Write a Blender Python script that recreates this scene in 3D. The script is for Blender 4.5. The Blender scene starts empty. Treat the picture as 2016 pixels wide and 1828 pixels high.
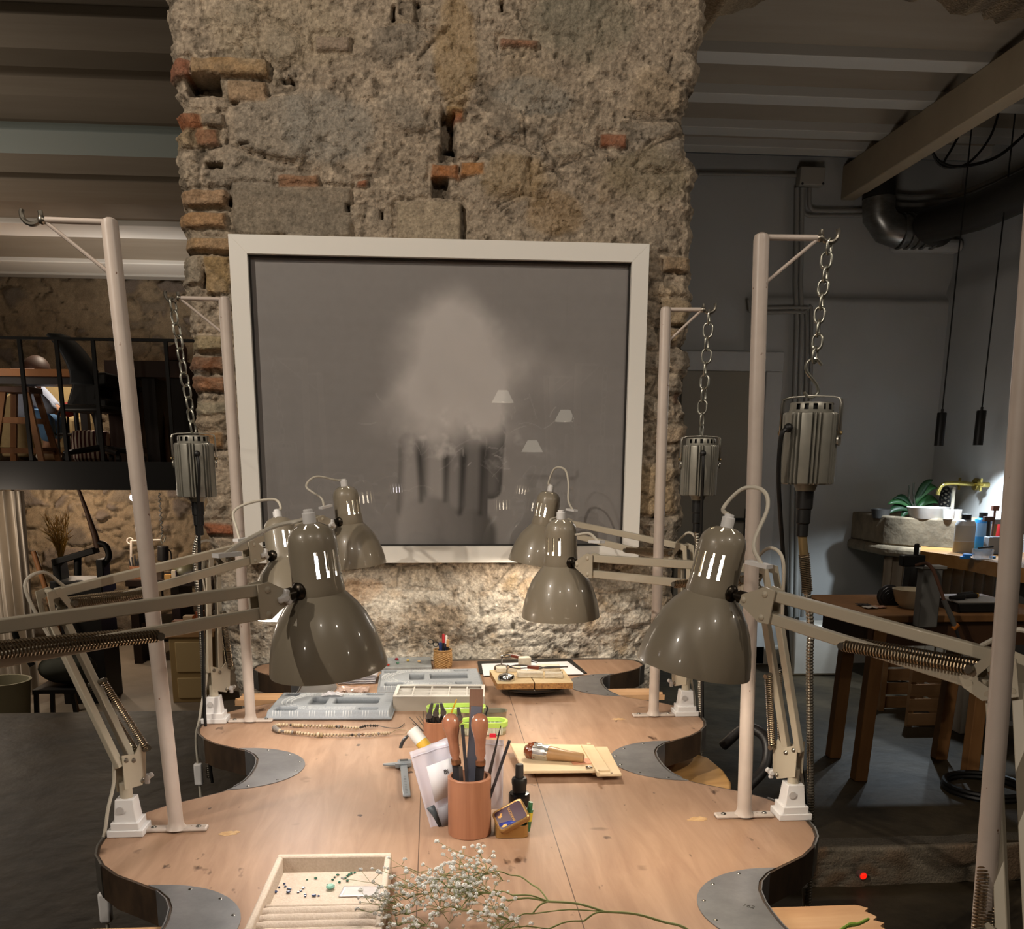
import bpy, bmesh, math, random
import numpy as np
from math import sin, cos, pi, radians, sqrt, atan2
from mathutils import Vector, Matrix, noise

random.seed(7)
RNG = np.random.default_rng(11)
SC = bpy.context.scene
COL = SC.collection
V = Vector

# ---------------------------------------------------------------- camera
F_PX, CX, CY = 1900.0, 1008.0, 1344.0          # the photo is the upper part of a portrait frame
CAM = V((0, 0, 1.49))
_p, _y, _r = radians(13.2), radians(4.66), radians(.35)
FW = V((sin(_y)*cos(_p), cos(_y)*cos(_p), -sin(_p)))
_r0 = V((cos(_y), -sin(_y), 0)); _u0 = _r0.cross(FW)
RT = _r0*cos(_r) + _u0*sin(_r); UP = _u0*cos(_r) - _r0*sin(_r)

def ray(x, y): return FW + RT*((x-CX)/F_PX) + UP*((CY-y)/F_PX)
def onz(x, y, z=.92):                           # point of a level surface seen at (x, y)
    d = ray(x, y); return CAM + d*((z-CAM.z)/d.z)
def ony(x, y, Y):                               # point of the cross plane at distance Y
    d = ray(x, y); return CAM + d*(Y/d.y)
def onx(x, y, X):
    d = ray(x, y); return CAM + d*(X/d.x)
def proj(p):
    v = V(p)-CAM; k = v.dot(FW)
    return CX+F_PX*v.dot(RT)/k, CY-F_PX*v.dot(UP)/k
TZ = .92                                        # bench top

# ---------------------------------------------------------------- materials
def lin(c):
    if isinstance(c, str):
        c = c.lstrip('#'); c = [int(c[i:i+2], 16)/255 for i in (0, 2, 4)]
        c = [x/12.92 if x <= .04045 else ((x+.055)/1.055)**2.4 for x in c]
    return tuple(c[:3])+(1,)

MATS = {}
def mat(name, col, rough=.5, metal=0, var=0, vscale=20, bump=0, bscale=60, spec=.5, coat=0, trans=0, emit=None, estr=0,
        stretch=(1, 1, 1), col2=None, vdetail=4, ior=1.45, vcol=None, alpha=1):
    if name in MATS: return MATS[name]
    m = bpy.data.materials.new(name); m.use_nodes = True
    nt = m.node_tree; N = nt.nodes; L = nt.links
    b = N['Principled BSDF']
    b.inputs['Base Color'].default_value = lin(col)
    b.inputs['Roughness'].default_value = rough; b.inputs['Metallic'].default_value = metal
    b.inputs['Specular IOR Level'].default_value = spec; b.inputs['IOR'].default_value = ior
    b.inputs['Coat Weight'].default_value = coat; b.inputs['Coat Roughness'].default_value = .06
    b.inputs['Transmission Weight'].default_value = trans
    b.inputs['Alpha'].default_value = alpha
    if emit:
        b.inputs['Emission Color'].default_value = lin(emit); b.inputs['Emission Strength'].default_value = estr
    tc = None
    def coords(st):
        nonlocal tc
        if tc is None: tc = N.new('ShaderNodeTexCoord')
        mp = N.new('ShaderNodeMapping'); mp.inputs['Scale'].default_value = st
        L.new(tc.outputs['Object'], mp.inputs['Vector']); return mp.outputs['Vector']
    src = None
    if vcol:
        a = N.new('ShaderNodeVertexColor'); a.layer_name = vcol; src = a.outputs['Color']
        L.new(src, b.inputs['Base Color'])
    if var or col2:
        t = N.new('ShaderNodeTexNoise'); t.inputs['Scale'].default_value = vscale; t.inputs['Detail'].default_value = vdetail
        t.inputs['Roughness'].default_value = .65
        L.new(coords(stretch), t.inputs['Vector'])
        mr = N.new('ShaderNodeMapRange'); mr.inputs['From Min'].default_value = .3; mr.inputs['From Max'].default_value = .7
        L.new(t.outputs['Fac'], mr.inputs['Value'])
        if vcol:
            mx = N.new('ShaderNodeMix'); mx.data_type = 'RGBA'; mx.blend_type = 'MULTIPLY'; mx.inputs[0].default_value = 1
            mr.inputs['To Min'].default_value = 1-var; mr.inputs['To Max'].default_value = 1+var
            L.new(src, mx.inputs[6]); L.new(mr.outputs[0], mx.inputs[7]); L.new(mx.outputs[2], b.inputs['Base Color'])
        else:
            mx = N.new('ShaderNodeMix'); mx.data_type = 'RGBA'
            c1 = lin(col)
            c2 = lin(col2) if col2 else tuple(min(1, x*(1+var)) for x in c1[:3])+(1,)
            if not col2: c1 = tuple(x*(1-var) for x in c1[:3])+(1,)
            mx.inputs[6].default_value = c1; mx.inputs[7].default_value = c2
            L.new(mr.outputs[0], mx.inputs[0]); L.new(mx.outputs[2], b.inputs['Base Color'])
    if bump:
        t = N.new('ShaderNodeTexNoise'); t.inputs['Scale'].default_value = bscale; t.inputs['Detail'].default_value = 6
        L.new(coords(stretch), t.inputs['Vector'])
        bp = N.new('ShaderNodeBump'); bp.inputs['Strength'].default_value = 1; bp.inputs['Distance'].default_value = bump
        L.new(t.outputs['Fac'], bp.inputs['Height']); L.new(bp.outputs['Normal'], b.inputs['Normal'])
    MATS[name] = m; return m

# ---------------------------------------------------------------- mesh builder
def basis(d, up=V((0, 0, 1))):
    d = V(d).normalized()
    if abs(d.dot(up)) > .99: up = V((0, 1, 0)) if abs(d.y) < .9 else V((1, 0, 0))
    x = up.cross(d).normalized(); y = d.cross(x)
    return x, y, d

class MB:
    def __init__(s): s.v = []; s.f = []; s.mi = []; s.cur = 0; s.col = {}; s.cc = None
    def add(s, vs, fs):
        o = len(s.v); s.v += [tuple(p) for p in vs]
        if s.cc is not None:
            for i in range(o, len(s.v)): s.col[i] = s.cc
        s.f += [tuple(i+o for i in f) for f in fs]; s.mi += [s.cur]*len(fs); return s
    def box(s, c, size, x=None, y=None, z=None):
        c = V(c); x = V(x) if x else V((1, 0, 0)); y = V(y) if y else V((0, 1, 0)); z = V(z) if z else V((0, 0, 1))
        a, b, d = size[0]/2, size[1]/2, size[2]/2
        vs = [c+x*i*a+y*j*b+z*k*d for i in (-1, 1) for j in (-1, 1) for k in (-1, 1)]
        return s.add(vs, [(0, 1, 3, 2), (4, 6, 7, 5), (0, 4, 5, 1), (2, 3, 7, 6), (0, 2, 6, 4), (1, 5, 7, 3)])
    def b2(s, lo, hi): # box by corners
        lo = V(lo); hi = V(hi); return s.box((lo+hi)/2, hi-lo)
    def bar(s, a, b, w, h, up=V((0, 0, 1))):   # rectangular bar from a to b
        a = V(a); b = V(b); x, y, d = basis(b-a, up)
        return s.box((a+b)/2, (w, h, (b-a).length), x, y, d)
    def tube(s, pts, r, n=10, closed=False, cap=True, flat=1.0, up=None):
        pts = [V(p) for p in pts]; m = len(pts)
        rs = list(r) if hasattr(r, '__len__') else [r]*m
        tang = []
        for i in range(m):
            if closed: t = pts[(i+1) % m]-pts[i-1]
            else: t = pts[min(i+1, m-1)]-pts[max(i-1, 0)]
            tang.append(t.normalized() if t.length > 1e-9 else V((0, 0, 1)))
        x, y, _ = basis(tang[0], up or V((0, 0, 1)))
        vs = []
        for i in range(m):
            t = tang[i]
            x = (x - t*x.dot(t)); x = x.normalized() if x.length > 1e-6 else basis(t)[0]
            y = t.cross(x)
            for k in range(n):
                a = 2*pi*k/n; vs.append(pts[i]+x*cos(a)*rs[i]+y*sin(a)*rs[i]*flat)
        fs = []
        for i in range(m if closed else m-1):
            j = (i+1) % m
            for k in range(n): fs.append((i*n+k, i*n+(k+1) % n, j*n+(k+1) % n, j*n+k))
        if cap and not closed: fs += [tuple(range(n-1, -1, -1)), tuple(range((m-1)*n, m*n))]
        return s.add(vs, fs)
    def cyl(s, a, b, r, n=20, r2=None): return s.tube([a, b], [r, r if r2 is None else r2], n)
    def lathe(s, prof, o=(0, 0, 0), ax=(0, 0, 1), n=32, skip=None, x=None):   # prof: (r, h) list
        o = V(o); X, Y, A = basis(ax)
        if x is not None: X = (V(x)-A*V(x).dot(A)).normalized(); Y = A.cross(X)
        vs = []; m = len(prof)
        for r, h in prof:
            r = max(r, 1e-5)
            for k in range(n):
                a = 2*pi*k/n; vs.append(o+A*h+(X*cos(a)+Y*sin(a))*r)
        fs = []
        for i in range(m-1):
            for k in range(n):
                if skip and skip(i, k): continue
                fs.append((i*n+k, i*n+(k+1) % n, (i+1)*n+(k+1) % n, (i+1)*n+k))
        return s.add(vs, fs)
    def sphere(s, c, r, n=12, sc=(1, 1, 1), ax=(0, 0, 1)):
        X, Y, A = basis(ax); c = V(c); m = max(4, n//2); vs = []; fs = []
        for i in range(m+1):
            t = pi*i/m
            for k in range(n):
                a = 2*pi*k/n
                vs.append(c+(X*sin(t)*cos(a)*sc[0]+Y*sin(t)*sin(a)*sc[1]-A*cos(t)*sc[2])*r)
        for i in range(m):
            for k in range(n): fs.append((i*n+k, i*n+(k+1) % n, (i+1)*n+(k+1) % n, (i+1)*n+k))
        return s.add(vs, fs)
    def prism(s, poly, d):            # closed 3D polygon extruded by vector d
        n = len(poly); d = V(d); vs = [V(p) for p in poly]+[V(p)+d for p in poly]
        fs = [tuple(range(n-1, -1, -1)), tuple(range(n, 2*n))]+[(i, (i+1) % n, n+(i+1) % n, n+i) for i in range(n)]
        return s.add(vs, fs)
    def grid(s, fn, nu, nv, two=None):
        vs = [fn(i/nu, j/nv) for j in range(nv+1) for i in range(nu+1)]
        fs = [(j*(nu+1)+i, j*(nu+1)+i+1, (j+1)*(nu+1)+i+1, (j+1)*(nu+1)+i) for j in range(nv) for i in range(nu)]
        return s.add(vs, fs)
    def helix(s, a, b, R, r, turns, n=6, per=10):
        a = V(a); b = V(b); x, y, d = basis(b-a); m = int(turns*per)
        return s.tube([a+(b-a)*(i/m)+x*R*cos(2*pi*i/per)+y*R*sin(2*pi*i/per) for i in range(m+1)], r, n)
    def mesh(s, name, off, mats, smooth, ang):
        me = bpy.data.meshes.new(name)
        me.from_pydata([(p[0]-off[0], p[1]-off[1], p[2]-off[2]) for p in s.v], [], s.f)
        for m in mats: me.materials.append(m)
        if len(mats) > 1: me.polygons.foreach_set('material_index', s.mi)
        if s.col:
            at = me.color_attributes.new('Col', 'FLOAT_COLOR', 'POINT')
            buf = np.ones((len(s.v), 4), np.float32)
            for i, c in s.col.items(): buf[i, :3] = lin(c)[:3]
            at.data.foreach_set('color', buf.ravel())
        bm = bmesh.new(); bm.from_mesh(me); bmesh.ops.recalc_face_normals(bm, faces=bm.faces); bm.to_mesh(me); bm.free()
        if smooth:
            me.polygons.foreach_set('use_smooth', [True]*len(me.polygons))
            me.set_sharp_from_angle(angle=radians(ang))
        me.update(); return me

def root_of(o):
    while o.parent: o = o.parent
    return o

def obj(name, mb, m, parent=None, smooth=True, ang=38, bevel=0, seg=2, label=None, solid=0, sub=0):
    """link one builder as ONE mesh object; world coordinates, stored relative to the thing's base"""
    off = root_of(parent).location if parent else V((0, 0, 0))
    mats = m if isinstance(m, (list, tuple)) else [m]
    o = bpy.data.objects.new(name, mb.mesh(name, off, mats, smooth, ang)); COL.objects.link(o)
    if parent: o.parent = parent
    if solid:
        md = o.modifiers.new('s', 'SOLIDIFY'); md.thickness = solid; md.offset = 0
    if bevel:
        md = o.modifiers.new('b', 'BEVEL'); md.width = bevel; md.segments = seg; md.limit_method = 'ANGLE'; md.angle_limit = radians(40)
    if sub:
        md = o.modifiers.new('u', 'SUBSURF'); md.levels = sub; md.render_levels = sub
    if label: o['label'] = label
    return o

def thing(name, label, cat, loc=(0, 0, 0), group=None):
    o = bpy.data.objects.new(name, None); COL.objects.link(o); o.location = loc; o.empty_display_size = .02
    o['label'] = label; o['category'] = cat
    if group: o['group'] = group
    return o

def one(name, label, cat, mb, m, group=None, **k):      # a thing that is a single mesh, origin at its lowest point
    lo = V((sum(p[0] for p in mb.v)/len(mb.v), sum(p[1] for p in mb.v)/len(mb.v), min(p[2] for p in mb.v)))
    mb.v = [(p[0]-lo.x, p[1]-lo.y, p[2]-lo.z) for p in mb.v]
    o = obj(name, mb, m, **k); o.location = lo
    o['label'] = label; o['category'] = cat
    if group: o['group'] = group
    return o

def struct(name, mb, m, **k):
    o = obj(name, mb, m, **k); o['kind'] = 'structure'; return o

def stuff(o): o['kind'] = 'stuff'; return o

def dup(root, loc=None, rotz=0, label=None, group=None):
    r = root.copy(); COL.objects.link(r)
    if loc is not None: r.location = loc
    if rotz: r.rotation_euler.z += rotz
    if label: r['label'] = label
    if group: r['group'] = group
    def kids(a, b):
        for ch in list(a.children):
            c = ch.copy(); COL.objects.link(c); c.parent = b; kids(ch, c)
    kids(root, r); return r

def smoothpath(pts, n=8):        # Catmull-Rom through points
    P = [V(p) for p in pts]; P = [P[0]*2-P[1]]+P+[P[-1]*2-P[-2]]; out = []
    for i in range(1, len(P)-2):
        a, b, c, d = P[i-1:i+3]
        for k in range(n):
            t = k/n
            out.append(.5*((2*b)+(c-a)*t+(2*a-5*b+4*c-d)*t*t+(3*b-a-3*c+d)*t**3))
    out.append(P[-2]); return out

def curve2(pts, n=8):            # closed Catmull-Rom, 2D
    P = [V((p[0], p[1], 0)) for p in pts]; m = len(P); out = []
    for i in range(m):
        a, b, c, d = P[i-1], P[i], P[(i+1) % m], P[(i+2) % m]
        for k in range(n):
            t = k/n; out.append(.5*((2*b)+(c-a)*t+(2*a-5*b+4*c-d)*t*t+(3*b-a-3*c+d)*t**3))
    return out

def text(name, body, size, o, x, y, m, parent, ext=.0002, align='CENTER'):
    """lettering as its own flat mesh; x is the reading direction, y points up the letters"""
    cu = bpy.data.curves.new(name, 'FONT'); cu.body = body; cu.size = size; cu.extrude = ext; cu.align_x = align; cu.align_y = 'CENTER'
    t = bpy.data.objects.new(name, cu); COL.objects.link(t)
    me = bpy.data.meshes.new_from_object(t.evaluated_get(bpy.context.evaluated_depsgraph_get()))
    bpy.data.objects.remove(t)
    x = V(x).normalized(); y = V(y).normalized(); z = x.cross(y)
    M = Matrix((x, y, z)).transposed().to_4x4(); M.translation = V(o)-root_of(parent).location
    me.transform(M); me.materials.clear(); me.materials.append(m)
    ob = bpy.data.objects.new(name, me); COL.objects.link(ob); ob.parent = parent; return ob
# ================================================================ numpy noise for masonry
def hsh(ix, iy, s=0):
    n = (ix.astype(np.int64)*374761393+iy.astype(np.int64)*668265263+s*1442695041) & 0x7fffffff
    n = ((n ^ (n >> 13))*1274126177) & 0x7fffffff
    n = ((n ^ (n >> 15))*1911520717) & 0x7fffffff
    return ((n ^ (n >> 16)) & 0xffff)/65535.0
def vnoise(x, y, s=0):
    ix = np.floor(x); iy = np.floor(y); fx = x-ix; fy = y-iy
    fx = fx*fx*(3-2*fx); fy = fy*fy*(3-2*fy)
    a = hsh(ix, iy, s); b = hsh(ix+1, iy, s); c = hsh(ix, iy+1, s); d = hsh(ix+1, iy+1, s)
    return (a*(1-fx)+b*fx)*(1-fy)+(c*(1-fx)+d*fx)*fy
def fbm(x, y, o=4, s=0, g=.5):
    t = 0; a = 1; n = 0
    for k in range(o):
        t = t+a*vnoise(x*2**k, y*2**k, s+k*17); n += a; a *= g
    return t/n
def sstep(a, b, x):
    t = np.clip((x-a)/(b-a), 0, 1); return t*t*(3-2*t)
def voro(x, y, s=0, jit=.85):
    ix = np.floor(x); iy = np.floor(y); f1 = np.full(x.shape, 9.); f2 = f1.copy(); cid = np.zeros(x.shape)
    for dx in (-2, -1, 0, 1, 2):
        for dy in (-1, 0, 1):
            cx = ix+dx; cy = iy+dy
            off = (cy % 2)*.5
            px = cx+off+.5+(hsh(cx, cy, s)-.5)*jit; py = cy+.5+(hsh(cx, cy, s+5)-.5)*jit*.7
            d = np.hypot(px-x, py-y); c = hsh(cx, cy, s+9)
            near = d < f1
            f2 = np.where(near, f1, np.minimum(f2, d)); cid = np.where(near, c, cid); f1 = np.where(near, d, f1)
    return f1, f2, cid
def mixc(a, b, t): return a*(1-t[..., None])+b*t[..., None]
def pal(cols, t):
    C = np.array([lin(c)[:3] for c in cols]); i = np.minimum((t*len(C)).astype(int), len(C)-1); return C[i]
def C3(c): return np.array(lin(c)[:3])

def masonry(x, z, su, sv, seed, stone_cols, mortar, rough=.5, soft=0):
    """height and colour of rubble masonry at points (x, z); su, sv = stone size"""
    wx = x+(fbm(x*3, z*3, 3, seed)-.5)*su*.9; wz = z+(fbm(x*3+9, z*3+4, 3, seed+1)-.5)*sv*.9
    f1, f2, cid = voro(wx/su, wz/sv, seed)
    f1b, f2b, cidb = voro(wx/su*2.3+5, wz/sv*1.9+3, seed+40)
    small = vnoise(x*2.2/su*.3, z*2.2/sv*.3, seed+3) > .60
    edge = np.where(small, (f2b-f1b)*.45, f2-f1); cid = np.where(small, cidb, cid)
    cover = fbm(x*5, z*5, 4, seed+7)                       # where mortar has been smeared over the stones
    st = sstep(.05, .22, edge)*sstep(.66, .46, cover+.12*(1-np.clip(edge*2, 0, 1)))
    h = st*(.014+.02*(cid-.3))*(1-.45*soft)+.012*(fbm(x*9, z*9, 4, seed+11)-.5)
    h = h-.010*(1-.4*soft)*sstep(.05, .0, edge)*(cover < .5)
    h = h+.020*rough*(fbm(x*34, z*34, 4, seed+13, .62)-.5)*(1.5-.7*st)+.011*rough*(vnoise(x*105, z*105, seed+14)-.5)*(1.25-.6*st)
    col = mixc(C3(mortar)*(1+.35*(fbm(x*14, z*14, 3, seed+21)-.5))[..., None], pal(stone_cols, cid)*(1+.6*(fbm(x*11, z*17, 4, seed+23)-.5))[..., None], st*(.9-.35*soft))
    g = vnoise(x*210, z*210, seed+25)*.5+fbm(x*75, z*75, 2, seed+26)*.5
    col = col*(1+.65*rough*(g-.5))[..., None]
    if soft:
        pit = sstep(.56, .70, fbm(x*46, z*46, 4, seed+31, .6)); h = h-.006*pit; col = col*(1-.42*pit)[..., None]  # pits are sunk, and their shade is put into the colour too
        lite = sstep(.60, .74, fbm(x*52+7, z*52, 4, seed+33, .6)); col = col*(1+.30*lite)[..., None]
        col = col*(1+.5*(vnoise(x*150, z*150, seed+35)-.5))[..., None]
    joint_dark = sstep(.05, .0, edge)*(cover < .5)  # joints between stones coloured darker
    col = col*(1-.55*joint_dark)[..., None]
    return h, col, st

def surf(name, P, Cc, m, ang=50, kind='structure'):
    """mesh from a (rows, cols, 3) array of points with colours"""
    nv, nu = P.shape[:2]
    me = bpy.data.meshes.new(name)
    idx = np.arange(nv*nu).reshape(nv, nu)
    f = np.stack([idx[:-1, :-1], idx[:-1, 1:], idx[1:, 1:], idx[1:, :-1]], -1).reshape(-1, 4)
    me.vertices.add(nv*nu); me.vertices.foreach_set('co', P.astype(np.float32).ravel())
    me.loops.add(f.size); me.loops.foreach_set('vertex_index', f.astype(np.int32).ravel())
    me.polygons.add(len(f)); me.polygons.foreach_set('loop_start', np.arange(0, f.size, 4, dtype=np.int32))
    me.update(calc_edges=True)
    at = me.color_attributes.new('Col', 'FLOAT_COLOR', 'POINT')
    buf = np.ones((nv*nu, 4), np.float32); buf[:, :3] = np.clip(Cc, 0, 1).reshape(-1, 3); at.data.foreach_set('color', buf.ravel())
    me.polygons.foreach_set('use_smooth', [True]*len(me.polygons)); me.materials.append(m); me.validate()
    o = bpy.data.objects.new(name, me); COL.objects.link(o)
    if kind: o['kind'] = kind
    return o

M_STONE = mat('stone_masonry', '#9a8a72', .95, spec=.2, vcol='Col', var=.30, vscale=150, bump=.006, bscale=120)
M_CONC = mat('polished_concrete', '#221e17', .58, col2='#554a38', vscale=2.2, vdetail=14, bump=.010, bscale=7, spec=.3)
M_CONC2 = mat('pale_concrete', '#7d7465', .55, col2='#96897a', vscale=2, vdetail=6, bump=.001, bscale=9)
M_PLASTER = mat('white_plaster', '#b9b9b7', .8, col2='#c6c5c1', vscale=3, bump=.004, bscale=4)
M_WHITE = mat('white_paint', '#cfc9be', .6, col2='#c2bbae', vscale=4)
M_CEIL = mat('ceiling_paint', '#8f8475', .8, col2='#9c9283', vscale=2, stretch=(.3, 3, 1), bump=.002, bscale=6)
M_DARK = mat('dark_room_plaster', '#6b6258', .9)
M_BEAMC = mat('beam_cream_paint', '#b3a389', .6, col2='#a8987f', vscale=3)
M_JOIST = mat('joist_white_paint', '#c4c1ba', .55)
M_JOISTW = mat('joist_white_lit', '#ebe8e1', .55)  # lit ceiling strips: their brightness is put into the joist colour
M_JOISTB = mat('joist_cyan_lit', '#b9c9c8', .6)  # cyan light falling on one joist, put into its colour
M_BLACK = mat('black_steel', '#121110', .45, metal=.3)

PY = 2.72                                        # front face of the stone pier
STEP_Y = 3.43; LOW_Y = 6.33; WALL_Y = 6.9; FAR_Y = 11.2; CEIL = 3.40

# ---------------------------------------------------------------- stone pier
L_EDGE = [(322, -140), (322, 0), (326, 60), (330, 110), (330, 150), (346, 163), (338, 185), (356, 207), (344, 225), (350, 250), (342, 262), (344, 345), (345, 405), (350, 412), (348, 448), (354, 470), (355, 520), (359, 570), (366, 640),
          (374, 700), (377, 768), (380, 800), (388, 860), (394, 910), (399, 970), (402, 1040), (414, 1100), (425, 1180), (436, 1260), (450, 1330), (468, 1400), (480, 1500)]
R_EDGE = [(1400, -140), (1395, 0), (1392, 60), (1382, 85), (1386, 112), (1380, 155), (1366, 180), (1354, 210), (1352, 250), (1352, 300), (1375, 312), (1377, 345), (1369, 382), (1378, 415), (1371, 445), (1374, 510), (1370, 545), (1362, 560),
          (1370, 592), (1366, 640), (1352, 680), (1363, 692), (1361, 718), (1352, 726), (1346, 770), (1350, 830), (1355, 850), (1350, 872), (1339, 900), (1344, 960), (1349, 1000), (1331, 1080), (1322, 1150), (1331, 1200), (1319, 1260), (1310, 1340), (1300, 1420), (1290, 1520)]
def edge_fn(E):
    q = [ony(x, y, PY) for x, y in E]; zz = np.array([p.z for p in q])[::-1]; xx = np.array([p.x for p in q])[::-1]
    return lambda z: np.interp(z, zz, xx)
lf, rf = edge_fn(L_EDGE), edge_fn(R_EDGE)
PIER_BOX = []                                     # (x0, z0, x1, z1, colour, height): the bricks one can tell apart
for (a, b, c, d, colr, hh) in [
    (330, 117, 376, 152, '#8d4c30', .012), (376, 119, 530, 150, '#a8885f', .016), (343, 222, 397, 252, '#93512f', .008), (397, 222, 440, 248, '#94897a', .006),
    (386, 255, 428, 285, '#8f6147', .002), (346, 375, 448, 405, '#b08e6c', .012), (347, 419, 446, 448, '#ac845a', .012), (352, 470, 458, 494, '#b7946b', .01),
    (546, 345, 626, 371, '#9a6f50', .003), (700, 352, 724, 370, '#9c5633', .003), (876, 207, 916, 232, '#a08257', .01), (888, 214, 914, 242, '#a05a38', -.012),
    (848, 320, 905, 351, '#a9652c', -.004), (905, 318, 955, 346, '#b4742f', .004), (375, 700, 442, 729, '#83502f', .004), (378, 742, 442, 770, '#95603c', .008),
    (372, 660, 440, 690, '#a2926f', .008), (385, 790, 450, 816, '#a39a84', .006), (390, 850, 440, 880, '#9c7446', .002), (402, 1030, 462, 1054, '#a5562c', .004),
    (352, 500, 400, 560, '#a19684', .006), (404, 505, 452, 580, '#a78c62', .004), (1180, 262, 1235, 290, '#93502d', -.004), (1305, 505, 1372, 535, '#a89073', .006),
    (1300, 590, 1368, 640, '#ab987b', .008), (1346, 770, 1326, 797, '#6b4632', -.01), (1293, 840, 1352, 872, '#b09c84', .008), (620, 70, 690, 100, '#8f7a72', .002),
    (985, 78, 1060, 92, '#9a684d', .003), (450, 160, 525, 200, '#a98d6e', .003), (780, 398, 908, 478, '#b3a48c', .014), (460, 370, 690, 462, '#8f8474', .004)]:
    p = ony(min(a, c), d, PY); q = ony(max(a, c), b, PY); PIER_BOX.append((p.x, p.z, q.x, q.z, colr, hh))
PIER_HOLE = []
for (a, b, c, d, dep) in [(372, 153, 432, 184, .07), (404, 321, 438, 331, .06), (470, 280, 496, 287, .03), (749, 414, 755, 433, .03), (683, 404, 688, 416, .03), (868, 222, 896, 300, .05),
                          (852, 350, 884, 386, .05), (444, 392, 456, 404, .03), (862, 285, 900, 318, .03), (1360, 175, 1384, 240, .05), (555, 155, 580, 165, .03), (1008, 1228, 1014, 1240, .02), (985, 0, 991, 20, .03), (770, 10, 778, 40, .03), (815, 0, 830, 40, .02), (907, 400, 913, 470, .012)]:
    p = ony(a, d, PY); q = ony(c, b, PY); PIER_HOLE.append((p.x, p.z, q.x, q.z, dep))
nz, nx = 560, 380
Z = np.concatenate([np.linspace(-.16, .78, 110)[:-1], np.linspace(.78, 2.78, nz), np.linspace(2.78, 3.4, 110)[1:]])
U = np.linspace(0, 1, nx)
zz = np.repeat(Z[:, None], nx, 1)
xl, xr = lf(Z), rf(Z)
xx = xl[:, None]*(1-U)+xr[:, None]*U
h, colr, st = masonry(xx, zz, .235, .125, 3, ['#8f8371', '#827a6e', '#988770', '#756e64', '#9b907f', '#917c5c', '#877f73', '#7c766c'], '#a09280', soft=.72)
lowm = sstep(1.24, 1.10, zz); h = h*(1-.6*lowm)
wob = (fbm(xx*22, zz*22, 3, 71)-.5)*.012
for (x0, z0, x1, z1, cc, hh) in PIER_BOX:
    d = np.minimum(np.minimum(xx-x0, x1-xx), np.minimum(zz-z0, z1-zz))+wob
    m = sstep(-.002, .006, d); gap = sstep(-.016, -.004, d)*(1-m)
    h = h*(1-m)+m*(hh+.006+.006*(fbm(xx*50, zz*50, 3, 77)-.5)); h = h-gap*.008
    colr = mixc(colr, C3(cc)*.82*(1+.9*(fbm(xx*60, zz*60, 3, 79)-.5))[..., None], m*.72)
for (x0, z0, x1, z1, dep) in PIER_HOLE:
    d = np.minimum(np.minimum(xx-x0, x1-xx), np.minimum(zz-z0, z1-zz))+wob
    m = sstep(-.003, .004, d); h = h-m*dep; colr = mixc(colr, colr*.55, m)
low = sstep(1.20, 1.08, zz)                        # old limewash clinging to the wall below the picture
wash = sstep(.34, .60, fbm(xx*9, zz*9, 6, 91, .70))*low
colr = mixc(colr, C3('#c8c3b8')*(1+.7*(vnoise(xx*170, zz*170, 95)-.5))[..., None], wash*.75)
pits = sstep(.60, .72, fbm(xx*60, zz*60, 3, 97))*low; colr = colr*(1-.38*pits)[..., None]; h = h+wash*.003-pits*.004
for (px, py, rx, ry, cc, t) in [(640, 250, 85, 60, '#8f8b82', .6), (1130, 40, 110, 70, '#7f7b6a', .5), (1050, 190, 80, 30, '#8a8880', .5), (1280, 345, 90, 45, '#7f755c', .45), (1010, 350, 60, 45, '#94794c', .4),
                                (900, 100, 40, 90, '#a98c5e', .4), (1090, 420, 60, 40, '#9a7a4a', .35), (560, 60, 150, 60, '#a5977f', .4), (1060, 1160, 40, 25, '#a08055', .4), (1250, 1150, 60, 40, '#8b7c66', .4), (700, 1160, 50, 30, '#a17c55', .4)]:
    c = ony(px, py, PY); s = 2.72/1900
    e = ((xx-c.x)/(rx*s))**2+((zz-c.z)/(ry*s))**2+1.2*(fbm(xx*14, zz*14, 3, 101)-.5)
    m = sstep(1.2, .5, e)*t; colr = mixc(colr, C3(cc)*(1+.4*(fbm(xx*40, zz*40, 3, 103)-.5))[..., None], m)
h = h-.03*sstep(1.04, .94, zz)
q0 = ony(455, 470, PY); q1 = ony(1250, 1106, PY)
dm = np.minimum(np.minimum(xx-q0.x, ony(1272, 485, PY).x-xx), np.minimum(zz-q1.z, q0.z-zz))
mk = sstep(-.004, .02, dm); h = h*(1-mk)-.012*mk
# ragged vertical edges and the returns running back from them
ed = np.minimum(xx-xl[:, None], xr[:, None]-xx)
rag = (fbm(zz*14, xx*0+3, 4, 61)-.5)*.03+(fbm(zz*60, xx*0+8, 3, 63)-.5)*.014
side = np.where(U < .5, -1, 1)
wgt = sstep(.12, .0, ed)
X = xx+side*rag*wgt
rnd = .035*sstep(.035, 0, ed)**2
Yp = PY-h+rnd+.02*sstep(.09, 0, ed)*(fbm(zz*18, xx*18, 3, 65)-.3)
front = np.stack([X, Yp, zz], -1)
deps = np.array([.5, .38, .27, .18, .11, .06, .03])
def ret(i, sgn):
    e = front[:, i:i+1, :]; n = len(deps)
    b = np.repeat(e, n, 1).copy(); dd = deps if sgn < 0 else deps[::-1]
    b[:, :, 1] += dd; b[:, :, 0] += -sgn*.02*np.minimum(1, dd*6)*0+sgn*(fbm(b[:, :, 1]*18, b[:, :, 2]*18, 4, 67+sgn)-.5)*.05*np.minimum(1, dd*9)
    return b, np.repeat(colr[:, i:i+1], n, 1)*(.85+.4*fbm(b[:, :, 1]*20, b[:, :, 2]*20, 3, 69))[..., None]
bl, cl = ret(0, -1); br, cr = ret(nx-1, 1)
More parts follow.
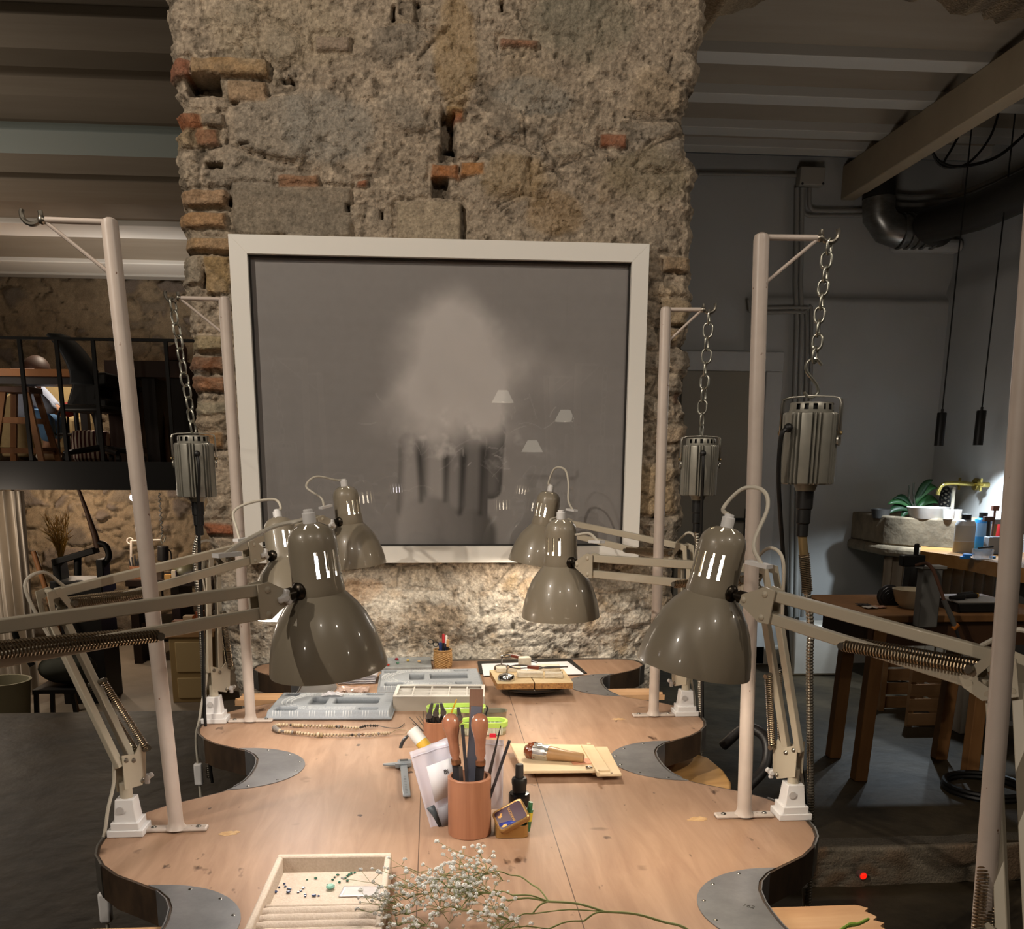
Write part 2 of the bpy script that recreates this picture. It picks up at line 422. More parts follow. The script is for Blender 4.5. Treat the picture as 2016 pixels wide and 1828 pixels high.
surf('wall_pier', np.concatenate([bl, front, br], 1), np.concatenate([cl, colr, cr], 1), M_STONE)
# the same wall carried over the right-hand opening: only the ragged crown of the arch dips into view
nx2, nz2 = 150, 26
u = np.linspace(0, 1, nx2); ax = .70+u*3.0
def arch_z(px, y): return ony(px, y, PY+.36)
AP = [arch_z(*p) for p in [(1392, 62), (1402, 30), (1440, 14), (1500, 0), (1600, -22), (1720, -22), (1850, -6), (1890, 18), (1920, 16), (1960, 32), (2016, 42), (2120, 110), (2260, 240), (2420, 430)]]
az = np.interp(ax, [p.x for p in AP], [p.z for p in AP])+(fbm(ax*16, ax*0, 4, 111)-.5)*.03
vv = np.linspace(0, 1, nz2)**1.6
ZZ = az[None]+(3.4-az[None])*vv[:, None]; XX = np.repeat(ax[None], nz2, 0)
h2, c2, _ = masonry(XX, ZZ, .2, .12, 5, ['#94866f', '#857c6d', '#a08c6c', '#777062'], '#b4a287')
fr = np.stack([XX, PY+.03-h2, ZZ], -1)
un = fr[:1].repeat(3, 0).copy(); un[:, :, 1] += np.array([.36, .18, .05])[:, None]; un[:, :, 2] += -.03*np.array([0., .5, 1])[:, None]*0+(fbm(un[:, :, 0]*20, un[:, :, 1]*20, 3, 113)-.5)*.04
surf('wall_arch', np.concatenate([un, fr], 0), np.concatenate([c2[:1].repeat(3, 0), c2], 0), M_STONE)

# ---------------------------------------------------------------- floors
def slab(name, x0, x1, y0, y1, z, t, m): return struct(name, MB().b2((x0, y0, z-t), (x1, y1, z)), m, smooth=False)
slab('floor', -7, .2, -9, LOW_Y, -.16, .2, M_CONC)
slab('floor', .2, 7, -9, STEP_Y, -.16, .2, M_CONC)
slab('floor', .2, 7, STEP_Y+.02, WALL_Y+.1, 0, .3, M_CONC)
slab('floor', -9, .2, LOW_Y, FAR_Y+.2, -.6, .2, M_CONC2)
# rough masonry riser of the step
xs = np.linspace(.2, 7, 260); zs = np.concatenate([np.linspace(-.162, -.012, 26), [-.004, .0015, .002]])
XX, ZZ = np.meshgrid(xs, zs); h3, c3, _ = masonry(XX, ZZ, .26, .17, 8, ['#8a7058', '#7a6550', '#94836f', '#86725e'], '#8e8474')
YY = STEP_Y-h3*.5+(fbm(XX*3, ZZ*0, 3, 121)-.5)*.05
YY[-3] += .005; YY[-2] += .03; YY[-1] += .10
c3[-2:] = C3('#5d564c')
surf('trim_1', np.stack([XX, YY, ZZ], -1), c3, M_STONE)

# ---------------------------------------------------------------- right-hand room
RX = ony(1838, 900, WALL_Y).x                     # its far corner
def wallbox(name, lo, hi, m): return struct(name, MB().b2(lo, hi), m, smooth=False)
gx, gz = np.meshgrid(np.linspace(.2, RX+.02, 170), np.linspace(-.02, CEIL+.05, 170))
ledge = ony(1600, 585, WALL_Y).z; x_l = ony(1476, 590, WALL_Y).x; x_r = ony(1852, 590, WALL_Y).x
wv = .03*(fbm(gx*2.2, gz*.3, 3, 131)-.5)
blk = sstep(ledge+.005+wv+.012, ledge-.02+wv, gz)*sstep(x_l-.01, x_l+.01, gx)      # lower plaster stands proud: a ledge
bulge = .012*(fbm(gx*1.4, gz*1.4, 3, 133)-.5)
surf('wall_back', np.stack([gx, WALL_Y-blk*.05-bulge, gz], -1), np.ones(gx.shape+(3,))*C3('#b4b4b1')*(1+.10*(fbm(gx*4, gz*4, 4, 135)-.5))[..., None], mat('plaster_vc', '#b4b4b1', .8, vcol='Col', bump=.003, bscale=14))
gy, gz = np.meshgrid(np.linspace(WALL_Y+.02, 2.9, 150), np.linspace(-.02, CEIL+.05, 150))
bulge = .05*(fbm(gy*1.1, gz*1.1, 3, 137)-.5)+.03*sstep(2.75, 2.6, gz)
surf('wall_right', np.stack([RX-bulge, gy, gz], -1), np.ones(gy.shape+(3,))*C3('#b6b7b6')*(1+.10*(fbm(gy*4, gz*4, 4, 139)-.5))[..., None], MATS['plaster_vc'])
slab('ceiling', .2, RX+.1, PY+.35, WALL_Y+.1, CEIL+.25, .1, M_CEIL)
mid = MB().b2((-.1, PY+.3, -.6), (.1, FAR_Y, CEIL+.3)); struct('wall_middle', mid, M_DARK, smooth=False)
# joists run across the room, carried by one deep beam that runs to the far wall
JY = []
for (px, py) in [(1500, 118), (1500, 197), (1500, 262), (1500, 297)]:
    JY.append(onz(px, py, CEIL).y)
for i, y in enumerate(JY):
    struct('ceiling_joist', MB().b2((.15, y-.07, CEIL), (RX+.05, y+.07, CEIL+.16)), M_JOIST, bevel=.004)
    struct('ceiling_vault', MB().grid(lambda u, v: V((.15+u*(RX-.1), y+.07+v*((JY[i+1] if i+1 < len(JY) else WALL_Y)-y-.14), CEIL+.05+.07*sin(pi*v))), 1, 10), M_CEIL)
struct('ceiling_vault', MB().grid(lambda u, v: V((.15+u*(RX-.1), PY+.4+v*(JY[0]-.07-PY-.4), CEIL+.05+.07*sin(pi*v))), 1, 10), M_CEIL)
bx = V((2.77, 0, 3.19))
bw = .10
struct('ceiling_beam', MB().b2((bx.x, PY+.45, bx.z), (bx.x+bw, WALL_Y, CEIL)), M_BEAMC, bevel=.006)
skz = .14
struct('baseboard_back', MB().b2((.2, WALL_Y-.075, 0), (RX, WALL_Y-.03, skz)), M_WHITE, bevel=.006)

# ---------------------------------------------------------------- left-hand rooms: upper storey and the lower workshop
xs = np.linspace(-8.5, 0, 520); zs = np.linspace(-.62, CEIL+.4, 260); XX, ZZ = np.meshgrid(xs, zs)
h4, c4, _ = masonry(XX, ZZ, .52, .24, 15, ['#6f6456', '#7b6c58', '#655c52', '#80705a', '#6a6058'], '#8a7a64')
surf('wall_left', np.stack([XX, FAR_Y-h4*2.4, ZZ], -1), c4, M_STONE)
LC = 3.30
slab('ceiling', -9, .1, PY+.3, FAR_Y+.2, LC+.22, .1, M_CEIL)
def lbeam(y0, y1, z0, m): struct('ceiling_joist', MB().b2((-9, y0, z0), (.1, y1, LC+.15)), m, bevel=.01)
rows = [(30, 100, M_CEIL), (152, 192, M_CEIL), (258, 306, M_JOISTB), (355, 400, M_CEIL), (442, 467, M_JOISTW), (517, 538, M_JOISTW)]
prev = PY+.3
for a, b, m in rows:
    y0 = onz(150, a, LC).y; y1 = onz(150, b, LC).y
    lbeam(y0, y1, LC, m)
    struct('ceiling_vault', MB().grid(lambda u, v: V((-9+u*9.1, prev+v*(y0-prev), LC+.04+.09*sin(pi*v))), 1, 10), M_CEIL)
    prev = y1
struct('ceiling_vault', MB().grid(lambda u, v: V((-9+u*9.1, prev+v*(FAR_Y-prev), LC+.04+.05*sin(pi*v))), 1, 10), M_CEIL)
struct('trim_2', MB().b2((-9, FAR_Y-.25, LC-.02), (.1, FAR_Y-.05, LC+.14)), M_JOIST, bevel=.01)

# ---------------------------------------------------------------- the room the photographer stands in (behind the lens)
wallbox('wall_left', (-7.1, -9, -.3), (-7, FAR_Y, 3.8), M_DARK)
wallbox('wall_right', (7, -9, -.3), (7.1, PY+.4, 3.8), M_DARK)
wallbox('wall_front', (-7.1, -9.1, -.3), (7.1, -9, 3.8), M_DARK)
wallbox('ceiling', (-7.1, -9, 3.4), (7.1, PY+.4, 3.5), M_CEIL)
wallbox('wall_arch', (3.3, PY, -.16), (7, PY+.45, 3.4), M_DARK)
# ================================================================ jeweller's workbench
BX, HW, PITCH, Y0 = .045, .545, .633, 1.427       # centre line, half width, lobe spacing, first visible lobe
M_BWOOD = None
def wood_nodes(name, c1, c2, c3, scale, rough, stretch, marks=False, bump=.0004):
    m = mat(name, c1, rough, spec=.35); nt = m.node_tree; N = nt.nodes; L = nt.links; b = N['Principled BSDF']
    tc = N.new('ShaderNodeTexCoord'); mp = N.new('ShaderNodeMapping'); mp.inputs['Scale'].default_value = stretch
    L.new(tc.outputs['Object'], mp.inputs['Vector'])
    t = N.new('ShaderNodeTexNoise'); t.inputs['Scale'].default_value = scale; t.inputs['Detail'].default_value = 8; t.inputs['Roughness'].default_value = .62; t.inputs['Distortion'].default_value = .6
    L.new(mp.outputs[0], t.inputs['Vector'])
    cr = N.new('ShaderNodeValToRGB'); e = cr.color_ramp.elements
    e[0].position = .3; e[0].color = lin(c1); e[1].position = .7; e[1].color = lin(c3); x = e.new(.5); x.color = lin(c2)
    L.new(t.outputs['Fac'], cr.inputs['Fac']); out = cr.outputs['Color']
    t2 = N.new('ShaderNodeTexNoise'); t2.inputs['Scale'].default_value = 3.2; t2.inputs['Detail'].default_value = 5; L.new(tc.outputs['Object'], t2.inputs['Vector'])
    mx = N.new('ShaderNodeMix'); mx.data_type = 'RGBA'; mx.blend_type = 'MULTIPLY'; mx.inputs[0].default_value = .55
    mr = N.new('ShaderNodeMapRange'); mr.inputs['From Min'].default_value = .3; mr.inputs['From Max'].default_value = .7; mr.inputs['To Min'].default_value = .72; mr.inputs['To Max'].default_value = 1.15
    L.new(t2.outputs['Fac'], mr.inputs['Value']); L.new(out, mx.inputs[6]); L.new(mr.outputs[0], mx.inputs[7]); out = mx.outputs[2]
    if marks:        # scorch marks, nicks and stains of use
        for sc, lo, colr, st in ((16, .695, '#4a3222', (1.6, .7, 1)), (42, .70, '#3c2a1e', (1, .45, 1)), (9, .72, '#5d4533', (1, 1, 1))):
            mp2 = N.new('ShaderNodeMapping'); mp2.inputs['Scale'].default_value = st; mp2.inputs['Location'].default_value = (sc, 3, 0); L.new(tc.outputs['Object'], mp2.inputs['Vector'])
            t3 = N.new('ShaderNodeTexNoise'); t3.inputs['Scale'].default_value = sc; t3.inputs['Detail'].default_value = 3; L.new(mp2.outputs[0], t3.inputs['Vector'])
            r3 = N.new('ShaderNodeMapRange'); r3.inputs['From Min'].default_value = lo; r3.inputs['From Max'].default_value = lo+.05; L.new(t3.outputs['Fac'], r3.inputs['Value'])
            m3 = N.new('ShaderNodeMix'); m3.data_type = 'RGBA'; m3.inputs[7].default_value = lin(colr)
            L.new(r3.outputs[0], m3.inputs[0]); L.new(out, m3.inputs[6]); out = m3.outputs[2]
        mp4 = N.new('ShaderNodeMapping'); mp4.inputs['Location'].default_value = (5, 1, 0); L.new(tc.outputs['Object'], mp4.inputs['Vector'])
        sx = N.new('ShaderNodeSeparateXYZ'); L.new(tc.outputs['Object'], sx.inputs[0])
        for xo in (onz(824, 1680).x-BX, onz(1090, 1640).x-BX):      # plank joints along the bench
            sb = N.new('ShaderNodeMath'); sb.operation = 'SUBTRACT'; sb.inputs[1].default_value = xo; L.new(sx.outputs['X'], sb.inputs[0])
            ab = N.new('ShaderNodeMath'); ab.operation = 'ABSOLUTE'; L.new(sb.outputs[0], ab.inputs[0])
            ls = N.new('ShaderNodeMath'); ls.operation = 'LESS_THAN'; ls.inputs[1].default_value = .0007; L.new(ab.outputs[0], ls.inputs[0])
            m3 = N.new('ShaderNodeMix'); m3.data_type = 'RGBA'; m3.inputs[7].default_value = lin('#4a3424'); L.new(ls.outputs[0], m3.inputs[0]); L.new(out, m3.inputs[6]); out = m3.outputs[2]
    L.new(out, b.inputs['Base Color'])
    if bump:
        bp = N.new('ShaderNodeBump'); bp.inputs['Strength'].default_value = 1; bp.inputs['Distance'].default_value = bump
        L.new(t.outputs['Fac'], bp.inputs['Height']); L.new(bp.outputs['Normal'], b.inputs['Normal'])
    return m
M_BENCH = wood_nodes('bench_beech', '#8f705a', '#9c7d66', '#a98a72', 34, .5, (1, .12, 1), marks=True)
M_LIGHTW = wood_nodes('pale_ash', '#c79a5f', '#d8b079', '#e2c08d', 9, .5, (1, .12, 1))
M_PEG = wood_nodes('pine_peg', '#b78b63', '#caa077', '#d6b18b', 16, .6, (.15, 1, 1))
M_OAK = wood_nodes('brown_oak', '#5f3d1e', '#73491f', '#80562b', 14, .5, (1, 1, .12))
M_COUNTER = wood_nodes('counter_oak', '#8a5f2f', '#9c6f3b', '#a97d48', 10, .45, (.15, 1, 1))
M_ZINC = mat('zinc_sheet', '#77787a', .36, metal=.6, col2='#98989a', vscale=14, vdetail=8, bump=.0003, bscale=60)
M_RIM = mat('bench_edge_dark', '#2a211b', .55, col2='#4d3c2c', vscale=22, vdetail=6, stretch=(1, 1, .4))
M_RIMS = mat('bench_edge_steel', '#5a5752', .4, metal=.6, col2='#7d7870', vscale=25)
M_SCREW = mat('steel_screw', '#6d6a65', .35, metal=1)
M_UNDER = mat('bench_underframe', '#1d1916', .6)

def side_profile(y):
    """half width of the bench at y, and where the bays are"""
    t = (y-Y0)/PITCH; t = t-round(t)               # 0 at a lobe tip, +-.5 in the middle of a bay
    return t
# one lobe-to-lobe outline on the right side, from the photographed points (offsets from the centre line / lobe centre)
HALF = [(.0, .548), (.035, .546), (.07, .537), (.105, .518), (.138, .490), (.170, .448), (.195, .417), (.222, .397), (.25, .386), (.285, .381), (.3165, .380)]
def lobe_half(sgn):
    return HALF
def outline_side():
    pts = []
    for k in range(-2, 3):                           # lobes, near to far
        yc = Y0+k*PITCH
        for dy, w in reversed(HALF):
            if dy < .3165: pts.append((w, yc-dy))
        for dy, w in HALF[1:]: pts.append((w, yc+dy))
    return pts
YB = 2.705; YN = .42
side = [(w, y) for w, y in outline_side() if YN+.05 < y < 2.65]
side = [(.36, YN), (.40, YN+.03)]+side+[(.535, 2.66), (.525, 2.685), (.505, 2.70), (.47, YB)]
outl = [(BX+w, y) for w, y in side]+[(BX-w, y) for w, y in reversed(side)]
bench = thing('workbench', "jeweller's shared workbench with scalloped bays and a worn plywood top", 'workbench', (BX, Y0, -.16))
tb = MB(); tb.prism([(x, y, TZ-.045) for x, y in outl], (0, 0, .045)); obj('tabletop', tb, M_BENCH, bench, smooth=False)
# dark edging band; steel straps wrap the lobe tips
def band(name, pts, z0, z1, t, m, lab=None):
    mb = MB(); n = len(pts); P = [V((x, y, 0)) for x, y in pts]; Nn = []
    for i in range(n):
        d = (P[min(i+1, n-1)]-P[max(i-1, 0)]).normalized(); Nn.append(V((d.y, -d.x, 0)))
    vs = []
    for p, q in zip(P, Nn):
        for o, z in ((0, z0), (t, z0), (t, z1), (0, z1)): vs.append((p.x+q.x*o, p.y+q.y*o, z))
    fs = []
    for i in range(n-1):
        for k in range(4): fs.append((i*4+k, i*4+(k+1) % 4, i*4+4+(k+1) % 4, i*4+4+k))
    fs += [(0, 1, 2, 3), tuple((n-1)*4+k for k in (3, 2, 1, 0))]
    mb.add(vs, fs); return obj(name, mb, m, bench, label=lab)
rightp = [(BX+w, y) for w, y in side]; leftp = [(BX-w, y) for w, y in reversed(side)]
band('edge_band', rightp, TZ-.052, TZ-.0005, .004, M_RIM); band('edge_band', leftp, TZ-.052, TZ-.0005, .004, M_RIM)
band('edge_band', [(BX+.47, YB), (BX-.47, YB)], TZ-.05, TZ+.004, .004, M_RIMS)
for k in range(-1, 3):
    yc = Y0+k*PITCH
    for s in (1, -1):
        seg = [(BX+s*w, y) for w, y in side if abs(y-yc) < (.115 if k < 2 else .14) and y < 2.71]
        if s < 0: seg = seg[::-1]
        if k == 2: seg = [(x, y) for x, y in seg if y > 2.58]
        band('edge_strap', [(x+s*.004, y) for x, y in seg], TZ-.05, TZ+.002, .0025, M_RIMS, 'grey steel strap round the lobe tip')
# zinc plates in the bays, each with the number scratched by use left plain; bench pegs below
for k in range(-1, 2):
    yb = Y0+(k+.5)*PITCH
    for s in (1, -1):
        inner = [(BX+s*(w+.0005), y) for w, y in side if -.108 < y-yb < .133]
        wt_ = lambda yy: np.interp(yy, [q[1] for q in side[2:-3]], [q[0] for q in side[2:-3]])+.0005
        inner = [(BX+s*wt_(yb-.112), yb-.112)]+inner+[(BX+s*wt_(yb+.137), yb+.137)]
        arc = [(BX+s*(.420-.128*cos(a)), yb+.0125+.1245*sin(a)) for a in np.linspace(-pi/2, pi/2, 30)]
        arc[0] = inner[0]; arc[-1] = inner[-1]
        poly = inner+arc[::-1][1:-1]
        pb = MB(); pb.prism([(x, y, TZ+.0002) for x, y in poly], (0, 0, .0012)); obj('bay_plate', pb, M_ZINC, bench, smooth=False)
        lip = [(BX+s*w, y) for w, y in side if -.12 < y-yb < .145]
        if s < 0: lip = lip[::-1]
        band('bay_lining', [(x+s*.0045, y) for x, y in lip], TZ-.05, TZ+.0014, .0015, M_ZINC, 'zinc lining turned down into the bay')
        for a in np.linspace(-1.2, 1.2, 6):
            q = (BX+s*(.420-.119*cos(a)), yb+.0125+.1155*sin(a))
            obj('nail', MB().lathe([(0, .0024), (.002, .0022), (.003, .0014)], (q[0], q[1], TZ), n=8), M_SCREW, bench)
        if k == 0: continue
        zb = TZ-.036; pg = MB(); x0 = .33; x1 = .535
        cut = random.Random(k*3+s+9)
        yb2 = yb+.024; end = [(x1+cut.uniform(-.010, .010), yb2+v) for v in np.linspace(-.034, .034, 9)]
        poly = [(x0, yb2-.036), (x1+.006, yb2-.036)]+end+[(x1-.014, yb2+.036), (x0, yb2+.036)]
        pg.prism([(BX+s*x, y, zb) for x, y in poly], (0, 0, .014)); obj('bench_peg', pg, M_PEG, bench, smooth=False, label='sawn wooden bench peg reaching into the bay')
ub = MB(); ub.b2((BX-.30, .6, TZ-.11), (BX+.30, 2.6, TZ-.05)); obj('underframe', ub, M_UNDER, bench)
for y in (.75, 1.43, 2.06, 2.58):
    for s in (1, -1):
        lg = MB().bar((BX+s*.27, y, -.16), (BX+s*.27, y, TZ-.06), .06, .06); obj('leg', lg, M_UNDER, bench, bevel=.004)
# pale filler patches beside the stand feet
for (px, py, rx, ry) in [(450, 1640, .018, .012), (1218, 1415, .016, .01), (1375, 1612, .02, .012)]:
    c = onz(px, py); pb = MB(); rr = random.Random(px)
    pb.prism([(c.x+rx*rr.uniform(.6, 1.1)*cos(a), c.y+ry*rr.uniform(.5, 1.1)*sin(a), TZ+.0001) for a in np.linspace(0, 2*pi, 22)[:-1]], (0, 0, .0003))
    obj('filler_patch', pb, mat('wood_filler', '#c9a87c', .8, col2='#b08a5c', vscale=90), bench, smooth=False)
# ================================================================ spring-arm lamps, stands, chains, hanging motors
M_LAMP = mat('taupe_enamel', '#857c6c', .34, spec=.4, coat=.5)
M_ARM = mat('beige_enamel', '#aea593', .4, spec=.4, coat=.2)
M_LIN = mat('lamp_white_lining', '#e9e4d8', .5)
M_CORDW = mat('white_cord', '#bdb6a8', .5)
M_CLAMP = mat('white_plastic', '#d9d7d6', .4)
M_DSTEEL = mat('dark_steel', '#3a342d', .3, metal=.9)
M_SPRING = mat('bronze_spring', '#8b7a63', .32, metal=.9)
M_BULB = mat('lamp_bulb_glow', '#ffffff', .5, emit='#fff0d8', estr=12)
M_BULBC = mat('lamp_bulb_cool_glow', '#ffffff', .5, emit='#f3f2ff', estr=12)
M_BOLT = mat('bolt_steel', '#8d877c', .3, metal=.9)

def arc_pts(a, b, c, n=8): return smoothpath([a, b, c], n)

def lamp(label, B, E, J, axis, cable, SL=.15, D=.155, lower=True, cool=False, group='spring-arm lamps along the bench', watts=3.4, twist=0):
    """B base on the bench, E elbow, J junction of cap and shade, axis = up direction of the shade"""
    B = V(B); E = V(E); J = V(J); A = V(axis).normalized(); s = D/.155
    t = thing('desk_lamp', label, 'lamp', B, group)
    inx = 1 if B.x < BX else -1                        # towards the middle of the bench
    # clamp block
    cb = MB(); cb.box(B+V((0, 0, .006)), (.054, .046, .011)); cb.box(B+V((0, 0, .017)), (.042, .042, .012))
    w0, w1 = .017, .0135
    vs = [B+V((i*w0, j*.017, .02)) for i, j in ((-1, -1), (1, -1), (1, 1), (-1, 1))]+[B+V((i*w1, j*.014, .058)) for i, j in ((-1, -1), (1, -1), (1, 1), (-1, 1))]
    cb.add(vs, [(3, 2, 1, 0), (4, 5, 6, 7)]+[(i, (i+1) % 4, 4+(i+1) % 4, 4+i) for i in range(4)])
    clamp = obj('clamp_block', cb, M_CLAMP, t, bevel=.0012)
    hb = MB().cyl(B+V((-.006, -.0176, .042)), B+V((-.006, -.0155, .042)), .006, 14); obj('plug', hb, mat('grey_plastic', '#b5b2b0', .5), clamp)
    # lower arm
    up0 = B+V((0, 0, .060))
    d1 = V((J.x-E.x, J.y-E.y, 0)).normalized()
    pv = up0+V((inx*.004, 0, .055))                   # pivots of the lower bars
    la = (E-pv).normalized(); side = V((d1.x, d1.y, 0)); side = (side-la*side.dot(la)).normalized()
    nrm = la.cross(side).normalized()
    if lower:
        pb = MB(); pb.cyl(B+V((0, 0, .055)), B+V((0, 0, .082)), .0095, 16); obj('pivot_post', pb, M_ARM, t)
        bp = MB()
        q = lambda u, w: up0+side*u+V((0, 0, w))
        poly = [q(-.010, .012), q(.026, .004), q(.036, .018), q(.040, .062), q(.030, .072), q(.016, .058), q(-.010, .066)]
        for k in (-1, 1): bp.prism([p+nrm*(k*.009-.0008) for p in poly], nrm*.0016)
        obj('base_bracket', bp, M_ARM, t)
        e1 = E-la*.012
        for u in (-.013, .013):
            ab = MB().bar(pv+side*u+V((0, 0, -.004)), e1+side*u, .010, .012, up=side); obj('arm_bar', ab, M_ARM, t, bevel=.0012)
        for k in (-1, 1):
            a = pv+side*.034+nrm*k*.012+V((0, 0, .004)); b = pv+la*.125+side*.017+nrm*k*.012
            sp = MB(); sp.helix(a, b, .0052, .0010, 38, 5, 9); obj('spring', sp, M_SPRING, t)
        obj('spring_pin', MB().cyl(pv+side*.034-nrm*.018+V((0, 0, .004)), pv+side*.034+nrm*.018+V((0, 0, .004)), .0042, 12), M_BOLT, t)
        obj('spring_pin', MB().cyl(pv+la*.125+side*.017-nrm*.018, pv+la*.125+side*.017+nrm*.018, .0042, 12), M_BOLT, t)
        for (u, w) in ((.027, .011), (-.003, .056), (.012, .050)): obj('bolt', MB().tube([q(u, w)-nrm*.0125, q(u, w)-nrm*.0105, q(u, w)+nrm*.0105, q(u, w)+nrm*.0125], [.002, .0042, .0042, .002], 10), M_BOLT, t)
        kc = q(.046, .010); kn = MB()
        for k in range(3):
            a = 2*pi*k/3+.5; kn.bar(kc, kc+V((cos(a)*.011, 0, sin(a)*.011)), .008, .006, up=V((0, 1, 0)))
        kn.cyl(kc+V((0, -.006, 0)), kc+V((0, .005, 0)), .0055, 12)
        obj('knob', kn, M_CLAMP, t, bevel=.002)
    # elbow bracket
    ua = (J-E).normalized(); w = (V((0, 0, 1))-ua*ua.z).normalized(); un = ua.cross(w).normalized()
    eb = MB()
    tri = [E+side*-.02-la*.02, E+side*.022-la*.02, E+ua*.052-w*.004, E+ua*.058+w*.012, E+ua*.040+w*.024, E+ua*-.008+w*.020]
    tri = [E-la*.024-side*.018, E-la*.024+side*.018, E+ua*.034-w*.022, E+ua*.040-w*.012, E+ua*.012+w*.026, E-ua*.012+w*.022]
    ce = E+ua*.006
    for k in (-1, 1):
        o = un*k*.011
        inn = [ce+(p-ce)*.48 for p in tri]; n = 6
        vs = [p+o for p in tri]+[p+o for p in inn]+[p+o*1.14 for p in tri]+[p+o*1.14 for p in inn]; fs = []
        for i in range(n):
            j = (i+1) % n
            fs += [(i, j, n+j, n+i), (2*n+i, 3*n+i, 3*n+j, 2*n+j), (i, 2*n+i, 2*n+j, j), (n+i, n+j, 3*n+j, 3*n+i)]
        eb.add(vs, fs)
    for p in (E-la*.018-side*.012, E-la*.018+side*.012, E+ua*.028-w*.016, E+ua*.006+w*.020):
        eb.cyl(p-un*.0135, p+un*.0135, .004, 10)
    obj('elbow_bracket', eb, M_ARM, t)
    # upper arm, head bracket
    SW = J+A*.008*s                                     # swivel on the cap
    out = (E-SW); out = (out-A*out.dot(A)).normalized()
    swv = SW+out*.036*s
    H = swv+out*.055*s
    u2 = (H-(E+ua*.02)); L2 = u2.length; u2.normalize()
    for o, nm in ((w*.017, 0), (-w*.017, 1)):
        a = E+ua*.014+o; b = H+o*.85
        obj('arm_bar', MB().bar(a, b, .011, .014, up=w), M_ARM, t, bevel=.0014)
    hbk = MB(); hp = [H+w*.022-ua*.014, H+w*.024+ua*.002, swv+out*.020+w*.006, swv+out*.018-w*.006, H-w*.022+ua*.004, H-w*.021-ua*.012]
    for k in (-1, 1): hbk.prism([p+un*(k*.0085-.001) for p in hp], un*.002)
    for p in (H+w*.015, H-w*.015, swv+out*.024): hbk.sphere(p+un*.0095, .0045, 10, (1, 1, .6), un); hbk.sphere(p-un*.0095, .0045, 10, (1, 1, .6), un)
    obj('head_bracket', hbk, M_ARM, t)
    sj = MB(); sj.cyl(SW+out*.028*s, swv+out*.03, .0052, 12); sj.sphere(SW+out*.033*s, .012*s, 14, (1, 1, .55), out); sj.cyl(swv+out*.010, swv+out*.022, .0085, 12); obj('swivel', sj, M_DSTEEL, t)
    kp = swv+out*.030; kn = MB()
    for k in range(3):
        a = 2*pi*k/3+.3; kn.bar(kp+un*.012, kp+un*.012+(w*cos(a)+ua*sin(a))*.011, .008, .006, up=un)
    kn.cyl(kp+un*.004, kp+un*.016, .0055, 12); obj('knob', kn, M_CLAMP, t, bevel=.002)
    for k in (-1, 1):
        a = E+ua*.03-w*.004+un*k*.013+w*.004; b = E+ua*.03+u2*SL-w*.017+un*k*.013
        sp = MB(); sp.helix(a, b, .0062, .0011, 40*SL/.15, 5, 9); obj('spring', sp, M_SPRING, t)
    b = E+ua*.03+u2*SL-w*.017; obj('spring_pin', MB().cyl(b-un*.02, b+un*.02, .0045, 12), M_BOLT, t); a = E+ua*.03; obj('spring_pin', MB().cyl(a-un*.02, a+un*.02, .0045, 12), M_BOLT, t)
    # shade: bell and slotted cap, real openings
    O = J
    bell = [(.031, .004), (.0335, .0), (.037, -.004), (.0475, -.016), (.0575, -.031), (.0655, -.049), (.0715, -.068), (.0755, -.086), (.0775, -.100), (.0775, -.1025)]
    bo = [(r*s, h*s) for r, h in bell]; bi = [((r-.0016)*s, h*s) for r, h in reversed(bell)]
    sb = MB(); sb.lathe(bo, O, A, 56); sb.cur = 1; sb.lathe([bo[-1]]+bi, O, A, 56)
    shade = obj('shade', sb, [M_LAMP, M_LIN], t, ang=60)
    cap = [(.0335, -.001), (.034, .004), (.033, .012), (.0322, .020), (.0320, .0225), (.0316, .056), (.031, .068), (.0285, .077), (.0225, .0845), (.0135, .089), (.006, .090)]
    X = out
    n = 45
    def skip(i, k):
        kk = (k+n//2) % n-n//2                       # slots stay clear of the swivel
        if i == 4: return abs(kk) in (6, 9, 12, 15, 18, 21)
        if i == 8: return abs(kk) % 6 == 3
        return False
    cb = MB(); cb.lathe([(r*s, h*s) for r, h in cap], O, A, n, skip, X); cb.cur = 1; cb.lathe([((r-.0014)*s, h*s) for r, h in cap], O, A, n, skip, X)
    capo = obj('cap', cb, [M_LAMP, M_LIN], t, ang=50)
    gl = MB(); top = O+A*.089*s; gl.cyl(top, top+A*.014*s, .0085*s, 16); gl.cyl(top+A*.012*s, top+A*.018*s, .0062*s, 12); obj('cable_gland', gl, M_CLAMP, t, bevel=.0008)
    bu = MB(); bu.sphere(O+A*-.035*s, .026*s, 18, (1, 1, 1.05), A); bu.lathe([(.020*s, -.022*s), (.0135*s, .004*s), (.0135*s, .045*s), (.004*s, .046*s)], O, A, 18); obj('bulb', bu, M_BULBC if cool else M_BULB, t)
    # cord
    pts = [top+A*.016*s]+[V(p) for p in cable]
    obj('cord', MB().tube(smoothpath(pts, 7), .0027, 8), M_CORDW, t)
    for q0 in (.10,):
        cl = MB().bar(V(cable[-1])-ua*.012, V(cable[-1])+ua*.022, .013, .005, up=w); obj('cord_clip', cl, M_CLAMP, t)
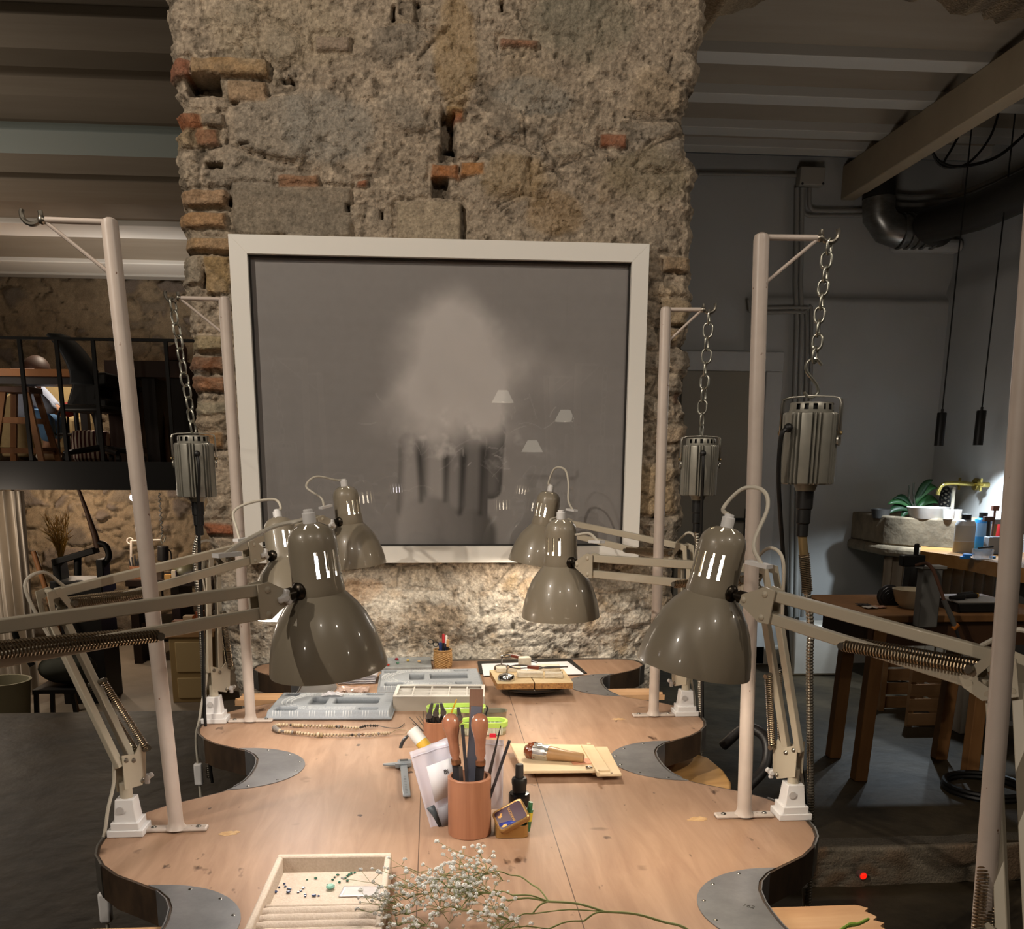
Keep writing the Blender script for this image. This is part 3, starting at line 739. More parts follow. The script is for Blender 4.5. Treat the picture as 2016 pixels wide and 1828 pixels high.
    if lower:
        cp = [E+ua*.03+w*.024, E-ua*.004+w*.050, E-ua*.034+w*.034-un*.004, E-ua*.026-la*.03, E-side*.02-la*.06]
        obj('cord', MB().tube(smoothpath(cp, 6), .0027, 8), M_CORDW, t)
        yo = -1 if B.x < BX else -1.6
        if B.x > BX: yo = 1.3
        c2 = [pv-side*.014+la*.02, B+V((-inx*.014, .008*yo, .085)), B+V((-inx*.024, .014*yo, .045)), B+V((-inx*.030, .018*yo, .012)), B+V((-inx*.040, .020*yo, -.03)), B+V((-inx*.040, .020*yo, -.09))]
        obj('cord', MB().tube(smoothpath(c2, 6), .0027, 8), M_CORDW, t)
        swp = c2[-1]; sw = MB().box(swp+V((0, 0, -.024)), (.018, .015, .05)); obj('cord_switch', sw, M_CLAMP, t, bevel=.004, seg=3)
        obj('cord', MB().tube(smoothpath([swp+V((0, 0, -.047)), swp+V((.004, 0, -.10)), swp+V((inx*.03, 0, -.2))], 5), .0027, 8), M_CORDW, t)
    # its light
    ld = bpy.data.lights.new('lamp_light', 'POINT'); ld.energy = watts; ld.shadow_soft_size = .022*s
    ld.color = (1, .87, .72) if not cool else (1, .91, .82)
    lo = bpy.data.objects.new('lamp_light', ld); COL.objects.link(lo); lo.location = O-A*.072*s
    return t

def depth(x, y, z):         # point at optical depth z
    d = ray(x, y); return CAM+d*z
BL = [V((-.475, .815, TZ)), V((-.475, 1.445, TZ)), V((-.482, 2.09, TZ))]
BR = [V((.566, .815, TZ)), V((.577, 1.447, TZ)), V((.566, 2.09, TZ))]
def ax(dx, fwd, up=1): return V((dx, fwd, up))      # lean of a shade: to the right, away from the lens

# left side, near to far
J = depth(628, 1166, 1.248); E = V((-.50, .85, ony(-60, 1310, .85).z))
lamp('large taupe lamp head nearest on the left, its arm running off to the left', BL[0], E, J, ax(-.085, -.055), [depth(598, 1022, 1.235), depth(540, 1036, 1.22), depth(480, 1066, 1.19), depth(440, 1092, 1.16)], SL=.26, watts=3.7, lower=True, cool=True, twist=.5)
J = depth(560, 1106, 1.90); E = ony(98, 1192, 1.46)
lamp('taupe lamp half hidden behind the near left shade, its white inside lit', BL[1], E, J, ax(-.16, .36), [depth(553, 1000, 1.92), depth(540, 983, 1.93), depth(490, 990, 1.90), depth(460, 1008, 1.88), depth(466, 1040, 1.86), depth(472, 1062, 1.85)], watts=3.7, cool=True, twist=.35)
J = depth(688, 1030, 2.36); E = ony(418, 1108, 2.11)
lamp("taupe lamp hanging before the picture's lower left corner", BL[2], E, J, ax(-.10, -.02), [depth(664, 945, 2.36), depth(622, 938, 2.34), depth(603, 958, 2.32), depth(632, 980, 2.31), depth(638, 998, 2.30)], watts=3.4, twist=.4)
# right side, near to far
J = depth(1399, 1168, 1.292); E = ony(1978, 1328, .94)
lamp('large taupe lamp head nearest on the right, long springs on its arm', BR[0], E, J, ax(.175, -.05), [depth(1424, 1000, 1.29), depth(1462, 962, 1.28), depth(1502, 965, 1.26), depth(1511, 1000, 1.25), depth(1484, 1070, 1.24), depth(1500, 1112, 1.23)], watts=3.7, twist=-.5)
J = depth(1104, 1112, 1.90); E = ony(1508, 1142, 1.46)
lamp('middle taupe lamp on the right, low before the bare wall', BR[1], E, J, ax(-.02, -.03), [depth(1097, 1018, 1.92), depth(1084, 1024, 1.90), depth(1096, 1042, 1.88), depth(1130, 1052, 1.87), depth(1160, 1050, 1.86), depth(1178, 1066, 1.85)], watts=3.7, twist=-.35)
J = depth(1071, 1034, 2.545); E = ony(1349, 1092, 2.11)
lamp("farthest taupe lamp on the right, against the picture's lower edge", BR[2], E, J, ax(.17, .0), [depth(1080, 950, 2.54), depth(1092, 922, 2.53), depth(1112, 924, 2.52), depth(1119, 950, 2.51), depth(1119, 985, 2.50), depth(1128, 1004, 2.48)], watts=3.4, twist=-.4)

# ---------------------------------------------------------------- gallows stands
M_POLE = mat('pale_pink_white_paint', '#b9aca2', .38, col2='#a99c92', vscale=9, spec=.4)
def chips(m, scale, lo, colr):        # small brown chips in the paint
    N = m.node_tree.nodes; L = m.node_tree.links; b = N['Principled BSDF']; src = b.inputs['Base Color'].links[0].from_socket
    tc = N.new('ShaderNodeTexCoord'); t = N.new('ShaderNodeTexNoise'); t.inputs['Scale'].default_value = scale; t.inputs['Detail'].default_value = 2; L.new(tc.outputs['Object'], t.inputs['Vector'])
    r = N.new('ShaderNodeMapRange'); r.inputs['From Min'].default_value = lo; r.inputs['From Max'].default_value = lo+.02; L.new(t.outputs['Fac'], r.inputs['Value'])
    x = N.new('ShaderNodeMix'); x.data_type = 'RGBA'; x.inputs[7].default_value = lin(colr); L.new(r.outputs[0], x.inputs[0]); L.new(src, x.inputs[6]); L.new(x.outputs[2], b.inputs['Base Color'])
chips(M_POLE, 75, .735, '#6a4a36')
def stand(label, foot, top, sgn, arm=.085, hook=True, drop=.062, R=.0112):
    foot = V(foot); top = V(top)
    t = thing('tool_stand', label, 'stand', foot, 'hanging-motor stands screwed to the bench')
    fb = MB(); fb.box(foot+V((0, 0, .003)), (.096, .021, .006)); fo = obj('foot_plate', fb, M_POLE, t, bevel=.003, seg=3)
    for k in (-1, 1): obj('screw', MB().lathe([(.0001, .0085), (.003, .008), (.0045, .006), (.0045, .005)], foot+V((k*.034, 0, 0)), n=12), M_SCREW, fo)
    pb = MB(); pb.tube([foot+V((0, 0, .004)), foot+V((0, 0, .010)), foot+V((0, 0, .018)), top-V((0, 0, .010)), top-V((0, 0, .003)), top], [.017, .0125, R, R, .0098, .004], 24)
    po = obj('pole', pb, M_POLE, t, ang=50)
    a0 = top-V((0, 0, .006)); tip = a0+V((sgn*arm, 0, .001))
    obj('cross_arm', MB().tube([a0, tip], .0042, 10), M_POLE, t)
    br = MB().tube([a0-V((-sgn*.008, 0, drop)), tip-V((sgn*.004, 0, .002))], .0026, 8); obj('brace', br, M_POLE, t)
    if hook:
        R = .0125; c = tip+V((sgn*(R+.001), 0, R*.55)); hk = MB()
        pts = [c+V((-sgn*R*cos(a), 0, -R*sin(a))) for a in np.linspace(-.35, pi+.5, 16)]
        pts = [tip-V((sgn*.004, 0, 0))]+pts[1:] if False else pts
        hk.tube(pts, .0034, 9); hk.sphere(tip, .0062, 10); obj('hook', hk, M_BOLT, t)
        return t, c+V((0, 0, -R))
    return t, tip
FL = [V((BX-.450, .815, TZ)), V((BX-.450, 1.449, TZ)), V((BX-.450, 2.082, TZ))]
FR = [V((BX+.450, .815, TZ)), V((BX+.454, 1.449, TZ)), V((BX+.446, 2.078, TZ))]
def topat(px, py, f, dy=0): p = ony(px, py, f.y+dy); return p
s1, h1 = stand('bare tall stand at front left with an empty hook', FL[1], topat(215, 428, FL[1]), -1, arm=.088)
s2, h2 = stand("stand at rear left before the pillar's edge, chain on its hook", FL[2], topat(441, 583, FL[2]), -1, arm=.088)
s3, h3 = stand('tall stand at front right with a chain and S-hook', FR[1], topat(1500, 458, FR[1]), 1, arm=.086)
s4, h4 = stand('stand at rear right crossing the corner of the white picture frame', FR[2], topat(1311, 603, FR[2]), 1, arm=.078)
f0 = V((.557, .86, TZ)); p0 = V((.512, .86, ony(2004, 440, .86).z+.16))
s5, h5 = stand('nearest stand, its pole cut by the right edge of the photo', f0, p0, 1, arm=.086, R=.0100)

# ---------------------------------------------------------------- chains
M_CHAIN = mat('zinc_chain', '#a7a69b', .28, metal=.9)
def link_mesh(h=.030, w=.0165, r=.0021):
    mb = MB(); pts = []; R = w/2-r; S = h/2-r-R
    for a in np.linspace(0, pi, 9): pts.append((R*cos(a), 0, S+R*sin(a)))
    for a in np.linspace(pi, 2*pi, 9): pts.append((R*cos(a), 0, -S+R*sin(a)))
    mb.tube(pts, r, 8, closed=True); return mb
def chain(label, a, b, n, seed, sc=1.0):
    a = V(a); b = V(b); t = thing('chain', label, 'chain', a, 'zinc chains holding the motors')
    p = (b-a).length/n; rr = random.Random(seed)
    proto = None; dirv = (b-a).normalized()
    for i in range(n):
        if proto is None:
            mb = link_mesh(h=p*1.0+.0072, w=(p+.0072)*.70, r=.0021*sc); o = bpy.data.objects.new('link', mb.mesh('link', (0, 0, 0), [M_CHAIN], True, 80)); proto = o
        else: o = proto.copy()
        COL.objects.link(o); o.parent = t; c = a.lerp(b, (i+.5)/n)-a
        rot = dirv.to_track_quat('Z', 'Y').to_matrix().to_4x4() @ Matrix.Rotation((i % 2)*pi/2+.55+rr.uniform(-.25, .25), 4, 'Z')
        o.matrix_local = Matrix.Translation(c+V((rr.uniform(-.001, .001), 0, 0))) @ rot
    return t

# ---------------------------------------------------------------- pendant motors
M_MOTOR = mat('grey_cast_aluminium', '#7d7b72', .38, metal=.35, spec=.5, col2='#8a877d', vscale=30)
M_RUBBER = mat('black_rubber', '#0e0d0c', .5)
M_BRACK = mat('bright_steel_strap', '#a9a69c', .3, metal=.85)
M_FLEX = mat('flexible_shaft_steel', '#9c968a', .3, metal=.85)
M_TAN = mat('brass_sleeve', '#a08a62', .35, metal=.7)
def motor(label, top, c, R, H, bdir, cord, flex, spr=True, lean=0):
    """top = point the strap hangs from, c = centre of body top; bdir = horizontal direction of the strap ears"""
    top = V(top); c = V(c); bd = V(bdir).normalized(); t = thing('flex_shaft_motor', label, 'motor', c-V((0, 0, H)), 'hanging flexible-shaft motors')
    n = 120; prof = []
    rr = []
    for k in range(n):
        a = 2*pi*k/n; blk = (k % 30)
        rr.append(R*(1.0 if blk in (0, 1, 2, 3, 4, 14, 15, 16, 17, 18, 19, 20, 28, 29) else (1.0 if blk % 3 else .86)))
    zs = [(-1.0, .93), (-.985, .985), (-.97, 1), (-.04, 1), (-.015, .985), (0, .92)]
    vs = []; fs = []; X = V((cos(lean), sin(lean), 0)); Y = V((-sin(lean), cos(lean), 0))
    for z, k2 in zs:
        for k in range(n):
            a = 2*pi*k/n; vs.append(c+V((0, 0, H*z))+(X*cos(a)+Y*sin(a))*rr[k]*k2)
    m = len(zs)
    for i in range(m-1):
        for k in range(n): fs.append((i*n+k, i*n+(k+1) % n, (i+1)*n+(k+1) % n, (i+1)*n+k))
    fs += [tuple(range(n-1, -1, -1)), tuple(range((m-1)*n, m*n))]
    mb = MB(); mb.add(vs, fs); obj('finned_housing', mb, M_MOTOR, t, ang=28)
    tc = MB(); N = 64
    sk = lambda i, k: i == 2 and k % 4 in (1, 2) and (k % 32) not in (0, 1, 2, 15, 16, 17)
    tc.lathe([(R*.80, -.001), (R*.80, H*.02), (R*.80, H*.035), (R*.79, H*.115), (R*.76, H*.135), (R*.2, H*.15), (0, H*.15)], c, n=N, skip=sk)
    vc = obj('vent_cap', tc, M_MOTOR, t, ang=40)
    obj('vent_core', MB().lathe([(R*.70, 0), (R*.70, H*.11), (0, H*.11)], c, n=24), M_RUBBER, vc)
    # strap
    W = R*1.08; y0 = c.z-H*.32; st = MB(); zz = top.z
    pts = [c+bd*W+V((0, 0, y0-c.z)), c+bd*W+V((0, 0, (zz-c.z)*.45)), c+bd*W*.96+V((0, 0, (zz-c.z)*.8)), c+bd*W*.72+V((0, 0, (zz-c.z)*.93)), V((c.x, c.y, 0))*1+V((0, 0, zz))]
    other = [V((2*c.x-p.x, 2*c.y-p.y, p.z)) for p in reversed(pts[:-1])]
    path = pts+other; sdir = bd.cross(V((0, 0, 1)))
    wd = .0065
    vs = []; fs = []
    for p in path: vs += [p-sdir*wd, p+sdir*wd]
    for i in range(len(path)-1): fs.append((2*i, 2*i+1, 2*i+3, 2*i+2))
    st.add(vs, fs); so = obj('strap', st, M_BRACK, t, solid=.0022)
    for k in (1, -1):
        e = c+bd*W*k+V((0, 0, y0-c.z))
        ey = MB(); ey.lathe([(.0042, -.0012), (.0085, -.0012), (.0085, .0012), (.0042, .0012), (.0042, -.0012)], e+V((0, 0, -.006)), bd, 20); obj('strap_eye', ey, M_BRACK, so)
        obj('strap_bolt', MB().cyl(e+V((0, 0, .004))-bd*k*.003, e+V((0, 0, .004))+bd*k*.004, .003, 10), M_TAN, so)
    # drive end
    bz = c-V((0, 0, H))
    dr = MB(); dr.tube([bz+V((0, 0, .002)), bz-V((0, 0, .010))], [R*.45, R*.35], 20); obj('end_boss', dr, M_MOTOR, t)
    ck = MB(); z0 = bz.z
    ck.lathe([(.0125, -.006), (.0125, -.036), (.0105, -.038), (.0105, -.058), (.0085, -.060), (.0085, -.078), (.003, -.08)], bz, n=20); obj('chuck', ck, M_RUBBER, t)
    dd = (V(flex[0])-bz+V((0, 0, .075))).normalized()
    fl = smoothpath([bz-V((0, 0, .075))]+([bz-V((0, 0, .075))+dd*.045, bz-V((0, 0, .075))+dd*.095] if spr else [])+[V(p) for p in flex], 10)
    sh = []
    acc = 0; P = [fl[0]]
    for a, b in zip(fl, fl[1:]): 
        k = max(1, int((b-a).length/.0012))
        for i in range(k): P.append(a.lerp(b, (i+1)/k))
    rad = [.0052+(.0009 if (i//2) % 2 else 0) for i in range(len(P))]
    sh = MB().tube(P, rad, 9); obj('flexible_shaft', sh, M_FLEX, t, ang=70)
    if spr:
        sl = MB(); L0 = fl[0]; d = dd; sl.cyl(L0+d*.002, L0+d*.034, .0068, 16); obj('sleeve', sl, M_TAN, t)
        sg = MB(); sg.helix(L0+d*.03, L0+d*.090, .0072, .0014, 21, 5, 9); obj('spring_guard', sg, M_SPRING, t)
    cp = smoothpath([V(p) for p in cord], 8); obj('power_cord', MB().tube(cp, .0034, 8), M_RUBBER, t)
    obj('cord_grommet', MB().sphere(V(cord[0]), .0068, 12), M_RUBBER, t)
    return t
# rear left
Yl = h2.y
cb = ony(382, 853, Yl); chain('zinc chain on the rear left stand', h2+V((0, 0, .004)), cb, 11, 1)
cc = ony(381, 872, Yl)
motor('grey finned motor hanging at rear left beside the pillar', ony(377, 852, Yl), cc, .0395, .108, (1, .12, 0), [ony(388, 893, Yl-.046), ony(392, 930, Yl-.050), ony(391, 1000, Yl-.03), ony(393, 1100, Yl-.03), ony(399, 1250, Yl-.03), ony(404, 1420, Yl-.03), ony(418, 1540, Yl-.03)],
      [ony(384, 1090, Yl), ony(391, 1170, Yl), ony(399, 1280, Yl), ony(404, 1420, Yl), ony(412, 1530, Yl)], spr=False, lean=.4)
# front right
Yr = h3.y
ce = ony(1603, 712, Yr); chain('zinc chain on the front right stand', h3+V((0, 0, .004)), ce, 9, 2)
sh = MB().tube(smoothpath([ony(1618, 718, Yr), ony(1606, 706, Yr), ony(1590, 712, Yr), ony(1588, 730, Yr), ony(1606, 754, Yr), ony(1611, 770, Yr), ony(1602, 780, Yr), ony(1590, 779, Yr), ony(1583, 772, Yr)], 6), .0025, 9)
one('s_hook', 'bent wire S-hook between chain and front right motor', 'hook', sh, M_CHAIN)
cc = ony(1597, 812, Yr)
motor('large grey finned motor hanging at front right', ony(1597, 779, Yr), cc, .0405, .104, (.78, -.62, 0), [ony(1552, 842, Yr-.03), ony(1538, 860, Yr-.032), ony(1533, 950, Yr-.02), ony(1542, 1100, Yr+.02), ony(1553, 1300, Yr+.03), ony(1570, 1440, Yr+.03), ony(1586, 1600, Yr+.03), ony(1590, 1740, Yr+.03)],
      [ony(1596, 1240, Yr), ony(1594, 1300, Yr), ony(1595, 1480, Yr+.01), ony(1597, 1640, Yr+.02), ony(1591, 1780, Yr+.02)], lean=.2)
# rear right
Yq = h4.y
ce = ony(1381, 838, Yq); chain('zinc chain on the rear right stand', h4+V((0, 0, .004)), ce, 9, 3)
one('snap_link', 'small steel clip joining the rear right chain to its motor', 'clip', MB().tube(smoothpath([ony(1381, 832, Yq), ony(1384, 845, Yq), ony(1381, 862, Yq), ony(1378, 846, Yq)], 5), .0022, 8, closed=True), M_CHAIN)
cc = ony(1379, 876, Yq)
motor('grey finned motor hanging at rear right before the dark doorway', ony(1380, 858, Yq), cc, .0385, .105, (1, -.05, 0), [ony(1384, 892, Yq-.045), ony(1384, 930, Yq-.050), ony(1381, 1010, Yq-.03), ony(1379, 1150, Yq-.02), ony(1382, 1300, Yq-.02), ony(1384, 1470, Yq-.02)],
      [ony(1374, 1090, Yq), ony(1375, 1170, Yq), ony(1377, 1300, Yq), ony(1379, 1400, Yq), ony(1380, 1520, Yq)], spr=False, lean=.1)
# ================================================================ framed photograph on the pier
M_FRAME = mat('white_frame_wood', '#ece9e2', .45)
pc = [ony(455, 470, PY), ony(1272, 485, PY), ony(1250, 1106, PY), ony(492, 1102, PY)]
fx0, fx1 = (pc[0].x+pc[3].x)/2, (pc[1].x+pc[2].x)/2; fz1, fz0 = (pc[0].z+pc[1].z)/2, (pc[2].z+pc[3].z)/2
FWD = .045; FY1 = PY-.010; FY0 = PY-.046
pt = thing('framed_picture', 'large white framed picture of a powdery hand hung on the stone pillar', 'picture', ((fx0+fx1)/2, FY1, fz0))
for (a, b, c, d) in (((fx0, fz0), (fx0, fz1), (fx0+FWD, fz1-FWD), (fx0+FWD, fz0+FWD)), ((fx1, fz0), (fx1-FWD, fz0+FWD), (fx1-FWD, fz1-FWD), (fx1, fz1)),
                     ((fx0, fz1), (fx1, fz1), (fx1-FWD, fz1-FWD), (fx0+FWD, fz1-FWD)), ((fx0, fz0), (fx0+FWD, fz0+FWD), (fx1-FWD, fz0+FWD), (fx1, fz0))):
    obj('frame_rail', MB().prism([(p[0], FY0, p[1]) for p in (a, b, c, d)], (0, .055, 0)), M_FRAME, pt, smooth=False, bevel=.0006, seg=1)
ib = MB()
for lo, hi in (((fx0+FWD-.001, fz0+FWD), (fx0+FWD+.004, fz1-FWD)), ((fx1-FWD-.004, fz0+FWD), (fx1-FWD+.001, fz1-FWD)), ((fx0+FWD, fz1-FWD-.004), (fx1-FWD, fz1-FWD+.001)), ((fx0+FWD, fz0+FWD-.001), (fx1-FWD, fz0+FWD+.004))):
    ib.b2((lo[0], FY0+.016, lo[1]), (hi[0], FY0+.03, hi[1]))
obj('inner_shadow_line', ib, mat('shadow_line_tone', '#2b2826', .5), pt)  # dark strip standing in for the shadow line inside the frame
# the print: a dark hand lifted into a cloud of powder, drawn in its own tones
gx0, gx1, gz0, gz1 = fx0+FWD, fx1-FWD, fz0+FWD, fz1-FWD; nu, nv = 420, 320
u = np.linspace(0, 1, nu); XX, ZZ = np.meshgrid(gx0+(gx1-gx0)*u, gz0+(gz1-gz0)*np.linspace(0, 1, nv))
px2 = lambda x, y: (ony(x, y, FY0+.02).x, ony(x, y, FY0+.02).z)
S = 2.66/1900
base = np.full(XX.shape, .235)*(1+.16*(ZZ-gz0)/(gz1-gz0))
base *= 1+.08*(fbm(XX*2, ZZ*40, 4, 201)-.5)+.06*(fbm(XX*60, ZZ*60, 2, 202)-.5)
def seg(p, q, r0, r1):
    (x0, z0), (x1, z1) = px2(*p), px2(*q); dx, dz = x1-x0, z1-z0
    t = np.clip(((XX-x0)*dx+(ZZ-z0)*dz)/(dx*dx+dz*dz), 0, 1)
    return np.hypot(XX-x0-t*dx, ZZ-z0-t*dz)-(r0+(r1-r0)*t)*S
def fing(p, q, r0, r1, tone0, fade):        # one finger: its distance field and its own soft modelling
    d = seg(p, q, r0, r1); return d, tone0, fade
F_ = [(seg((806, 872), (812, 1000), 20, 30), .27), (seg((858, 860), (858, 1000), 24, 27), .28), (seg((896, 858), (892, 990), 18, 24), .20), (seg((938, 850), (930, 1010), 26, 30), .14), (seg((978, 850), (966, 960), 18, 22), .11)]
palm = np.minimum(seg((845, 1040), (850, 1130), 62, 66), seg((930, 1050), (930, 1130), 46, 50))+.004*(fbm(XX*9, ZZ*9, 3, 205)-.5)
v = base.copy(); light = px2(800, 1000)[0]
shade_x = np.clip((px2(1000, 1000)[0]-XX)/(px2(1000, 1000)[0]-px2(785, 1000)[0]), 0, 1)
pt_ = .060+.26*shade_x**1.1+.03*(fbm(XX*10, ZZ*5, 4, 207)-.5)
for d_, t_ in reversed(F_):
    m_ = sstep(.004, -.004, d_+.003*(fbm(XX*11, ZZ*11, 2, 208)-.5)); core = sstep(0, -.026, d_)
    v = v*(1-m_)+m_*(t_*.62+t_*.55*core+.03*(fbm(XX*16, ZZ*9, 3, 209)-.5))
m_ = sstep(.012, -.010, palm); v = v*(1-m_)+m_*pt_
for (p_, q_, w_) in (((826, 872), (829, 985), 7), ((878, 900), (876, 985), 6), ((912, 900), (906, 1010), 6), ((952, 880), (946, 1010), 7)):
    g_ = sstep(w_*S, -w_*S, seg(p_, q_, w_, w_*.5)); v = v*(1-.62*g_)
def cloud(cx, cy, rx, ry, amt):
    x, z = px2(cx, cy); e = np.hypot((XX-x)/(rx*S), (ZZ-z)/(ry*S))+.9*(fbm(XX*6, ZZ*6, 5, 211)-.5)
    return amt*sstep(1.15, .15, e)
cl = np.clip(.55*fbm(XX*9+3, ZZ*7, 5, 219)*cloud(1040, 740, 160, 60, .8)+cloud(885, 720, 150, 150, .9)+cloud(850, 810, 150, 90, .8)+cloud(900, 630, 90, 80, .55)+cloud(960, 700, 130, 70, .35)+cloud(900, 850, 150, 40, .35), 0, 1)
v = v*(1-cl)+cl*(.50+.08*fbm(XX*12, ZZ*12, 4, 213))
spk = np.clip(fbm(XX*26, ZZ*26, 5, 215)-.60, 0, 1)*cloud(900, 870, 180, 90, 2.5); v = v+spk*.4
# fine fibres drifting out of the cloud
rr = random.Random(5)
for k in range(90):
    cx, cy = px2(rr.gauss(905, 75), rr.gauss(835, 50)); a = rr.uniform(0, 2*pi); ln = rr.uniform(.01, .07); bend = rr.uniform(-14, 14)
    for s_ in np.linspace(0, 1, 40):
        aa = a+bend*s_*ln; x = cx+cos(aa)*ln*s_; z = cz = cy+sin(aa)*ln*s_
        i = int((x-gx0)/(gx1-gx0)*nu); j = int((z-gz0)/(gz1-gz0)*nv)
        if 0 <= i < nu and 0 <= j < nv: v[j, i] = v[j, i]+.035*(v[j, i] < .34)
tint = np.stack([v*1.06, v*1.0, v*.97], -1)
pr = surf('print', np.stack([XX-(fx0+fx1)/2, np.full(XX.shape, FY0+.026-FY1), ZZ-fz0], -1), tint, mat('photo_print', '#888888', .7, vcol='Col', spec=.1), kind=None); pr.parent = pt
g = bpy.data.materials.new('picture_glass'); g.use_nodes = True; N = g.node_tree.nodes; L = g.node_tree.links; N.clear()
o_ = N.new('ShaderNodeOutputMaterial'); mx = N.new('ShaderNodeMixShader'); tr = N.new('ShaderNodeBsdfTransparent'); gs = N.new('ShaderNodeBsdfGlossy'); gs.inputs['Roughness'].default_value = .01; fr = N.new('ShaderNodeLayerWeight'); fr.inputs['Blend'].default_value = .5
pw = N.new('ShaderNodeMath'); pw.operation = 'POWER'; pw.inputs[1].default_value = 5; L.new(fr.outputs['Facing'], pw.inputs[0]); ml = N.new('ShaderNodeMath'); ml.operation = 'MULTIPLY_ADD'; ml.inputs[1].default_value = .9; ml.inputs[2].default_value = .065
L.new(pw.outputs[0], ml.inputs[0]); L.new(ml.outputs[0], mx.inputs[0]); L.new(tr.outputs[0], mx.inputs[1]); L.new(gs.outputs[0], mx.inputs[2]); L.new(mx.outputs[0], o_.inputs[0])
obj('glass_pane', MB().add([(gx0, FY0+.021, gz0), (gx1, FY0+.021, gz0), (gx1, FY0+.021, gz1), (gx0, FY0+.021, gz1)], [(0, 1, 2, 3)]), g, pt, smooth=False)
# pendant lamps of the room behind the photographer, the ones the glass mirrors
for k, (x, y, lab) in enumerate([(990, 780, 'white cone pendant mirrored over the pictured wrist'), (1113, 818, 'white cone pendant mirrored at right in the picture glass'), (1048, 878, 'lowest white cone pendant mirrored in the picture glass')]):
    q = ony(x, y, 10.4); P = V((q.x, 2*2.69-10.4, q.z))
    pl = thing('pendant_lamp', lab, 'lamp', P-V((0, 0, .06)), 'white cone pendants of the front room')
    sh = MB().lathe([(.03, .06), (.05, .06), (.115, -.06), (.113, -.06), (.048, .057)], P, n=32); obj('pendant_shade', sh, mat('lit_pendant_shade', '#efe9dc', .5, emit='#fff3dc', estr=2.2), pl)
    obj('pendant_cord', MB().tube([P+V((0, 0, .06)), V((P.x, P.y, 3.4))], .004, 6), M_RUBBER, pl)
    obj('pendant_bulb', MB().sphere(P-V((0, 0, .03)), .03, 12), M_BULB, pl)
# ================================================================ things on the bench
def film(name, tint, opac, rough=.25):
    m = bpy.data.materials.new(name); m.use_nodes = True; N = m.node_tree.nodes; L = m.node_tree.links; b = N['Principled BSDF']
    b.inputs['Base Color'].default_value = lin(tint); b.inputs['Roughness'].default_value = rough; b.inputs['Specular IOR Level'].default_value = .6
    t = N.new('ShaderNodeBsdfTransparent'); x = N.new('ShaderNodeMixShader'); x.inputs[0].default_value = opac
    L.new(t.outputs[0], x.inputs[1]); L.new(b.outputs[0], x.inputs[2]); L.new(x.outputs[0], N['Material Output'].inputs[0]); return m
M_FILM = film('clear_zip_film', '#e6e4f0', .52, .18); M_FILM2 = film('milky_film', '#dad8de', .55, .3)
M_FLOCK = mat('grey_flocked_plastic', '#a3a6a8', .8, var=.10, vscale=300, bump=.0002, bscale=500, vcol='Col')
M_FLOCKB = mat('grey_flocked_base', '#85898d', .8, var=.08, vscale=300)
M_FLOCKP = mat('board_print_grey', '#6f7376', .8)
M_PAPER = mat('white_paper', '#dcdce0', .6)
M_BEIGEB = mat('taupe_leatherette', '#958d82', .55, bump=.0002, bscale=300)
M_DIV = mat('white_divider', '#e2dfd8', .5)
M_GREYF = mat('grey_felt', '#5f5a54', .9)
M_SLATE = mat('grey_slate', '#7d8286', .7, col2='#9a9fa0', vscale=60)
M_WICK = mat('wicker', '#b58f5c', .6, col2='#8c6a3e', vscale=120)
M_CORK = mat('cork_edge', '#a87c48', .9, col2='#6e4a28', vscale=170)
M_BRICK = mat('white_soldering_block', '#d9d1c2', .95, col2='#c4b8a2', vscale=60, bump=.0015, bscale=90)
M_BOARDT = mat('pale_soldering_board', '#d2bf9a', .9, col2='#c2a97f', vscale=30)
M_CHROME = mat('polished_steel', '#c9c8c4', .15, metal=1)
M_STEEL = mat('tool_steel', '#6a6a6c', .35, metal=.9)
M_FILE = mat('file_steel', '#3d3c40', .5, metal=.6, bump=.0002, bscale=900)
M_LIME = mat('lime_plastic', '#a9c95e', .4)
M_LIMEC = film('clear_box_wall', '#d6dfcc', .5, .25)
M_BLK = mat('matt_black', '#151413', .5)
M_BLKG = mat('black_grip', '#1d1b1b', .4)
M_REDW = mat('rosewood_grip', '#5e2a1c', .35)
M_CUP = wood_nodes('reddish_cup_wood', '#92634a', '#a37257', '#b08064', 16, .4, (3, 3, .10))
M_KNOB = mat('varnished_beech', '#865540', .25, col2='#9c6a50', vscale=30, coat=.6)
M_TRAYW = wood_nodes('pale_tray_wood', '#c6ad88', '#cfb895', '#d8c4a4', 10, .5, (.12, 1, 1))
M_LINEN = mat('linen_cloth', '#c9b8a6', .95, col2='#d8cabb', vscale=260, bump=.0008, bscale=420)
M_GLAZE = mat('white_glaze', '#d5d3cf', .3)  # plain white glaze in one even tone

def quad_axes(fl, fr, bl, z):       # front-left, front-right, back-left pixels at height z
    a = onz(*fl, z); b = onz(*fr, z); c = onz(*bl, z)
    X = b-a; Y = c-a; return a, X.length, Y.length, X.normalized(), (Y-X.normalized()*Y.dot(X.normalized())).normalized()

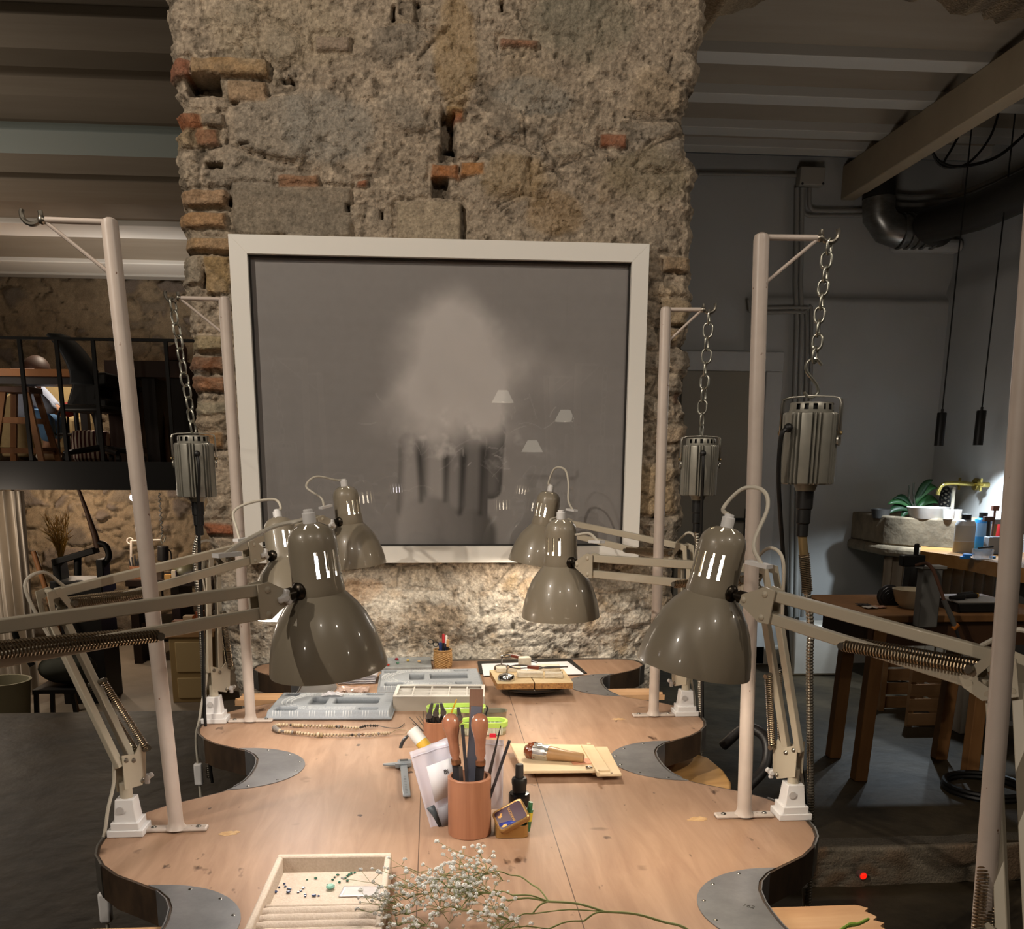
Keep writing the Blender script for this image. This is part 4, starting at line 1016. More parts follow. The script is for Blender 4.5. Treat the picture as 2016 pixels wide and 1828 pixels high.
# ---- bead boards
def bead_board(label, fl, fr, bl, h, dep=None):
    a, W, D, X, Y = quad_axes(fl, fr, bl, TZ)
    if dep: D = dep
    t = thing('bead_board', label, 'bead board', a+X*W/2+Y*D/2, 'bead design boards')
    fb = MB(); fb.box(a+X*W/2+Y*D/2+V((0, 0, .0035)), (W, D, .004), X, Y); obj('flange', fb, M_FLOCKB, t, bevel=.0015)
    nu, nv = 190, 90; u = np.linspace(0, 1, nu)*W; v = np.linspace(0, 1, nv)*D; UU, VV = np.meshgrid(u, v)
    e = np.minimum(np.minimum(UU, W-UU), np.minimum(VV, D-VV)); H = h*sstep(.003, .008, e)
    def rr(x0, y0, x1, y1, r=.006):
        cx, cy, hx, hy = (x0+x1)/2*W, (y0+y1)/2*D, (x1-x0)/2*W-r, (y1-y0)/2*D-r
        return np.hypot(np.maximum(np.abs(UU-cx)-hx, 0), np.maximum(np.abs(VV-cy)-hy, 0))-r
    rec = np.full(UU.shape, 1.)
    for b in [(.30, .36, .44, .72), (.50, .40, .86, .70), (.74, .82, .88, .93), (.73, .10, .88, .22), (.07, .07, .24, .24), (.05, .80, .17, .93)]: rec = np.minimum(rec, rr(*b))
    H = H-(h*.72)*sstep(.0015, -.0015, rec)
    sd = np.hypot(np.maximum(0, .36*W-UU), VV-.53*D)        # U-shaped channels round the middle wells
    for k in range(3):
        r0 = D*(.30+.055*k); H = H-.0026*sstep(.0024, .0010, np.abs(sd-r0))*(UU < .70*W)*(rec > .002)
    for k in range(9):                                      # measuring strip at the right end
        H = H-.0008*(np.abs(VV-D*(.12+.09*k)) < .0009)*(UU > .91*W)*(UU < .965*W)
    for k in range(34):
        H = H-.0006*(np.abs(UU-W*(.10+.022*k)) < .0006)*((np.abs(VV-D*.965) < .003)|(np.abs(VV-D*.045) < .003))
    P = np.stack([a.x+X.x*UU+Y.x*VV, a.y+X.y*UU+Y.y*VV, TZ+.004+np.maximum(H, .0005)], -1)-np.array(t.location)
    cb_ = C3('#8f959b')*np.ones(UU.shape+(3,))
    cb_ = mixc(cb_, C3('#53585d')*np.ones(3), sstep(.001, -.001, rec))                       # wells coloured darker than the board top
    for k in range(3): cb_ = mixc(cb_, C3('#d2d5d6')*np.ones(3), .6*sstep(.0012, .0004, np.abs(np.abs(sd-D*(.30+.055*k))-.0024))*(UU < .70*W)*(rec > .002)*(vnoise(UU*900, VV*900, 3) > .25))
    tick = (((np.mod(UU, W*.022) < .0009)&((np.abs(VV-D*.965) < .004)|(np.abs(VV-D*.045) < .004)))|((np.mod(VV, D*.09) < .0012)&(UU > .91*W)&(UU < .965*W))).astype(float)
    cb_ = mixc(cb_, C3('#d2d5d6')*np.ones(3), tick*.8)
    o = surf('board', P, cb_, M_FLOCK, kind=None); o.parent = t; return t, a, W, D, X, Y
bb1, a1, W1, D1, X1, Y1 = bead_board('grey flocked bead board in front, at the left edge of the bench', (519, 1418), (771, 1418), (552, 1377), .016)
bead_board('grey flocked bead board lying behind the compartment box', (742, 1366), (955, 1362), (748, 1330), .014)
bagm = MB(); c0 = onz(655, 1386)+V((0, 0, .024))
bagm.grid(lambda u, v: c0+X1*(u-.5)*.05+Y1*(v-.5)*.028+V((0, 0, .006*noise.noise(V((u*5, v*4, 1)))+.003*sin(pi*u))), 14, 10); one('zip_bag', 'small crumpled clear bag lying in the front bead board', 'bag', bagm, M_FILM2, solid=.0006)
# ---- compartment box
a, W, D, X, Y = quad_axes((774, 1399), (954, 1399), (780, 1358), TZ); D = .115
hh = .034
cb = thing('compartment_box', 'taupe open box divided into white compartments', 'box', a+X*W/2+Y*D/2)
wb = MB(); wt = .004
for c, sz in ((X*W/2+Y*wt/2, (W, wt, hh)), (X*W/2+Y*(D-wt/2), (W, wt, hh)), (X*wt/2+Y*D/2, (wt, D-2*wt, hh)), (X*(W-wt/2)+Y*D/2, (wt, D-2*wt, hh))): wb.box(a+c+V((0, 0, hh/2)), sz, X, Y)
obj('side_wall', wb, M_BEIGEB, cb)
rb = MB()
for c, sz in ((X*W/2+Y*.004, (W, .008, .003)), (X*W/2+Y*(D-.004), (W, .008, .003)), (X*.004+Y*D/2, (.008, D-.016, .003)), (X*(W-.004)+Y*D/2, (.008, D-.016, .003))): rb.box(a+c+V((0, 0, hh)), sz, X, Y)
obj('rim', rb, M_DIV, cb, bevel=.0006)
obj('floor_liner', MB().box(a+X*W/2+Y*D/2+V((0, 0, .003)), (W-.006, D-.006, .004), X, Y), M_GREYF, cb)
db = MB()
for k in range(1, 5): db.box(a+X*(W*k/5)+Y*D/2+V((0, 0, hh/2)), (.0035, D-.008, hh-.003), X, Y)
for k in range(1, 4): db.box(a+X*W/2+Y*(D*k/4)+V((0, 0, hh/2)), (W-.008, .003, hh-.0036), X, Y)
obj('divider', db, M_DIV, cb, bevel=.0004, seg=1)
rp = MB().box(a+X*W*.29+Y*D*.88+V((0, 0, .010)), (.020, .010, .010), X, Y); one('folded_paper', 'small pinkish slip in a back compartment of the box', 'paper', rp, mat('pink_slip', '#b08a80', .7), bevel=.001)
# ---- stacked bags
rr = random.Random(4)
bc = onz(704, 1346)
for k in range(5):
    off = V((rr.uniform(-.004, .004), rr.uniform(-.006, .006), .003+.0055*k)); mb = MB(); sd = k
    mb.grid(lambda u, v: bc+off+V(((u-.5)*.094, (v)*.075, .0018*noise.noise(V((u*4, v*4, sd*3.1)))+.003*sin(pi*u)*sin(pi*v))), 16, 12)
    one('zip_bag', ['bottom', 'second', 'third', 'fourth', 'top'][k]+' flat clear bag of the stack between the bead boards', 'bag', mb, M_FILM2, 'clear bags stacked beside the bead boards', solid=.003)
mb = MB(); bc2 = onz(695, 1362); mb.grid(lambda u, v: bc2+V(((u-.5)*.078, (v-.4)*.055, .006+.006*noise.noise(V((u*6, v*5, 9))))), 22, 16)
one('zip_bag', 'crumpled clear bag with pink contents before the bag stack', 'bag', mb, film('pinkish_film', '#cdb6ac', .5), solid=.001)
# ---- slate with stones
p = [onz(*q) for q in ((742, 1322), (850, 1319), (848, 1299), (752, 1301))]
sl = MB(); sl.prism([q for q in p], (0, 0, .010)); one('slate_tile', 'blue-grey slate slab at the back of the bench', 'tile', sl, M_SLATE, bevel=.001)
for (x, y, colr, nm, r) in [(764, 1310, '#a03020', 'red', .0042), (757, 1305, '#c9a44a', 'amber', .0045), (783, 1306, '#4d7360', 'green', .0042), (803, 1301, '#d6b65a', 'yellow', .004), (825, 1303, '#cfae84', 'cream', .0042), (781, 1299, '#7a2630', 'dark red', .005)]:
    c = onz(x, y, TZ+.012); one('pebble', nm+' bead-sized stone on the slate slab', 'stone', MB().sphere(c+V((0, 0, r*.6)), r, 10, (1.2, .9, .75)), mat('stone_'+nm.replace(' ', '_'), colr, .3), 'little coloured stones on the slate')
# ---- wicker basket with pens
c = onz(872, 1312); bt = thing('wicker_basket', 'small round wicker basket of pens at the back wall', 'basket', c)
wk = MB(); R = .0245; Hb = .048; n = 72; m = 30; vs = []; fs = []
for j in range(m+1):
    for k in range(n):
        a_ = 2*pi*k/n; r = R*(.95+.08*sin(pi*j/m))+.0013*sin(k*pi/3+(j//2 % 2)*pi)*(1 if j % 2 else .4); vs.append(c+V((cos(a_)*r, sin(a_)*r, Hb*j/m)))
for j in range(m):
    for k in range(n): fs.append((j*n+k, j*n+(k+1) % n, (j+1)*n+(k+1) % n, (j+1)*n+k))
fs.append(tuple(range(n-1, -1, -1))); wk.add(vs, fs); obj('woven_body', wk, M_WICK, bt, solid=.0012)
rm = MB(); 
for s in (0, pi): rm.tube([c+V((cos(a_)*R, sin(a_)*R, Hb+.0012*sin(a_*14+s))) for a_ in np.linspace(0, 2*pi, 90)[:-1]], .0016, 6, closed=True)
obj('braided_rim', rm, M_WICK, bt)
def pen(label, base, top, r, cols, cat='pen', group='pens in the wicker basket'):
    base = V(base); top = V(top); t = thing('pen', label, cat, base, group); d = top-base
    obj('barrel', MB().tube([base, base+d*.72], r, 10), cols[0], t); obj('pen_cap', MB().tube([base+d*.70, base+d*.97, top], [r*1.12, r*1.12, r*.7], 10), cols[1], t); return t
PM = {k: mat('pen_'+k, v, .35) for k, v in dict(black='#17171a', blue='#22315e', red='#a8272c', white='#d8d4d0', tan='#b98f5e', navy='#1b2340').items()}
pen('black pen with red and white end, tallest in the basket', c+V((.002, 0, .010)), ony(873, 1247, c.y), .0034, (PM['black'], PM['red']))
pen('white-capped pen beside the red one in the basket', c+V((.006, .003, .010)), ony(879, 1250, c.y), .0030, (PM['navy'], PM['white']))
pen('dark blue pen leaning left in the basket', c+V((-.004, -.003, .010)), ony(867, 1264, c.y), .0042, (PM['blue'], PM['blue']))
pen('black marker at the right rim of the basket', c+V((.010, .002, .010)), ony(882, 1258, c.y), .0040, (PM['black'], PM['tan']))
sc = thing('scissors', 'black-handled scissors, one loop over the left rim of the basket', 'scissors', c+V((-.008, 0, .008)))
obj('blade', MB().bar(c+V((-.008, 0, .008)), c+V((-.010, 0, .050)), .006, .0015), M_STEEL, sc)
for q in ((858, 1268), (848, 1263)):
    e = ony(*q, c.y); obj('finger_loop', MB().tube([e+V((.0075*cos(a_), .002, .0062*sin(a_))) for a_ in np.linspace(0, 2*pi, 18)[:-1]], .0013, 7, closed=True), M_BLK, sc)
# ---- paper and folder
p = [onz(*q, TZ+.003) for q in ((952, 1330), (1150, 1327), (1117, 1302), (948, 1307))]
pp = MB(); pp.prism(p, (0, 0, .0012)); one('paper_sheet', 'white paper sheets under the soldering boards', 'paper', pp, M_PAPER)
fp = [onz(*q, TZ+.0015) for q in ((944, 1326), (1156, 1325), (1122, 1296), (940, 1302))]
fd = MB(); fd.prism(fp, (0, 0, .0012)); one('clipboard', 'black clipboard whose edge shows beside the white paper', 'clipboard', fd, M_BLK)
# ---- turntable, boards, blocks, third hands
tc0 = onz(1052, 1377); tc0.y += .094; tt = thing('turntable', 'low black turntable carrying the soldering boards', 'turntable', tc0)
obj('pedestal', MB().lathe([(0, 0), (.045, 0), (.04, .006), (.02, .010), (.02, .016), (0, .016)], tc0, n=32), M_BLK, tt)
obj('disc', MB().lathe([(0, .015), (.088, .014), (.093, .018), (.093, .022), (.088, .023), (0, .022)], tc0, n=56), mat('turntable_black_metal', '#1a1918', .35, metal=.4), tt)
zt = TZ+.0235
def board(label, f0, f1, b0, b1):
    q = [onz(*k, zt) for k in (f0, f1, b1, b0)]; t = thing('soldering_board', label, 'board', sum(q, V())/4, 'soldering boards on the turntable')
    obj('cork_body', MB().prism(q, (0, 0, .014)), M_CORK, t, smooth=False); obj('board_face', MB().prism([k+V((0, 0, .0141)) for k in q], (0, 0, .0012)), M_BOARDT, t, smooth=False)
board('left soldering board with a crumbly cork edge on the turntable', (979, 1357), (1051.5, 1356), (964, 1330), (1036, 1329))
board('right soldering board with a crumbly cork edge on the turntable', (1053.5, 1356), (1128, 1355), (1038, 1329), (1109, 1328))
zb = zt+.0155
for (px, py, w, d, h, rz, lab) in [(1043, 1331, .062, .030, .012, -.12, 'white block across the joint of the boards'), (1090, 1332, .044, .026, .012, -.10, 'white block at the right front of the boards'), (1080, 1318, .060, .030, .012, .02, 'long white block lying at the back right of the boards'),
                                (1000, 1320, .060, .030, .010, .06, 'flat white block at the back left of the boards'), (1032, 1309, .034, .024, .022, .1, 'white block standing highest at the back of the boards')]:
    q = onz(px, py, zb); X_ = V((cos(rz), sin(rz), 0)); Y_ = V((-sin(rz), cos(rz), 0)); rb_ = MB(); r_ = random.Random(px)
    pts = [V((i*w/2+r_.uniform(-.003, .003), j*d/2+r_.uniform(-.002, .002), 0)) for i, j in ((-1, -1), (0, -1), (1, -1), (1, 0), (1, 1), (0, 1), (-1, 1), (-1, 0))]
    rb_.prism([q+X_*k.x+Y_*k.y for k in pts], (0, 0, h)); one('soldering_block', lab, 'block', rb_, M_BRICK, 'white soldering blocks', bevel=.0012)
def third_hand(label, b, z, joint, grip0, grip1, tip):
    c = onz(*b, z); t = thing('third_hand', label, 'soldering stand', c, 'cross-lock third hands')
    obj('weighted_base', MB().lathe([(0, 0), (.0205, 0), (.0205, .009), (.018, .0135), (.009, .0165), (0, .017)], c, n=36), M_CHROME, t)
    jt = ony(*joint, c.y); st = MB(); st.cyl(c+V((0, 0, .015)), jt, .0022, 10); obj('post', st, M_CHROME, t)
    kb = MB(); kb.sphere(jt, .0052, 12); kb.cyl(jt-V((0, .009, 0)), jt+V((0, .009, 0)), .0032, 10); obj('joint', kb, M_CHROME, t)
    g0 = ony(*grip0, c.y-.004); g1 = ony(*grip1, c.y-.008); tp = ony(*tip, c.y-.02)
    for s in (-1, 1):
        arm = MB(); arm.tube(smoothpath([jt, jt.lerp(g0, .5)+V((0, 0, s*.004)), g0+V((0, 0, s*.0028)), g1+V((0, 0, s*.0028)), g1.lerp(tp, .3)+V((0, 0, -s*.0016)), tp+V((0, 0, s*.0004))], 5), .0017, 7); obj('tweezer_arm', arm, M_STEEL, t)
    gp = MB(); gp.bar(g0, g1, .009, .0085, up=V((0, 0, 1))); obj('grip', gp, M_REDW, t, bevel=.0015)
    return t
third_hand('front third hand with rosewood grips on the left soldering board', (997, 1338), zb, (1000, 1312), (1038, 1312), (1061, 1314), (1118, 1312))
third_hand('rear third hand behind, its tweezers pointing up to the right', (987, 1320), TZ+.006, (988, 1292), (1006, 1290), (1022, 1293), (1058, 1304))
# ---- bead necklace
NB = [mat('bead_'+k, v, .4) for k, v in dict(cream='#b5a387', tan='#93805f', dark='#2c2620', grey='#77706a', brown='#6b5038').items()]
path = smoothpath([onz(*q, TZ+.006) for q in ((770, 1442), (740, 1444), (700, 1446), (660, 1446), (620, 1446), (585, 1442), (562, 1440), (550, 1438), (541, 1433), (543, 1428), (556, 1426), (600, 1428), (640, 1429), (670, 1430), (703, 1432), (722, 1428), (745, 1428))], 12)
nk = thing('bead_necklace', 'strand of cream and dark beads lying open before the front bead board', 'necklace', path[80])
obj('cord', MB().tube(path+smoothpath([path[-1], onz(765, 1432, TZ+.003), onz(785, 1432, TZ+.003), onz(796, 1424, TZ+.003)], 6)[1:], .0009, 6), NB[2], nk)
obj('cord', MB().tube(smoothpath([onz(770, 1442, TZ+.004), onz(782, 1436, TZ+.003), onz(800, 1437, TZ+.003), onz(797, 1444, TZ+.003), onz(775, 1445, TZ+.003)], 6), .0008, 6), NB[1], nk)
acc = 0; rr = random.Random(9); last = path[0]; protos = {}
for p0, p1 in zip(path, path[1:]):
    acc += (p1-p0).length
    st = .0043
    if acc >= st:
        acc = 0; big = abs((p1-onz(548, 1434, TZ+.006)).length) < .016
        cen = (p1-onz(630, 1446, TZ+.006)).length < .008
        k = 3 if big else (0 if rr.random() < .55 else rr.choice([0, 1, 1, 2, 4, 3]))
        if p1.y > path[0].y+.0 and p1.x > onz(708, 1432).x: k = 2
        key = k
        if key not in protos:
            b = MB().tube([V((0, 0, -.0023)), V((0, 0, -.0012)), V((0, 0, .0012)), V((0, 0, .0023))], [.0024, .0039, .0039, .0024], 12)
            o = bpy.data.objects.new('bead', b.mesh('bead', (0, 0, 0), [NB[k]], True, 60)); protos[key] = o
        else: o = protos[key].copy()
        COL.objects.link(o); o.parent = nk; s = 1.5 if big else (1.35 if cen else rr.uniform(.86, 1.08))
        if k == 2 and not big: s *= .8
        o.matrix_local = Matrix.Translation(p1-nk.location) @ (p1-p0).to_track_quat('Z', 'Y').to_matrix().to_4x4() @ Matrix.Scale(s, 4)
# ---- calipers
ct = thing('vernier_caliper', 'small grey digital caliper lying left of the plastic bags', 'caliper', onz(797, 1540))
q0, q1 = onz(794, 1505), onz(801, 1573); dv = (q1-q0).normalized(); pv = V((dv.y, -dv.x, 0))
if pv.x > 0: pv = -pv
M_CAL = mat('caliper_grey', '#8d949a', .35, metal=.5)
obj('beam', MB().bar(q0+V((0, 0, .006)), q1+V((0, 0, .006)), .013, .004), M_CAL, ct, bevel=.0008)
j = onz(754, 1509)
jw = MB(); jw.prism([q0+V((0, 0, .004)), q0+dv*.010+V((0, 0, .004)), j+dv*.003+V((0, 0, .004)), j+V((0, 0, .004))], (0, 0, .003)); obj('jaw', jw, M_CAL, ct, bevel=.0005)
jw = MB(); jw.prism([q0+dv*.012+V((0, 0, .004)), q0+dv*.020+V((0, 0, .004)), j+dv*.010+pv*-.012+V((0, 0, .004)), j+dv*.005+V((0, 0, .004))], (0, 0, .003)); obj('jaw', jw, M_CAL, ct, bevel=.0005)
hd = MB().box(q0+dv*.014-pv*.002+V((0, 0, .0075)), (.026, .022, .010), pv, dv); obj('readout_body', hd, M_CAL, ct, bevel=.002)
obj('display', MB().box(q0+dv*.010-pv*.001+V((0, 0, .0128)), (.015, .010, .0008), pv, dv), mat('lcd_dark', '#3a3f42', .2), ct)
obj('thumb_wheel', MB().cyl(q0+dv*.024+pv*.010+V((0, 0, .003)), q0+dv*.024+pv*.010+V((0, 0, .012)), .006, 18), M_CAL, ct, bevel=.001)
sm = MB()
for k in range(12): sm.box(q0.lerp(q1, .45+.045*k)+V((0, 0, .0081)), (.004, .0006, .0003), pv, dv)
obj('scale_marks', sm, mat('ink_black', '#1b1b1d', .5), ct)
# ---- wooden pen cup, its files
c = onz(925, 1640); c = V((c.x, c.y+.004, TZ)); CR = .0335; CH = .093
cup = thing('pen_cup', 'round reddish wooden cup holding files in the middle of the bench', 'cup', c)
obj('turned_body', MB().lathe([(0, 0), (CR-.001, 0), (CR, .0012), (CR, CH-.0012), (CR-.001, CH), (CR-.005, CH), (CR-.0055, CH-.001), (CR-.0055, .006), (0, .006)], c, n=64), M_CUP, cup, ang=30)
def in_cup(px, py, dy): return ony(px, py, c.y+dy)
def burnisher(label, base, neck, top):
    b, n_, tp = V(base), V(neck), V(top); d = (tp-n_); L = d.length; d.normalize(); t = thing('flat_file', label, 'file', b, 'files in the wooden cup')
    prof = [(.0068, 0), (.0082, .006), (.0074, .010), (.0104, .020), (.0102, .034), (.0116, .052), (.0158, .070), (.0168, .080), (.0154, .092), (.0108, .100), (.0035, .103), (0, .1032)]; k = L/.1032
    obj('bulb_handle', MB().lathe([(r*min(1, k*1.02), h*k) for r, h in prof], n_, d, 28), M_KNOB, t)
    obj('ferrule', MB().lathe([(.0068, -.004), (.0078, -.003), (.0078, .003), (.0072, .005)], n_, d, 20), mat('copper_ferrule', '#b07f5e', .3, metal=.9), t)
    obj('blade', MB().bar(b, n_, .013, .0028, up=V((0, 1, 0))), M_FILE, t); return t
burnisher('left bulb-handled file standing blade down in the cup', c+V((-.014, .006, .008)), in_cup(898, 1499, .004), in_cup(885, 1404, .002))
burnisher('right bulb-handled file standing blade down in the cup', c+V((.008, .004, .008)), in_cup(946, 1501, .0), in_cup(944, 1404, -.006))
def strip(name, label, cat, a, b, w, th, m, up=V((0, 1, 0)), taper=1, group='files in the wooden cup'):
    mb = MB(); a = V(a); b = V(b); x, y, d = basis(b-a, up); vs = []
    for p, k in ((a, 1), (b, taper)): vs += [p+x*i*w/2*k+y*j*th/2*k for i, j in ((-1, -1), (1, -1), (1, 1), (-1, 1))]
    mb.add(vs, [(3, 2, 1, 0), (4, 5, 6, 7)]+[(i, (i+1) % 4, 4+(i+1) % 4, 4+i) for i in range(4)]); return one(name, label, cat, mb, m, group)
strip('sanding_stick', 'broad brown wooden stick standing highest behind the files', 'sanding stick', c+V((.006, .020, .008)), ony(938, 1356, c.y+.035), .0205, .004, wood_nodes('weathered_stick', '#5c4233', '#6d5040', '#7d5f4c', 20, .7, (2, 2, .15)))
strip('flat_file', 'broad blue-grey file blade between the two handles', 'file', c+V((-.004, .012, .008)), ony(938, 1390, c.y+.012), .0165, .003, mat('blue_grey_steel', '#6a6c78', .45, metal=.5))
strip('flat_file', 'dark square file leaning left before the handles', 'file', c+V((.002, -.012, .008)), ony(910, 1427, c.y-.014), .0050, .0045, M_FILE)
strip('needle_file', 'thin dark needle file leaning far right out of the cup', 'file', c+V((.014, -.006, .008)), ony(1003, 1457, c.y-.012), .0042, .0040, M_FILE)
strip('needle_file', 'grey triangular needle file pointing up right behind the cup', 'file', c+V((.012, .010, .008)), ony(986, 1428, c.y+.016), .0105, .003, M_STEEL, taper=.12)
strip('needle_file', 'short grey stub beside the dark square file in the cup', 'file', c+V((-.010, -.012, .008)), in_cup(907, 1508, -.012), .011, .003, M_STEEL, taper=.5)
pk = MB().tube(smoothpath([c+V((.010, .016, .008)), ony(948, 1450, c.y+.02), ony(957, 1405, c.y+.024), ony(960, 1394, c.y+.024), ony(957, 1389, c.y+.02)], 5), .0013, 7); one('wire_probe', 'thin dark probe with a bent tip behind the right handle', 'probe', pk, M_FILE, 'files in the wooden cup')
# ---- zip bags leaning on the cup
def leaning(label, pts, dy, mt, thick=.0012, sub=14):
    a, b, d_, e = [ony(x, y, c.y+dd) for (x, y), dd in zip(pts, dy)]     # top-left, top-right, bottom-right, bottom-left
    mb = MB(); mb.grid(lambda u, v: (a.lerp(b, u)).lerp(e.lerp(d_, u), v)+V((0, .0045*noise.noise(V((u*4, v*4, a.x*30)))+.004*sin(pi*u), 0)), sub, sub)
    t = thing('zip_bag', label, 'bag', (d_+e)/2, 'clear zip bags leaning on the cup'); obj('film', mb, mt, t, solid=thick)
    zs = MB().tube([a.lerp(e, .07).lerp(b.lerp(d_, .07), u)+V((0, -.001+.0045*noise.noise(V((u*4, .28, a.x*30)))+.004*sin(pi*u), 0)) for u in np.linspace(.02, .98, 14)], .0011, 6); obj('zip_strip', zs, M_FILM, t)
    return t, a, b, d_, e
z1 = leaning('clear zip bag of white parts leaning at the left of the cup', [(806, 1480), (893, 1452), (900, 1625), (850, 1637)], (.045, .052, .040, .022), M_FILM)
z2 = leaning('cloudy zip bag standing behind the left bag', [(835, 1470), (900, 1445), (905, 1600), (868, 1622)], (.058, .062, .050, .042), M_FILM2)
z3 = leaning('clear zip bag standing at the right behind the cup', [(940, 1456), (992, 1457), (989, 1590), (945, 1600)], (.050, .046, .040, .045), M_FILM)
A_, B_, D_, E_ = z1[1:]
lb = lambda u, v: (A_.lerp(B_, u)).lerp(E_.lerp(D_, u), v)+V((0, -.0035, 0))
lbm = MB(); lbm.add([lb(.30, .22), lb(.99, .20), lb(.99, .60), lb(.34, .66)], [(0, 1, 2, 3)]); obj('paper_label', lbm, M_PAPER, z1[0], solid=.0006)
xd = (lb(.9, .4)-lb(.6, .4)).normalized(); yd = (lb(.6, .2)-lb(.6, .6)).normalized()
text('label_text', 'Bi', .0105, lb(.80, .345)+V((-.002, -.0012, 0)), xd, yd, mat('ink_black', '#1b1b1d', .5), z1[0])
dkm = MB(); dkm.add([lb(.05, .70), lb(.30, .68), lb(.42, .95), lb(.30, .95), lb(.18, .80)], [(0, 1, 2, 3, 4)]); obj('dark_part', dkm, mat('dark_slate_part', '#3f474c', .5), z1[0], solid=.002)
dk2 = MB(); dk2.add([lb(.36, .74), lb(.98, .70), lb(.98, .93), lb(.42, .96)], [(0, 1, 2, 3)]); obj('dark_part', dk2, mat('grey_part', '#7c7a80', .5), z1[0], solid=.002)
# ---- glue stick and curved handle behind the bags
gb = ony(838, 1470, c.y+.075); gt = ony(812, 1437, c.y+.085); gd = (gt-gb).normalized(); g0 = gb-gd*.035
gs = thing('glue_stick', 'white and yellow glue stick leaning behind the left bag', 'glue stick', g0, None)
obj('tube', MB().tube([g0, gb+gd*.013], .0105, 24), mat('glue_yellow', '#cfa63c', .4), gs); obj('white_band', MB().tube([gb+gd*.012, gb+gd*.022], .0106, 24), mat('glue_white', '#dcd8d2', .4), gs)
obj('glue_cap', MB().tube([gb+gd*.021, gt, gt+gd*.002], [.0108, .0108, .0092], 24), mat('glue_white', '#dcd8d2', .4), gs)
# ---- wooden cup of pliers
pcn = onz(858, 1462); pcn = V((pcn.x, pcn.y+.012, TZ)); pr = .0245
plc = thing('pen_cup', 'orange wooden cup of pliers behind the bags', 'cup', pcn)
obj('turned_body', MB().lathe([(0, 0), (pr, 0), (pr, .044), (pr-.004, .044), (pr-.004, .006), (0, .006)], pcn, n=40), M_CUP, plc, ang=30)
def plier(label, base, piv, tip, grip, spread=.5):
    base, piv, tip = V(base), V(piv), V(tip); d = (tip-piv).normalized(); sx = d.cross(V((0, 1, 0))).normalized(); t = thing('pliers', label, 'pliers', base, 'pliers in the wooden cup')
    for s in (-1, 1):
        h = MB().tube(smoothpath([base+sx*s*.006, base.lerp(piv, .5)+sx*s*.011*spread, piv-d*.006+sx*s*.003], 5), [.0038]*11, 8); obj('handle', h, grip, t)
        jb = MB(); jb.bar(piv+sx*s*.0026, tip+sx*s*.0006, .0045, .005, up=V((0, 1, 0))); obj('jaw', jb, M_STEEL, t, bevel=.0012)
    obj('pivot', MB().cyl(piv-V((0, .0045, 0)), piv+V((0, .0045, 0)), .0062, 14), M_STEEL, t); return t
Y_ = pcn.y
plier('flat-nosed pliers tilting left, first in the orange cup', pcn+V((-.004, -.004, .007)), ony(845, 1408, Y_-.01), ony(851, 1383, Y_-.01), M_BLKG)
plier('dark pliers in the middle of the orange cup', pcn+V((.002, -.008, .007)), ony(858, 1404, Y_-.012), ony(862, 1385, Y_-.012), M_BLKG)
plier('bright cutters at the right of the orange cup', pcn+V((.010, .004, .007)), ony(873, 1402, Y_), ony(868, 1383, Y_), M_BLKG, .9)
plier('pliers with wooden grips half hidden by the left file handle', pcn+V((.014, .004, .007)), ony(905, 1412, Y_-.01), ony(902, 1392, Y_-.01), mat('tan_grip', '#8a6a4d', .5), .7)
strip('pencil', 'yellow pencil standing point up in the orange cup', 'pencil', pcn+V((.012, 0, .007)), ony(899, 1376, Y_), .0062, .0062, mat('pencil_yellow', '#c9a02c', .4), taper=.4, group=None)
for k, (x, y) in enumerate([(806, 1411), (812, 1423), (819, 1410), (826, 1409)]):
    strip('needle_file', ['leftmost fine steel file poking up left of the pliers', 'shortest fine steel file poking up left of the pliers', 'third fine steel file poking up left of the pliers', 'fine steel file nearest the pliers'][k], 'file', pcn+V((-.014+.003*k, .010, .007)), ony(x, y, Y_+.01), .0026, .0026, M_STEEL, taper=.4, group='fine files left of the pliers')
chd = MB().tube(smoothpath([ony(806, 1445, Y_-.03), ony(795, 1456, Y_-.035), ony(789, 1470, Y_-.04), ony(789, 1481, Y_-.045)], 6), [.0026]*3+[.0036]*16, 8)
cp0 = thing('pliers', 'pliers lying with one curved black handle over the bag edge', 'pliers', onz(800, 1481)); obj('handle', chd, M_BLKG, cp0)
obj('jaw', MB().bar(ony(806, 1445, Y_-.03), ony(836, 1452, Y_-.02), .006, .006), M_STEEL, cp0)
